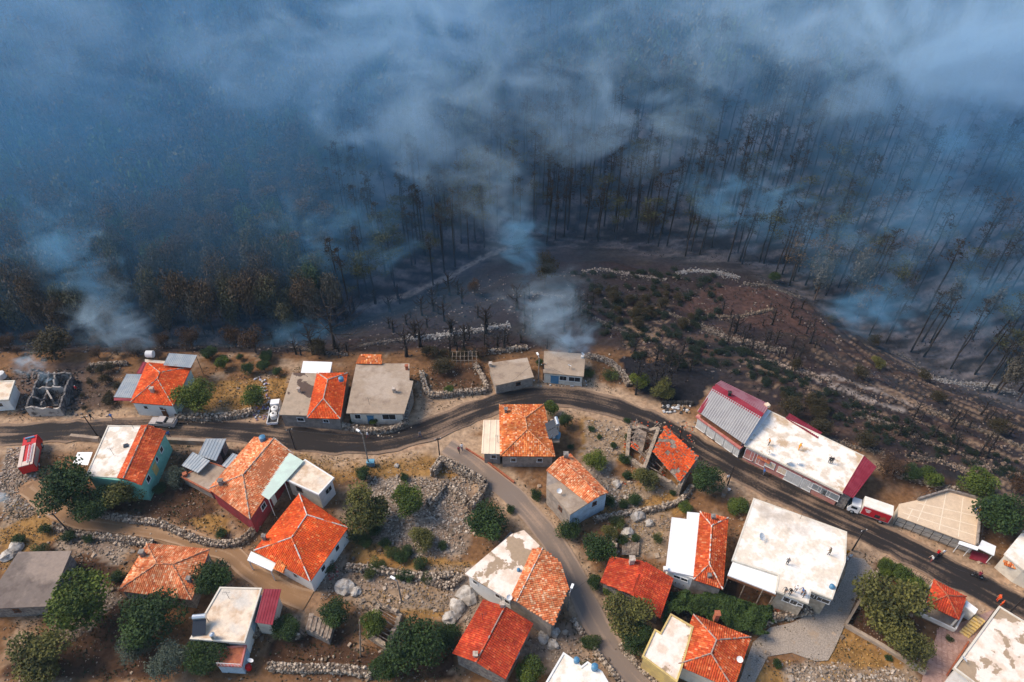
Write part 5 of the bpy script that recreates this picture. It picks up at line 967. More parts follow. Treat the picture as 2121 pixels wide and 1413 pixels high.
# single rocks and the odd big blocks
def rock_mesh(seed):
    bm = bmesh.new(); bmesh.ops.create_icosphere(bm, subdivisions=2, radius=1); g = random.Random(seed); o3 = Vector((g.random() * 9, g.random() * 9, g.random() * 9))
    from mathutils import noise
    for v in bm.verts: k = 1 + .55 * noise.noise(v.co * 1.2 + o3) + .25 * noise.noise(v.co * 3 + o3); v.co = Vector((v.co.x * k, v.co.y * k * .8, v.co.z * k * .6))
    me = bpy.data.meshes.new('boulder'); bm.to_mesh(me); bm.free(); me.materials.append(mat('pale_rock', (.5, .46, .41), (.3, .26, .22), scale=1.6, bump=1, bscale=3)); return me
RK = [rock_mesh(i) for i in range(4)]
for i, (px, py, r, lab) in enumerate([(716, 1218, 1.5, 'tall pale limestone outcrop beside the round-bush terrace'), (738, 1226, .9, 'smaller pale boulder right of the tall limestone outcrop'), (965, 1235, 1.7, 'grey outcrop at the corner of the white gable house'), (945, 1258, 1.4, 'grey slab of rock left of the outcrop by the white gable house'), (935, 1280, 1.2, 'low grey rock above the bright red gable roof'),
    (1278, 1003, .9, 'white boulder lying in the clearing below the collapsed house'), (1235, 955, .8, 'white rock in the stone field above the olive shrub'), (33, 1135, 1.3, 'pale split boulder above the dark concrete slab'), (20, 1150, 1.2, 'second pale boulder at the left edge'), (822, 965, .5, 'cream block lying by the blue waste container'), (1320, 1070, 1.3, 'blue-grey outcrop between footpath and white-roofed house'), (1300, 1105, 1.1, 'blue-grey rock beside the dark garden bed'), (1125, 1320, 1.0, 'round tan boulder in the yard below the mottled gable'), (1145, 1335, .9, 'tan boulder beside the round one below the mottled gable'), (1150, 1312, .8, 'tan boulder topmost of the three below the mottled gable'), (1345, 1085, .8, 'cream boulder near the wall of the white sheet-roofed house')]):
    p = P(px, py, 0); o = link('boulder', RK[i % 4], loc=(p.x, p.y, .1), rz=i * 1.7); o.scale = (r, r, r); tag(o, lab, 'rock')
print('stones', n1, n2, n3, n4, n5)
# ------------------------------------------------------------------ trees and bushes of the village
def s_at(px, py): return FPX / float(np.dot(np.array(P(px, py, 0)) - np.array([0, 0, CAMZ]), FW))
T = [(130, 1000, 60, 'dark', 1.1, 'large dark green tree behind the parked red fire engine'), (190, 1042, 46, 'dark2', .9, 'dark tree between the fire engine tree and the green house corner'), (248, 1015, 44, 'olive', .9, 'olive tree covering the lower left corner of the mint green house'),
 (160, 1240, 70, 'green', 1, 'biggest bright green tree, right of the dark concrete slab'), (75, 1350, 66, 'olive', .9, 'broad yellow-green tree at the bottom left corner'), (305, 1280, 66, 'dark', .9, 'wide dark tree overhanging the weathered orange hip roof'), (275, 1335, 40, 'grey', .9, 'grey-green tree left of the silvery one under the orange roof'), (345, 1365, 46, 'grey', 1, 'silvery olive tree at the bottom beside the cream flat roof'),
 (437, 1192, 44, 'dark', 1, 'round dark tree touching the right corner of the weathered orange roof'), (425, 1355, 48, 'dark2', .8, 'low dark tree in front of the cream flat roof'), (480, 1352, 24, 'green2', .8, 'small green tree over the brick-red terrace'), (590, 1300, 32, 'dark2', .9, 'dark tree beside the maroon sheet strip'), (692, 1268, 34, 'dark', 1, 'round very dark tree above the timber-covered shed'),
 (752, 1052, 56, 'olive', 1, 'large olive-yellow tree right of the big red hip roof'), (842, 1035, 40, 'green2', 1, 'loose green tree above the white rubble field'), (752, 978, 19, 'dark', 1.1, 'small dark tree left of the blue waste container'), (838, 986, 13, 'bush', 1.2, 'small dark bush on the bare slope above the rubble'), (1010, 1078, 47, 'dark', 1, 'large dark green tree between the ruin and the lane'),
 (1058, 1052, 13, 'bush', 1.2, 'small bush at the lane edge right of the ruin wall'), (875, 1112, 30, 'olive', .9, 'round olive bush tree alone in the white rubble'), (772, 1290, 30, 'green', 1, 'green tree left of the collapsed timber frame'), (862, 1335, 62, 'dark2', 1, 'spreading dark green tree at the bottom middle'), (925, 1318, 34, 'dark', 1, 'dark tree between the spreading tree and the bright red gable'), (800, 1375, 38, 'dark2', .9, 'low dark tree at the bottom right of the dark plot'), (1100, 1392, 36, 'green2', .8, 'green bush at the bottom edge right of the bright red gable'),
 (1242, 1132, 38, 'dark', 1.1, 'tall round dark tree beside the short stone wall'), (1265, 1100, 20, 'olive', 1, 'yellow-green tree top behind the tall round dark tree'), (1182, 1097, 32, 'bush', 1.1, 'dark bush at the foot of the tall grey house'), (1111, 1022, 16, 'bush', 1.5, 'egg-shaped dark bush left of the tall grey house'), (1278, 1082, 18, 'bush2', 1, 'green bush above the boulder garden'), (1235, 950, 27, 'lime', .9, 'yellow-green tree behind the tall grey house'), (1171, 868, 16, 'dark', 1.3, 'small dark tree next to the roof-side solar tank'), (1141, 843, 19, 'green', 1, 'green tree at the back corner of the orange pyramid roof'),
 (1465, 988, 36, 'dark', 1.1, 'round dark tree between the ruin and the road'), (1338, 985, 29, 'olive', 1, 'olive tree against the front of the collapsed house'), (1295, 951, 17, 'bush', 1.2, 'dark bush left of the collapsed house'), (1298, 982, 14, 'bush', 1.2, 'dark bush below the one left of the ruin'), (1300, 870, 10, 'bush', 1, 'low dark bush inside the ruin edge'), (1312, 1033, 19, 'bush', 1, 'dark round bush above the footpath, right one of the pair'), (1290, 1043, 15, 'bush', 1, 'dark bush above the footpath, left one of the pair'), (1261, 1034, 18, 'bush', 1.1, 'dark bush at the right corner of the tall grey house'), (1394, 1021, 9, 'bush', 1.1, 'tiny dark bush on the footpath wall'), (1225, 886, 10, 'bush', 1, 'small bush high in the stony plot'), (1242, 903, 8, 'bush', 1, 'smallest bush in the stony plot'), (1271, 922, 10, 'bush', 1.2, 'bush in the middle of the stony plot'), (1183, 925, 9, 'bush', 1.1, 'bush in the narrow gap behind the pyramid-roofed house'), (1300, 905, 11, 'bush', 1, 'bush on the left wall of the collapsed house'),
 (1300, 1268, 54, 'olive', 1, 'big brownish olive tree over the lane below the plain red gable'), (1320, 1318, 38, 'dark2', .9, 'dark lower tree beside the yellow-trimmed house'), (1232, 1205, 18, 'dark2', 1, 'small dark tree between the lane and the plain red gable'), (1262, 1222, 16, 'green', 1, 'green tree touching the plain red roof corner'),
 (1848, 1243, 74, 'olive', 1, 'largest olive tree inside the walled garden'), (1885, 1328, 50, 'olive', 1, 'lower olive tree inside the walled garden'), (1885, 1200, 34, 'green2', .8, 'green tree near the road in the walled garden'), (1835, 1180, 18, 'green2', .8, 'bright green tree in the top corner of the walled garden'), (2075, 1060, 56, 'dark2', 1, 'big green tree behind the terrace court at the right edge'), (2030, 1000, 40, 'green', 1, 'green tree behind the top corner of the terrace court'), (1932, 985, 26, 'green2', .9, 'green tree on the tan wall left of the terrace court'), (1892, 975, 22, 'dark', 1, 'dark tree between the brown one and the tan wall'), (1848, 962, 32, 'brown', .9, 'rust brown tree beside the maroon roof end'), (2115, 1005, 30, 'brown', .9, 'brown tree at the right edge above the green one'),
 (402, 815, 42, 'lime', 1, 'bright yellow-green tree at the right wall of the orange hip house'), (524, 818, 29, 'green', .9, 'green tree in the straw-yellow plot'), (512, 760, 16, 'dark', 1, 'dark round tree on the burnt edge above the straw plot'), (458, 748, 17, 'green', 1, 'dull green tree behind the straw plot'), (96, 708, 52, 'scorch', .8, 'wide olive-brown tree behind the burnt-out house'), (390, 695, 27, 'brown', 1.1, 'brown scorched tree behind the orange hip house'), (478, 690, 26, 'brown', 1.3, 'tall brown scorched tree, left of the pair behind the straw plot'), (520, 700, 30, 'brown', 1.2, 'brown scorched tree, right of the pair behind the straw plot'), (656, 715, 25, 'scorch', 1, 'olive tree behind the white back roof'), (362, 985, 26, 'grey', .9, 'grey-green shrub right of the mint green wall'), (330, 1010, 16, 'dark2', 1, 'dark shrub at the foot of the mint green wall'),
 (1326, 786, 22, 'lime', .9, 'yellow-green tree at the burnt edge, left one'), (1375, 803, 27, 'olive', .9, 'olive tree at the burnt edge, right of the yellow-green one'), (1265, 776, 18, 'bush2', 1, 'green bush on the path above the road bend'), (1219, 772, 14, 'bush2', 1, 'green bush against the slab-roofed house at the smoke'), (930, 805, 12, 'green', 1, 'small green tree inside the walled garden'), (915, 752, 30, 'scorch', .7, 'brown-green hedge tree at the top of the walled garden'), (1000, 728, 16, 'brown', 1, 'brown shrub behind the hut'), (1118, 750, 10, 'dark2', 1, 'dark shrub between the hut and the slab-roofed house'),
 (731, 872, 9, 'bush', 1, 'small bush in front of the brown slab house, left one'), (773, 871, 11, 'green', 1, 'green shrub in front of the blue shopfront'), (1530, 1048, 26, 'green2', .5, 'low green hedge at the top left of the largest white roof'), (1420, 1050, 18, 'green', .8, 'green tree beside the footpath end'), (1610, 1375, 13, 'bush', 1.4, 'dark bush at the gravel yard edge'), (1840, 1360, 10, 'bush', 1, 'dark bush under the walled garden fence'), (1968, 1322, 9, 'bush2', 1, 'small tree in the square planter on the rose paving'),
 (1700, 880, 30, 'scorch', .9, 'dull brown-green tree behind the maroon lean-to'), (1640, 840, 32, 'scorch', 1, 'dark brown-green tree behind the hall'), (1650, 750, 16, 'scorch', 1.3, 'lone dark upright tree on the brown hillside'), (1785, 765, 22, 'scorch', .8, 'brown-green tree on the brown hillside, lower one'), (1822, 748, 18, 'olive', .8, 'olive tree on the brown hillside, upper one'), (1945, 815, 20, 'scorch', .9, 'dull brown-green tree above the charred plots'), (2075, 880, 26, 'scorch', 1, 'brown-green tree in the charred plots'), (1725, 655, 16, 'scorch', .9, 'dull brown-green tree at the edge of the hill spur'), (1605, 572, 14, 'dark2', 1, 'dark bush on the crest of the hill spur'), (1815, 700, 18, 'scorch', 1, 'brownish tree on the slope beyond the spur'), (1795, 905, 26, 'scorch', .9, 'dull tree on the stony slope behind the white block'), (1800, 540, 38, 'brown', 1, 'large rust-brown tree leaning over the gully'), (1715, 525, 24, 'brown', 1.1, 'pale brown tree left of the large rust-brown one'), (1345, 445, 26, 'brown', 1.2, 'tall pale brown tree rising from the far tree line'), (1075, 490, 24, 'scorch', 2.0, 'tall leafy smoking tree at the end of the white terrace path'), (1130, 545, 28, 'scorch', 1.8, 'smoking tree right of the tallest smoking one'), (983, 592, 17, 'brown', 1.3, 'small russet tree alone on the dark burnt slope'), (1918, 770, 18, 'scorch', 1, 'dark tree on the ashen stone line')]
HILLT = 0
for px, py, r, kd, sz, lab in T:
    s = s_at(px, py); R_ = r / s * .98; zc = (.55 if kd.startswith('bush') else 1.1) * R_ * sz
    p = P(px, py, zc)
    if float(interpS(p) if False else 0) or H(p.x, p.y) < -.5 or H(p.x, p.y) > .5:
        for _ in range(4): p = P(px, py, float(H(p.x, p.y)) + zc)
    plant(kd, (p.x, p.y, float(H(p.x, p.y)) - .05), R_, rnd.random() * 6.28, 'bush' if kd.startswith('bush') else 'leafy_tree', lab, 'bush' if kd.startswith('bush') else 'tree', sz=sz)
for px, py, sc, lab in [(690, 715, 1.0, 'black leafless tree with flat branches on the burnt ground')]:
    p = P(px, py, -1); plant('bareC', (p.x, p.y, float(H(p.x, p.y))), 1, 0, 'dead_tree', lab, 'tree') if False else None
def bare(kd, px, py, sc, lab, group=None):
    p = G(px, py); t = empty('dead_tree', p, lab, 'tree', group); t.rotation_euler = (0, 0, rnd.random() * 6); o = link('trunk', PROTO[kd][1], t); o.scale = (sc, sc, sc)
bare('bareC', 694, 722, 1.45, 'black leafless spreading tree on the burnt ground behind the village')
g2 = random.Random(5)
for i in range(95):
    px, py = g2.uniform(520, 1230), g2.uniform(610, 738)
    bare(g2.choice(['bareD', 'bareE', 'bareE']), px, py, g2.uniform(.7, 1.6), 'small black leafless burnt tree on the charred field behind the village', 'small burnt trees on the charred field')
for i in range(60): bare(g2.choice(['bareD', 'bareE']), *((g2.uniform(1480, 1700), g2.uniform(620, 760)) if i % 2 else (g2.uniform(1860, 2121), g2.uniform(850, 960))), g2.uniform(.6, 1.1), 'small black leafless burnt tree on the terraces right of the hall', 'small burnt trees on the right terraces') if True else None
for i in range(16): bare('bareD', g2.uniform(1310, 1440), g2.uniform(725, 820), g2.uniform(.8, 1.2), 'black leafless tree on the charred bank left of the hall', 'burnt trees left of the hall')
def inp(px, py, poly): return bool(inpoly(np.array([px]), np.array([py]), poly)[0])
SH = [([(1150, 560), (1480, 560), (1500, 640), (1420, 700), (1240, 700)], 130, 'juniper', 9.5, 'dark green shrub on the smoky terraces', 'dark shrubs on the smoky terraces'), ([(1440, 690), (1560, 730), (1700, 800), (1640, 830), (1540, 780), (1420, 740)], 90, 'juniper', 9, 'round near-black shrub on the stony terraces behind the hall', 'round shrubs behind the hall'),
      ([(1270, 690), (1430, 700), (1500, 760), (1330, 760)], 34, 'juniper', 11, 'dark low shrub on the charred terrace', 'low shrubs on the charred terrace'), ([(1660, 790), (1900, 880), (2121, 960), (2121, 1000), (1850, 930), (1700, 870)], 140, 'juniper', 8.5, 'small dark shrub between the stony plots', 'shrubs between the stony plots'),
      ([(1230, 600), (1440, 600), (1440, 680), (1290, 690)], 22, 'scorch', 14, 'dull green bushy tree on the smoky terraces', 'dull bushy trees on the smoky terraces'), ([(180, 770), (265, 760), (250, 850), (170, 850)], 14, 'scorch', 12, 'brown-green thicket bush beside the burnt-out house', 'thicket beside the burnt-out house'), ([(0, 690), (340, 715), (340, 745), (0, 740)], 22, 'brown', 18, 'brown scorched bush along the burnt village edge', 'scorched bushes along the village edge'),
      ([(420, 740), (600, 745), (590, 780), (430, 775)], 9, 'dark', 13, 'dark green bush on the back edge of the straw plot', 'bushes behind the straw plot'), ([(860, 735), (1010, 725), (1010, 745), (870, 755)], 9, 'scorch', 13, 'brown-green bush behind the walled garden', 'bushes behind the walled garden'), ([(1820, 1175), (1915, 1215), (1905, 1240), (1830, 1200)], 8, 'green2', 14, 'green shrub in the top of the walled garden', 'shrubs in the walled garden'), ([(1620, 800), (1720, 860), (1700, 880), (1610, 830)], 12, 'scorch', 15, 'dark bushy tree behind the hall and white block', 'dark trees behind the hall')]
EXTRA = []
for poly, n, kd, r, lab, grp in SH:
    k = 0
    while k < n:
        px = g2.uniform(min(p[0] for p in poly), max(p[0] for p in poly)); py = g2.uniform(min(p[1] for p in poly), max(p[1] for p in poly))
        if not inp(px, py, poly): continue
        k += 1; p = G(px, py); R_ = r / s_at(px, py) * g2.uniform(.6, 1.25)
        if kd == 'juniper' and k > 48: EXTRA.append((p.x, p.y, p.z, kd, R_, g2.random() * 6.28)); continue
        plant(kd, (p.x, p.y, p.z), R_, g2.random() * 6.28, 'shrub', lab, 'bush', grp)
for i, (px, py) in enumerate([(765, 1190), (830, 1192), (850, 1192), (885, 1198), (778, 1100), (795, 1125), (812, 1145), (832, 1158), (842, 1145), (742, 1110), (757, 1125), (703, 1125), (680, 1175), (916, 1132), (868, 1170), (783, 1172), (95, 1098), (40, 1120), (85, 1140), (140, 1112), (182, 1115), (640, 770), (460, 1105), (240, 1195), (1215, 1390), (1216, 1330), (1700, 950), (1363, 1115), (1315, 1115), (1290, 1120), (1228, 1330)]):
    p = P(px, py, .5); plant('bush' if i % 3 else 'bush2', (p.x, p.y, 0), g2.uniform(.9, 1.5) * (1.25 if 4 <= i <= 9 else 1), g2.random() * 6, 'bush', 'small dark rounded bush growing among the stones between the houses', 'bush', 'small bushes among the stones')
o = merge(EXTRA, 'undergrowth', m_leaf, 10 ** 9); o['kind'] = 'stuff'
# vine cover between the white-roofed and yellow houses
g3 = np.random.default_rng(8); W = [P(a, b, 1.0) for a, b in [(1385, 1235), (1430, 1228), (1500, 1240), (1600, 1262), (1590, 1310), (1555, 1322), (1500, 1300), (1440, 1278), (1395, 1275), (1372, 1290)]]; Wp = [(p.x, p.y) for p in W]
x = g3.uniform(min(p[0] for p in Wp), max(p[0] for p in Wp), 26000); y = g3.uniform(min(p[1] for p in Wp), max(p[1] for p in Wp), 26000); k = inpoly(x + (vn(x, y, 3) - .5) * 1.5, y + (vn(x, y, 6) - .5) * 1.5, Wp); x = x[k]; y = y[k]
z = .2 + 2.6 * fbm(x / 1.6, y / 1.6, 44, 3) + g3.random(len(x)) * .3; tt = np.clip(vn(x / .8, y / .8, 9) * .7 + g3.random(len(x)) * .3, 0, 1)[:, None]
V_, F_, K_ = leaves(np.stack([x, y, z], 1), .3, np.array((.015, .03, .008)) * (1 - tt) + np.array((.055, .095, .02)) * tt, g3, .9); o = link('vine_cover', np_mesh('vine_cover', V_, F_, m_leaf, K_)); tag(o, 'dense dark green vine thicket filling the yard between the yellow house and white building', 'vine', kind='stuff')
# dry grass and low weeds
def tufts(polys, per, h, lo, hi, name, seed, ground=False, nk=.35):
    g = np.random.default_rng(seed); PP = []
    for pl in polys:
        W = [G(*p) if ground else P(*p, 0) for p in pl]; W = [(p.x, p.y) for p in W]; a = abs(area2(W)) / 2; x0, x1 = min(p[0] for p in W), max(p[0] for p in W); y0, y1 = min(p[1] for p in W), max(p[1] for p in W)
        m = int(per * (x1 - x0) * (y1 - y0)); x = g.uniform(x0, x1, m); y = g.uniform(y0, y1, m); k = inpoly(x + (vn(x / 2, y / 2, 4) - .5) * 4, y + (vn(x / 2, y / 2, 8) - .5) * 4, W) & (fbm(x / 1.7, y / 1.7, seed, 3) > nk + .1)
        if not ground: k &= (dline(x, y, MAIN) > 3.4) & (dline(x, y, LANE) > 2.3) & (dline(x, y, DIRT) > 1.9)
        PP.append(np.stack([x[k], y[k], H(x[k], y[k]) + h * .3], 1))
    PP = np.concatenate(PP); t = g.random(len(PP))[:, None]; V_, F_, K_ = leaves(PP, h, np.array(lo) * (1 - t) + np.array(hi) * t, g, 0, .45); o = link(name, np_mesh(name, V_, F_, m_leaf, K_)); o['kind'] = 'stuff'; return len(PP)
a = tufts(STRAWS, 7, .34, (.2, .11, .04), (.5, .31, .1), 'dry_grass', 1); b = tufts(GARDEN, 5, .36, (.012, .02, .008), (.05, .065, .02), 'low_weeds', 2)
c = tufts([[(0, 760), (1300, 760), (1290, 850), (900, 900), (0, 900)], [(0, 920), (900, 960), (1900, 1180), (1760, 1413), (0, 1413)]], 4, .36, (.012, .016, .007), (.1, .075, .032), 'scrub', 3, nk=.42)
d = tufts([[(1100, 330), (2200, 330), (2200, 830), (1760, 700), (1640, 570), (1100, 500)], [(560, 500), (1050, 400), (1050, 510), (560, 660)], [(1150, 560), (1640, 580), (1760, 700), (2121, 830), (2121, 1010), (1800, 950), (1300, 760)], [(300, 660), (1100, 560), (1200, 740), (300, 745)]], 1.6, .5, (.008, .008, .008), (.06, .045, .035), 'burnt_scrub', 4, True, .4)
print('tufts', a, b, c, d)
# ------------------------------------------------------------------ vehicles
def wheel(root, x, y, r=.42, w=.28):
    t = MB(); t.tube((x, y - w / 2, r), (x, y + w / 2, r), r, n=16); o = link('wheel', mesh_of(t, 'wheel', M_rub), root)
    k = MB(); k.tube((x, y - w / 2 - .01, r), (x, y + w / 2 + .01, r), r * .55, n=12); link('rim', mesh_of(k, 'rim', M_tank), o); return o
def part(root, name, m, fn, par=None):
    b = MB(); fn(b); return link(name, mesh_of(b, name, m, False), par or root)
def profile(b, pts, y0, y1, ins=0):
    """side outline (x, z) swept from y0 to y1"""
    n = len(pts); zm = max(p[1] for p in pts); f = lambda p: ins * max(0, (p[1] - .9)) / max(zm - .9, .1)
    b.add([(p[0], y0 + f(p), p[1]) for p in pts] + [(p[0], y1 - f(p), p[1]) for p in pts], [tuple(range(n)), tuple(range(n, 2 * n))[::-1]] + [(i, n + i, n + (i + 1) % n, (i + 1) % n) for i in range(n)])
def place(name, label, cat, px, py, ang, group=None, z=.03): 
    p = P(px, py, 0); t = empty(name, (p.x, p.y, z), label, cat, group); t.rotation_euler = (0, 0, ang); return t
def ang_px(a, b):
    d = P(*b) - P(*a); return math.atan2(d.y, d.x)
# white box truck
M_rbox = mat('red_truck_side', (.55, .02, .03), rough=.4); M_cab = mat('white_enamel', (.78, .78, .78), rough=.35)
t = place('box_truck', 'white box truck with red lettered side panel parked by the terrace court', 'truck', 1795, 1066, ang_px((1765, 1055), (1830, 1078)) + math.pi)
part(t, 'chassis', M_iron, lambda b: b.box((0, 0, .62), (6.2, 1.0, .25))); part(t, 'cargo_box', mat('cream_truck_box', (.8, .75, .66), (.72, .66, .56)), lambda b: b.box((-.9, 0, 1.95), (4.4, 2.1, 2.2)))
pn = part(t, 'side_panel', M_rbox, lambda b: b.box((-.9, 1.06, 1.9), (4.2, .04, 1.9))); part(t, 'side_panel', M_rbox, lambda b: b.box((-.9, -1.06, 1.9), (4.2, .04, 1.9)))
for i, (x_, z_, w_) in enumerate([(-.0, 2.35, .9), (-.05, 2.05, .7), (-.1, 1.8, .5)]): part(t, 'lettering', M_white, lambda b: b.box((x_ + .4, 1.09, z_), (w_, .02, .14)), pn)
part(t, 'printed_picture', M_black, lambda b: b.box((-1.2, 1.09, 1.6), (.8, .02, .7)), pn); part(t, 'printed_picture', M_brick, lambda b: (b.box((-2.1, 1.09, 1.5), (.9, .02, .5)), b.box((-2.2, 1.09, 1.9), (.4, .02, .3))), pn)
part(t, 'cab', M_cab, lambda b: profile(b, [(1.45, .5), (3.2, .5), (3.25, 1.2), (2.85, 2.1), (1.45, 2.15)], -.95, .95, .08)); part(t, 'windscreen', M_glass, lambda b: b.add([(3.24, -.8, 1.28), (3.24, .8, 1.28), (2.9, .75, 2.05), (2.9, -.75, 2.05)], [(0, 1, 2, 3)]))
for s in (-1, 1): part(t, 'side_window', M_glass, lambda b: b.box((2.35, s * .93, 1.6), (.9, .06, .5))); part(t, 'headlight', M_frame, lambda b: b.box((3.24, s * .7, .8), (.05, .3, .2)))
for x_ in (2.4, -2.0):
    for y_ in (-.85, .85): wheel(t, x_, y_, .42)
# fire engine
t = place('fire_engine', 'red fire engine with pale roof deck and ladder parked beside the dark tree', 'fire engine', 72, 952, ang_px((70, 990), (82, 915)))
part(t, 'chassis', M_iron, lambda b: b.box((0, 0, .6), (7.6, 1.2, .3))); part(t, 'body', M_red, lambda b: b.box((-1.2, 0, 1.6), (5.0, 2.3, 1.9))); part(t, 'roof_deck', mat('pale_deck', (.62, .5, .42)), lambda b: (b.box((-1.2, .85, 2.62), (5.0, .6, .14)), b.box((-1.2, -.95, 2.62), (5.0, .4, .14)), b.box((-3.2, 0, 2.62), (1.0, 1.2, .14))))
part(t, 'cab', M_red, lambda b: profile(b, [(1.4, .5), (3.7, .5), (3.75, 1.4), (3.5, 2.55), (1.4, 2.6)], -1.15, 1.15, .06)); part(t, 'windscreen', M_glass, lambda b: b.add([(3.76, -1.0, 1.45), (3.76, 1.0, 1.45), (3.54, .95, 2.4), (3.54, -.95, 2.4)], [(0, 1, 2, 3)])); part(t, 'light_bar', M_btank, lambda b: b.box((3.0, 0, 2.7), (.3, 1.5, .18))); part(t, 'roof_hatch', M_iron, lambda b: b.box((2.4, .1, 2.63), (.7, .6, .06)))
lad = part(t, 'ladder', M_tank, lambda b: (b.box((-1.1, -.75, 2.85), (4.2, .07, .1)), b.box((-1.1, -.25, 2.85), (4.2, .07, .1))))
for i in range(12): part(t, 'rung', M_tank, lambda b: b.box((-3.0 + i * .34, -.5, 2.85), (.06, .5, .06)), lad)
for x_ in (2.6, -2.2): 
    for y_ in (-1.0, 1.0): wheel(t, x_, y_, .5, .34)
for s in (-1, 1): part(t, 'locker_shutter', M_tank, lambda b: b.box((-1.2, s * 1.16, 1.7), (4.2, .04, 1.2)))
# pickup
def pickup(t, m, bed):
    part(t, 'body', m, lambda b: (profile(b, [(-2.4, .45), (2.45, .45), (2.5, .85), (2.35, 1.0), (1.2, 1.08), (.95, 1.1), (-.7, 1.1), (-2.4, 1.05)], -.85, .85), ))
    part(t, 'cab', m, lambda b: profile(b, [(-.8, 1.08), (1.15, 1.08), (.7, 1.62), (-.6, 1.65)], -.8, .8, .12)); part(t, 'windscreen', M_glass, lambda b: b.add([(1.16, -.72, 1.12), (1.16, .72, 1.12), (.74, .62, 1.58), (.74, -.62, 1.58)], [(0, 1, 2, 3)])); part(t, 'rear_window', M_glass, lambda b: b.add([(-.82, .7, 1.14), (-.82, -.7, 1.14), (-.64, -.62, 1.58), (-.64, .62, 1.58)], [(0, 1, 2, 3)]))
    part(t, 'load_bed', bed, lambda b: b.box((-1.6, 0, 1.07), (1.4, 1.4, .08)))
    for s in (-1, 1): part(t, 'side_window', M_glass, lambda b: b.box((.1, s * .78, 1.35), (1.1, .06, .35))); part(t, 'headlight', M_frame, lambda b: b.box((2.46, s * .6, .75), (.06, .3, .16))); part(t, 'bed_side', m, lambda b: b.box((-1.6, s * .8, 1.2), (1.6, .08, .3)))
    part(t, 'tailgate', m, lambda b: b.box((-2.4, 0, 1.15), (.08, 1.6, .4)))
    for x_ in (1.55, -1.5):
        for y_ in (-.78, .78): wheel(t, x_, y_, .34, .22)
t = place('pickup_truck', 'silver-grey pickup with dark bed parked on the road above the green house', 'pickup', 341, 880, ang_px((366, 881), (312, 877))); pickup(t, mat('silver_paint', (.42, .38, .37), rough=.4), M_iron); part(t, 'load', M_gsheet, lambda b: b.box((-1.6, 0, 1.25), (1.1, 1.1, .25)))
t = place('tanker_truck', 'white small truck carrying two round white tanks beside the grey slab house', 'truck', 571, 862, ang_px((568, 880), (577, 834)))
part(t, 'chassis', M_iron, lambda b: b.box((0, 0, .55), (5.6, 1.0, .2))); part(t, 'cab', M_cab, lambda b: profile(b, [(1.3, .45), (2.9, .45), (2.95, 1.1), (2.6, 1.95), (1.3, 2.0)], -.9, .9, .08)); part(t, 'windscreen', M_glass, lambda b: b.add([(2.94, -.75, 1.15), (2.94, .75, 1.15), (2.64, .7, 1.85), (2.64, -.7, 1.85)], [(0, 1, 2, 3)])); part(t, 'load_bed', M_iron, lambda b: b.box((-.9, 0, .8), (4.0, 1.9, .1)))
for s in (-1, 1): part(t, 'bed_side', M_cab, lambda b: b.box((-.9, s * .95, 1.05), (4.0, .08, .5)))
part(t, 'tailgate', M_cab, lambda b: b.box((-2.9, 0, 1.05), (.08, 1.9, .5)))
for x_ in (.45, -1.1):
    o = part(t, 'tank', M_white, lambda b: (b.tube((x_, -.1, .85), (x_, -.1, 1.75), .68, n=18), b.tube((x_, -.1, 1.75), (x_, -.1, 1.95), .68, .35, 18))); part(t, 'tank_lid', M_iron, lambda b: b.tube((x_, -.1, 1.95), (x_, -.1, 2.02), .2, n=10), o)
for x_ in (2.1, -1.9):
    for y_ in (-.75, .75): wheel(t, x_, y_, .38, .24)
def motorbike(px, py, a, lab, m, group=None):
    t = place('motorcycle', lab, 'motorcycle', px, py, a, group)
    part(t, 'frame', M_iron, lambda b: (b.tube((-.45, 0, .4), (.35, 0, .75), .06, n=6), b.tube((.35, 0, .8), (.62, 0, .33), .04, n=6), b.box((0, 0, .42), (.45, .25, .3)))); part(t, 'fuel_tank', m, lambda b: b.box((.12, 0, .82), (.45, .26, .22), taper=.7)); part(t, 'seat', M_rub, lambda b: b.box((-.35, 0, .8), (.6, .26, .1))); part(t, 'handlebar', M_iron, lambda b: b.tube((.35, -.35, 1.05), (.35, .35, 1.05), .03, n=6)); part(t, 'fairing', m, lambda b: b.box((.45, 0, .8), (.2, .4, .5)))
    for x_ in (-.6, .65): wheel(t, x_, 0, .31, .1)
motorbike(1938, 1152, ang_px((1925, 1165), (1945, 1140)), 'red motorcycle standing on the road near the roadside shelter', M_red); motorbike(2022, 1196, ang_px((2030, 1198), (2012, 1192)), 'dark motorcycle ridden along the right end of the road', M_iron)
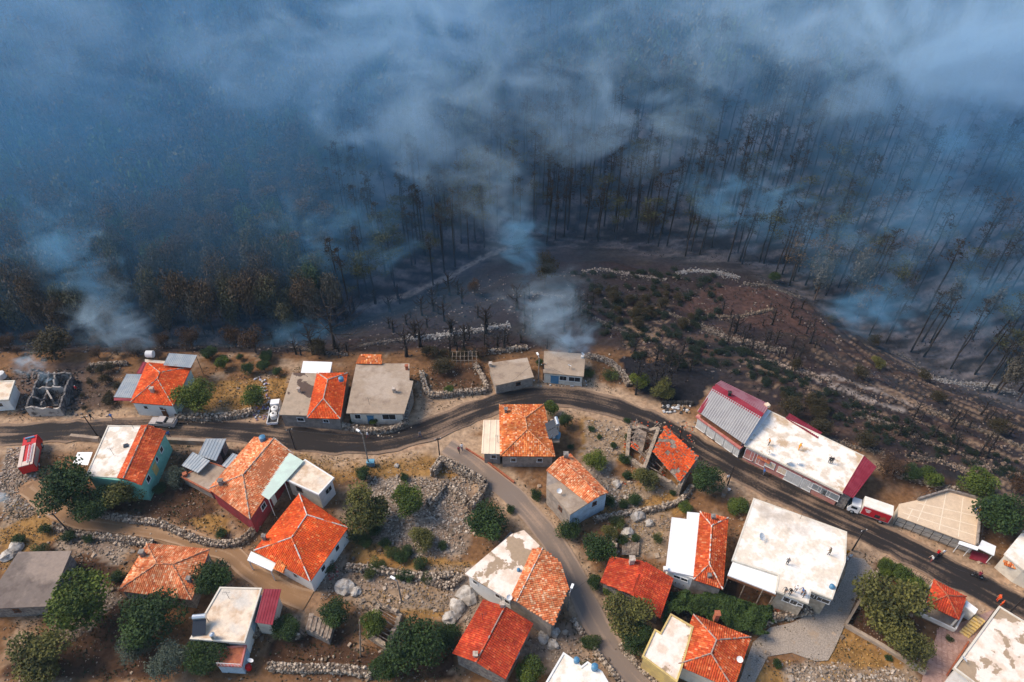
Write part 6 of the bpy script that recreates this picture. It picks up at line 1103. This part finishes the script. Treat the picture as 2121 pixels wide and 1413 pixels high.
# ------------------------------------------------------------------ people
def person_mesh(pose, shirt, trousers, skin, hair):
    """one skinned body, 1.72 m, about 7.5 heads; colours by height along the body"""
    st = {'stand': (.0, .0), 'walk': (.22, .12), 'lean': (.08, .25)}[pose]
    sw, ln = st; J = {}; v = []; r = []
    def add(n, p, rad): J[n] = len(v); v.append(p); r.append(rad)
    add('pelvis', (0, 0, .93), .14); add('waist', (.01 + ln * .1, 0, 1.08), .125); add('chest', (ln * .35, 0, 1.3), .155); add('neckb', (ln * .55, 0, 1.45), .075); add('neck', (ln * .62 + .01, 0, 1.52), .055); add('head', (ln * .7 + .03, 0, 1.6), .09); add('crown', (ln * .7 + .02, 0, 1.69), .075)
    for s, sn in ((-1, 'l'), (1, 'r')):
        k = sw * s
        add('hip' + sn, (0, s * .09, .88), .1); add('knee' + sn, (k * .55 + .04, s * .1, .5), .06); add('ankle' + sn, (k, s * .1, .09), .042); add('toe' + sn, (k + .15, s * .11, .045), .035)
        add('sho' + sn, (ln * .45, s * .19, 1.4), .06); add('elb' + sn, (ln * .5 - k * .5 + .02, s * .25, 1.13), .042); add('wri' + sn, (ln * .8 - k * .7 + .12, s * .23, .9), .03); add('han' + sn, (ln * .8 - k * .75 + .15, s * .22, .82), .035)
        for f in range(4): add('f%d%s' % (f, sn), (ln * .8 - k * .75 + .16 + f * .012, s * (.2 + f * .014), .75 + (.01 if f in (0, 3) else 0)), .009)
        add('th' + sn, (ln * .8 - k * .75 + .2, s * .19, .8), .01)
    E = [('pelvis', 'waist'), ('waist', 'chest'), ('chest', 'neckb'), ('neckb', 'neck'), ('neck', 'head'), ('head', 'crown')]
    for sn in 'lr': E += [('pelvis', 'hip' + sn), ('hip' + sn, 'knee' + sn), ('knee' + sn, 'ankle' + sn), ('ankle' + sn, 'toe' + sn), ('chest', 'sho' + sn), ('sho' + sn, 'elb' + sn), ('elb' + sn, 'wri' + sn), ('wri' + sn, 'han' + sn), ('han' + sn, 'th' + sn)] + [('han' + sn, 'f%d%s' % (f, sn)) for f in range(4)]
    me = bpy.data.meshes.new('person'); me.from_pydata(v, [(J[a], J[b]) for a, b in E], []); o = bpy.data.objects.new('person_rig', me); COL.objects.link(o)
    md = o.modifiers.new('s', 'SKIN'); 
    for i, rr in enumerate(r): me.skin_vertices[0].data[i].radius = (rr, rr * (1.15 if i in (0, 1, 2) else 1)); 
    me.skin_vertices[0].data[0].use_root = True; sb = o.modifiers.new('b', 'SUBSURF'); sb.levels = 1; sb.render_levels = 1
    dg = bpy.context.evaluated_depsgraph_get(); out = bpy.data.meshes.new_from_object(o.evaluated_get(dg)); bpy.data.objects.remove(o); bpy.data.meshes.remove(me); out.name = 'person'
    out.materials.clear(); [out.materials.append(m) for m in (shirt, trousers, skin, hair, M_rub)]
    for p in out.polygons:
        c = p.center; hx = ln * .7; p.use_smooth = True
        if c.z > 1.64 or (c.z > 1.56 and c.x < hx - .03): p.material_index = 3
        elif c.z > 1.475: p.material_index = 2
        elif abs(c.y) > .16 and c.z < 1.1 and c.z > .6: p.material_index = 2
        elif c.z > .93: p.material_index = 0
        elif c.z > .1: p.material_index = 1
        else: p.material_index = 4
    return out
def cm(n, c): return mat('cloth_' + n, c, rough=.9)
SK = mat('skin', (.42, .23, .15)); HR = mat('dark_hair', (.02, .015, .012)); CL = {'red': (.55, .02, .02), 'white': (.72, .72, .72), 'navy': (.02, .04, .12), 'blue': (.05, .15, .42), 'black': (.02, .02, .022), 'grey': (.15, .15, .16), 'orange': (.8, .1, .02), 'khaki': (.25, .2, .13), 'maroon': (.2, .02, .04), 'hivis': (.8, .3, .02)}
PM = {}
def person(px, py, pose, sh, tr, lab, ang=None, z=0, hat=None, group=None):
    k = (pose, sh, tr, hat)
    if k not in PM: PM[k] = person_mesh(pose, cm(sh, CL[sh]), cm(tr, CL[tr]), SK, cm(hat, CL[hat]) if hat else HR)
    p = P(px, py, z); o = link('person', PM[k], loc=(p.x, p.y, z + .02), rz=ang if ang is not None else rnd.random() * 6.28); o.scale = (1.08, 1.08, 1.08); tag(o, lab, 'person', group)
for a in [(162, 812, 'stand', 'red', 'black', 'person in red jacket and white helmet beside the burnt-out house', None, 0, 'white'), (192, 870, 'walk', 'black', 'black', 'person in dark clothes walking past below the burnt-out house'), (234, 870, 'walk', 'blue', 'grey', 'person in blue shirt on the shoulder below the thicket'), (352, 906, 'walk', 'blue', 'navy', 'person in blue walking beside the silver pickup'), (317, 1008, 'stand', 'navy', 'white', 'person in navy standing at the mint green wall'),
          (871, 907, 'walk', 'grey', 'navy', 'person in grey walking alone on the dark road bend', 2.5), (762, 907, 'walk', 'white', 'maroon', 'person in white top stepping past the street lamp', 0), (951, 939, 'walk', 'maroon', 'black', 'person in maroon top, left of the pair at the lane top', 1.5), (957, 933, 'walk', 'white', 'navy', 'person in white top, right of the pair at the lane top', 1.5), (1505, 996, 'stand', 'white', 'black', 'person in white shirt and black trousers beside the round dark road tree'), (1507, 1023, 'stand', 'white', 'grey', 'person in white bending on the pale ground below the road tree'), (1580, 984, 'stand', 'blue', 'grey', 'person in light blue on the road before the white block'),
          (1629, 1170, 'stand', 'grey', 'black', 'person alone in the middle of the largest white roof', 1, 5.6), (1716, 1150, 'lean', 'khaki', 'black', 'person crouching on the right part of the largest white roof', 2, 5.6), (1625, 1229, 'lean', 'grey', 'black', 'first person from the left in the row at the white roof edge', 3.6, 5.6), (1635, 1231, 'lean', 'black', 'black', 'second person from the left, in black, at the white roof edge', 3.9, 5.6), (1646, 1226, 'stand', 'white', 'grey', 'third person, in pale shirt, at the white roof edge', 3.6, 5.6), (1660, 1231, 'lean', 'blue', 'black', 'person in bright blue at the white roof edge', 3.2, 5.6), (1664, 1236, 'lean', 'grey', 'black', 'last person on the right at the white roof edge', 3.3, 5.6),
          (1751, 1152, 'stand', 'hivis', 'black', 'person with orange cap at the right side wall of the largest white building', None), (1757, 1160, 'stand', 'white', 'grey', 'person in white at the right side wall of the largest white building', None), (1750, 1166, 'stand', 'white', 'navy', 'lower person in white beside the largest white building', None), (1653, 932, 'lean', 'hivis', 'hivis', 'person in orange overalls on the long white roof', None, 4.2), (1716, 960, 'stand', 'black', 'black', 'left of two people in black on the long white roof', 1, 4.2), (1721, 961, 'stand', 'black', 'black', 'right of two people in black on the long white roof', 1, 4.2), (1592, 922, 'lean', 'hivis', 'black', 'person crouching at the left end of the long white roof', None, 4.2),
          (2017, 1061, 'stand', 'blue', 'navy', 'person in blue at the corner of the terrace court', 0, 2.4), (2021, 1067, 'lean', 'hivis', 'navy', 'person in orange at the corner of the terrace court', 1, 2.4, 'hivis'), (1927, 1164, 'lean', 'white', 'maroon', 'person in white crouching at the red motorcycle', None), (1949, 1151, 'stand', 'white', 'black', 'person in white standing right of the red motorcycle', None), (2024, 1198, 'lean', 'maroon', 'black', 'person riding the dark motorcycle', None, .3), (2064, 1245, 'stand', 'orange', 'orange', 'upper of two people in orange-red on the road at the right', None, 0, 'orange'), (2070, 1257, 'stand', 'orange', 'orange', 'lower of two people in orange-red on the road at the right', None, 0, 'orange')]:
    person(*a)
# ------------------------------------------------------------------ poles, lamps, wires, tanks, small things
def pole(px, py, h, lab, lamp=None, m=None, lean=(0, 0), arm=True):
    p = P(px, py, 0); t = empty('street_lamp' if lamp else 'utility_pole', p, lab, 'street lamp' if lamp else 'pole'); top = Vector((lean[0] * h, lean[1] * h, h))
    part(t, 'pole', m or (M_gstone if lamp else M_iron), lambda b: b.tube((0, 0, -.5), top, .13, .09, 8))
    if lamp:
        o = part(t, 'lamp_arm', M_tank, lambda b: b.tube(top - Vector((0, 0, .3)), top + Vector((lamp[0] * .8, lamp[1] * .8, .15)), .05, n=6)); part(t, 'lamp_head', M_wsheet, lambda b: b.box(top + Vector((lamp[0], lamp[1], .15)), (.75, .35, .16), math.atan2(lamp[1], lamp[0])), t)
    elif arm:
        o = part(t, 'crossarm', M_iron, lambda b: b.box(top - Vector((0, 0, .3)), (1.1, .1, .1), .3))
        for k in (-.45, 0, .45): part(t, 'insulator', M_frame, lambda b: b.tube((top.x + k, top.y + k * .3, h - .25), (top.x + k, top.y + k * .3, h - .08), .05, n=6), o)
    return p + top
tp = {}
tp[0] = pole(203, 904, 5.6, 'dark pole on the near side of the road left of the green house', lean=(-.06, 0)); tp[1] = pole(612, 931, 5.6, 'dark pole at the road edge above the mint porch'); tp[2] = pole(765, 966, 8.8, 'tall street lamp beside the blue waste container', (-.8, .6)); tp[3] = pole(911, 948, 5.4, 'thin dark pole where the concrete lane leaves the road'); tp[4] = pole(1115, 792, 6.8, 'street lamp left of the small brown slab-roofed house', (-.3, .9)); tp[5] = pole(1125, 787, 4.6, 'dark pole beside the lamp at the slab-roofed house')
tp[6] = pole(1408, 908, 3.6, 'short dark pole between the collapsed house and the road'); tp[7] = pole(149, 1107, 6, 'dark pole leaning over the dirt path on the left', lean=(-.1, 0)); tp[8] = pole(832, 1246, 6, 'street lamp below the row of round bushes', (-.7, .4)); tp[9] = pole(1176, 1264, 5.2, 'street lamp at the edge of the concrete lane', (.4, .9)); tp[10] = pole(1765, 1140, 5.8, 'dark pole at the right corner of the largest white building'); tp[11] = pole(746, 1360, 9, 'slanting bare wooden pole over the collapsed timber frame', m=M_wood, lean=(.12, .1), arm=False); tp[12] = pole(1507, 1005, 5, 'thin pole beside the round dark road tree', arm=False); tp[13] = pole(2092, 1268, 5.5, 'pole at the road edge by the right picture edge')
def wire(a, b, lab, sag=.5):
    pts = [a.lerp(b, i / 12) - Vector((0, 0, sag * 4 * (i / 12) * (1 - i / 12))) for i in range(13)]; mb = MB(); mb.path(pts, [.018] * 13, 4); o = mb.build('overhead_wire', M_iron); tag(o, lab, 'wire')
for a, b, lab in [(0, 1, 'overhead wire from the green house pole to the mint porch pole'), (1, 3, 'overhead wire along the road between the two thin dark poles'), (3, 4, 'overhead wire from the lane top pole to the slab house lamp'), (2, 1, 'overhead wire from the tall street lamp to the mint porch pole'), (5, 6, 'overhead wire round the road bend to the ruin pole'), (6, 12, 'overhead wire from the ruin pole to the thin road tree pole'), (12, 10, 'overhead wire over the road beside the largest white building'), (10, 13, 'overhead wire over the road to the right picture edge'), (9, 12, 'overhead wire from the lane lamp up to the thin road tree pole'), (7, 0, 'overhead wire from the dirt path pole to the green house pole')]: wire(tp[a] - Vector((0, 0, .2)), tp[b] - Vector((0, 0, .2)), lab)
t = place('waste_container', 'blue waste container at the foot of the tall street lamp', 'container', 769, 964, 0); part(t, 'bin', M_btank, lambda b: b.box((0, 0, .6), (1.3, .9, 1.0))); part(t, 'lid', mat('blue_lid', (.12, .3, .4)), lambda b: b.box((0, 0, 1.14), (1.36, .96, .1))); [part(t, 'caster', M_rub, lambda b: b.tube((x_, -.35, .09), (x_, -.25, .09), .09, n=8)) for x_ in (-.5, .5)]
def solar(px, py, z, rz, lab, n=1):
    p = P(px, py, z); t = empty('solar_water_heater', (p.x, p.y, z), lab, 'solar heater'); t.rotation_euler = (0, 0, rz)
    for i in range(n): part(t, 'panel', M_panel, lambda b: b.add([(-.9 + i * 1.9, -1, .25), (.9 + i * 1.9, -1, .25), (.9 + i * 1.9, .8, 1.25), (-.9 + i * 1.9, .8, 1.25), (-.9 + i * 1.9, -1, .17), (.9 + i * 1.9, -1, .17), (.9 + i * 1.9, .8, 1.17), (-.9 + i * 1.9, .8, 1.17)], [tuple(f) for f in CF[:, ::-1]]))
    part(t, 'tank', M_tank, lambda b: b.tube((-.9, 1.05, 1.5), (.9, 1.05, 1.5), .36, n=14))
    for x_ in (-.8, .8): part(t, 'strut', M_iron, lambda b: b.tube((x_, 1.05, 0), (x_, 1.05, 1.3), .05, n=5))
solar(416, 1303, 4, .1, 'solar water heater with dark panel on the cream flat roof'); solar(1141, 886, 3.4, -1.4, 'double dark solar panel with steel tank beside the orange pyramid roof', 2)
def tank(px, py, z, r, hgt, m, lab, horiz=False, name='water_tank'):
    p = P(px, py, z); t = empty(name, (p.x, p.y, z), lab, 'tank'); 
    if horiz: part(t, 'barrel', m, lambda b: b.tube((-hgt / 2, 0, r + .3), (hgt / 2, 0, r + .3), r, n=16)); [part(t, 'stand', M_iron, lambda b: b.box((x_, 0, .18), (.1, r * 1.4, .4))) for x_ in (-hgt / 3, hgt / 3)]
    else: part(t, 'barrel', m, lambda b: b.tube((0, 0, 0), (0, 0, hgt), r, n=16)); part(t, 'lid', m, lambda b: b.tube((0, 0, hgt), (0, 0, hgt + .15), r, r * .35, 14))
tank(545, 912, 5.4, .55, .9, M_btank, 'blue water tank on the ridge end of the long mottled roof'); tank(707, 788, 4.6, .5, .7, M_btank, 'pale blue tank on the red tiles of the road-bend house'); tank(444, 1322, 4, .35, 1.2, M_tank, 'steel barrel next to the solar heater on the cream roof'); tank(1155, 905, 3, .5, .9, M_btank, 'blue-white tank on the slab beside the orange pyramid roof'); tank(1231, 1385, 4.2, .45, .8, M_btank, 'blue drum on the cut white roof at the bottom'); tank(1194, 1370, 4.2, .4, .6, M_btank, 'light blue drum on the corner of the cut white roof'); tank(1074, 1182, 4.8, .25, .4, M_btank, 'small blue canister on the white gable house roof'); tank(314, 741, 3.3, .7, 1.4, M_white, 'round white tank behind the orange hip house', True); tank(1722, 1217, 5.6, .35, .5, M_btank, 'small blue drum at the front corner of the largest white roof'); tank(5, 782, .2, .8, 1.2, M_white, 'white tank behind the cut white house on the left'); tank(516, 1385, .1, .4, .8, M_red, 'red gas bottle at the brick-red terrace')
def dish(px, py, z, rz, lab, r=.42):
    p = P(px, py, z); t = empty('satellite_dish', (p.x, p.y, z), lab, 'satellite dish'); t.rotation_euler = (0, 0, rz)
    part(t, 'mast', M_iron, lambda b: b.tube((0, 0, -.1), (0, 0, .75), .03, n=6)); d = Vector((0, -.62, .78)).normalized(); q = d.to_track_quat('Z', 'Y').to_matrix(); vs = [Vector((0, 0, .8)) - d * .02]
    for k in (1, 2):
        for i in range(14): a = i * math.pi / 7; vs.append(Vector((0, 0, .8)) + q @ Vector((math.cos(a) * r * k / 2, math.sin(a) * r * k / 2, .035 * k * k)))
    part(t, 'dish', M_frame, lambda b: b.add(vs, [(0, 1 + i, 1 + (i + 1) % 14) for i in range(14)] + [(1 + i, 15 + i, 15 + (i + 1) % 14, 1 + (i + 1) % 14) for i in range(14)])); part(t, 'receiver_arm', M_iron, lambda b: b.tube((0, -.05, .6), Vector((0, 0, .8)) + d * .5, .015, n=4))
for i, (px, py, z, lab) in enumerate([(1158, 1023, 4.95, 'white dish on the brown flat corner of the tall grey house'), (1145, 910, 3.0, 'white dish on the slab beside the pyramid roof'), (1206, 740, 3.1, 'white dish at the corner of the small brown slab roof'), (1179, 764, 3.1, 'pale dish in the middle of the small brown slab roof'), (1592, 942, 4.2, 'pale dish at the left of the long white roof'), (1630, 962, 4.2, 'large pale dish at the front of the long white roof'), (1651, 962, 4.2, 'rusty round dish at the front of the long white roof'), (1530, 1371, 4.2, 'pale dish on the broad red hip roof'), (1055, 1243, 4.8, 'dish at the roof joint of the white gable house'), (1575, 1118, 5.6, 'dish on the left part of the largest white roof'), (1991, 1371, 4.8, 'white dish at the front corner of the cream corner slab'), (521, 1375, 2.4, 'white dish beside the brick-red terrace')]): dish(px, py, z, i * .8, lab, .6 if 'large' in lab else .42)
def antenna(px, py, z, lab):
    p = P(px, py, z); t = empty('antenna', (p.x, p.y, z), lab, 'antenna'); part(t, 'mast', M_iron, lambda b: b.tube((0, 0, -.5), (0, 0, 1.9), .03, n=5)); part(t, 'boom', M_iron, lambda b: b.tube((-.5, 0, 1.8), (.6, 0, 1.8), .02, n=4)); [part(t, 'element', M_iron, lambda b: b.tube((-.4 + k * .22, -.35, 1.8), (-.4 + k * .22, .35, 1.8), .012, n=4)) for k in range(5)]
for px, py, z, lab in [(765, 838, 3.6, 'thin antenna on the wide brown slab roof'), (1232, 1024, 5.2, 'antenna on the mottled gable of the tall grey house'), (283, 1175, 3.6, 'antenna on the weathered orange hip roof'), (1000, 1285, 4.4, 'antenna on the bright red gable roof'), (1657, 1075, 5.6, 'dark post antenna at the back edge of the largest white roof'), (1031, 917, 3.3, 'dark stub antenna on the cream sheet wing'), (680, 1065, 5, 'antenna on the big red hip roof'), (277, 888, 5, 'antenna at the back edge of the cream flat roof with tiles'), (236, 943, 4.9, 'antenna in the middle of the cream flat roof with tiles'), (475, 1240, 4, 'small antenna on the cream roof with the maroon strip'), (1630, 865, 4.2, 'white-tipped antenna at the back of the long white roof'), (1020, 965, .2, 'thin stick beside the cream sheet wing')]: antenna(px, py, z, lab)
# timber shed, collapsed frame, pergola, brick pile, debris
h = House('low shed covered with loose pale timber planks by the round dark tree', (655, 1300), 'shed', 'shed'); q = [(642, 1272), (690, 1290), (680, 1325), (632, 1302)]; h.walls(q, 1.6, M_gstone, ins=0)
for i in range(17): a, b = P(634 + i * 2.9, 1302 + i * 1.4 + rnd.uniform(-4, 4), 1.75), P(644 + i * 2.9, 1272 + i * 1.3 + rnd.uniform(-4, 4), 1.75); mb = MB(); mb.box((a + b) / 2 + Vector((0, 0, .05 * (i % 3))), ((b - a).length, .24, .05), math.atan2((b - a).y, (b - a).x) + rnd.uniform(-.12, .12)); mb.build('plank', M_wood, h.root)
h = House('collapsed roofless hut of bare rafters with stone corners by the slanting pole', (790, 1310), 'ruin', 'ruined_hut'); cr_ = [P(a, b, 0) for a, b in [(785, 1255), (830, 1275), (805, 1345), (765, 1320)]]
for i in range(4): thickwall(h, cr_[i], cr_[(i + 1) % 4], 1.5, RST, th=.6, jag=1.6, seed=i + 9)
for i in range(10): a, b = cr_[0].lerp(cr_[3], i / 10), cr_[1].lerp(cr_[2], i / 10); mb = MB(); mb.tube(a + Vector((0, 0, 1.5)), b + Vector((rnd.uniform(-.5, .5), rnd.uniform(-.5, .5), rnd.uniform(.8, 1.6))), .07, n=5); mb.build('rafter', M_wood, h.root)
h = House('bare pole pergola over the top of the walled garden', (965, 750), 'pergola', 'pergola')
for i in range(7): a = P(938 + i * 8, 727, 2.1); b = P(936 + i * 8.5, 748, 2.1); mb = MB(); mb.tube(a, b, .05, n=5); mb.build('roof_pole', M_wood, h.root); h.posts([(937 + i * 8.4, 748, 2.1)], M_wood, .05)
for yy in (728, 738, 747): mb = MB(); mb.tube(P(935, yy, 2.15), P(990, yy, 2.15), .045, n=5); mb.build('roof_pole', M_wood, h.root)
h = House('stack of rusty roof tiles and boards below the largest white building', (1625, 1270), 'tile stack', 'tile_stack')
for i in range(34): a = P(1603 + rnd.random() * 45, 1250 + rnd.random() * 26, 0); mb = MB(); mb.box((a.x, a.y, .25 + rnd.random() * .3), (.7, .45, .12), rnd.random() * 3); mb.build('tile', M_brick, h.root)
h = House('pile of grey boards above the plain red gable roof', (1310, 1137), 'board pile', 'board_pile')
for i in range(14): a = P(1292 + i * 2.4, 1124, .3); b = P(1288 + i * 2.5, 1150, .3); mb = MB(); mb.box((a + b) / 2 + Vector((0, 0, rnd.random() * .15)), ((b - a).length, .22, .06), math.atan2((b - a).y, (b - a).x) + rnd.uniform(-.1, .1)); mb.build('plank', M_wood, h.root)
# concrete kerbs and garden fences
def cwall(pts, lab, h_=.9, th=.3, m=None, name='concrete_wall'):
    W = [P(a, b, 0) for a, b in pts]; c = W[0]; hh = type('X', (), {})(); hh.root = empty(name, c, lab, 'wall')
    for i in range(len(W) - 1): thickwall(hh, W[i], W[i + 1], h_, m or C_grey, th=th, jag=.05, seed=i, name='wall_section')
cwall([(345, 916), (430, 920)], 'plain concrete wall along the road right of the green house', 1.1, .6, C_brown); cwall([(150, 908), (208, 914)], 'short concrete wall left of the green house roof', 1.0, .6, C_brown); cwall([(1828, 1164), (1790, 1228), (1750, 1296)], 'straight concrete wall along the left side of the walled garden', .9, .35, C_brown); cwall([(1750, 1296), (1830, 1342), (1915, 1396)], 'cream concrete wall along the lower side of the walled garden', .6, .5, C_brown); cwall([(1915, 1225), (1908, 1258)], 'low wall between garden and pavilion', .8, .25, C_brown); cwall([(965, 930), (1010, 958), (1065, 1000)], 'low brown kerb on the upper side of the concrete lane', .35, .25, M_brick)
cwall([(1008, 1170), (1060, 1108)], 'dark retaining wall behind the white gable house', .8, .5, M_gstone); cwall([(2005, 1330), (1960, 1400)], 'low brick kerb crossing the rose paving', .3, .2, M_brick)
h = House('thin iron railing along the road side of the walled garden', (1880, 1190), 'fence', 'railing'); a, b = P(1830, 1160, 0), P(1930, 1212, 0)
for i in range(15): p = a.lerp(b, i / 14); mb = MB(); mb.tube(p, p + Vector((0, 0, 1.3)), .03, n=4); mb.build('railing_post', M_iron, h.root)
for zz in (.5, 1.3): mb = MB(); mb.tube(a + Vector((0, 0, zz)), b + Vector((0, 0, zz)), .03, n=4); mb.build('rail', M_iron, h.root)
# the charred car-like wreck and litter on the verge left of the hall
g4 = np.random.default_rng(77)
def litter(name, px0, py0, px1, py1, n, size, cols, lab):
    for c in cols:
        pos = np.array([tuple(P(g4.uniform(px0, px1), g4.uniform(py0, py1), .08)) for _ in range(n)]); o = link(name, stones_mesh(name, pos, size, np.array(c) * .7, np.array(c), g4, flat=.35)); o['kind'] = 'stuff'
litter('litter', 1370, 835, 1430, 855, 26, .45, [(.05, .05, .05), (.6, .6, .6), (.3, .2, .12)], ''); litter('litter', 525, 780, 560, 870, 40, .35, [(.55, .55, .6), (.3, .22, .4), (.6, .5, .4)], ''); litter('charred_debris', 45, 765, 170, 860, 160, .4, [(.04, .04, .04), (.2, .16, .14)], ''); litter('litter', 1095, 785, 1215, 800, 30, .3, [(.6, .6, .6), (.25, .2, .16)], ''); litter('tile_shards', 1290, 870, 1440, 1010, 130, .3, [(.5, .1, .04), (.35, .28, .22)], ''); litter('charred_debris', 620, 1150, 700, 1200, 40, .3, [(.4, .12, .1)], '')
h = House('long black charred heap on the verge left of the hall', (1405, 838), 'debris heap', 'debris_heap'); a, b = P(1375, 836, 0), P(1432, 836, 0)
for i in range(12): p = a.lerp(b, i / 11); mb = MB(); mb.box((p.x, p.y, .3), (rnd.uniform(.5, 1.1), rnd.uniform(.6, 1.1), rnd.uniform(.4, .9)), rnd.random() * 3, taper=.6); mb.build('charred_lump', M_black, h.root)

_t = {}
for o in scene.objects:
    if o.type == 'MESH': _t.setdefault(o.data.name, len(o.data.polygons))
print('polys unique', sum(_t.values()), 'objects', len(scene.objects))
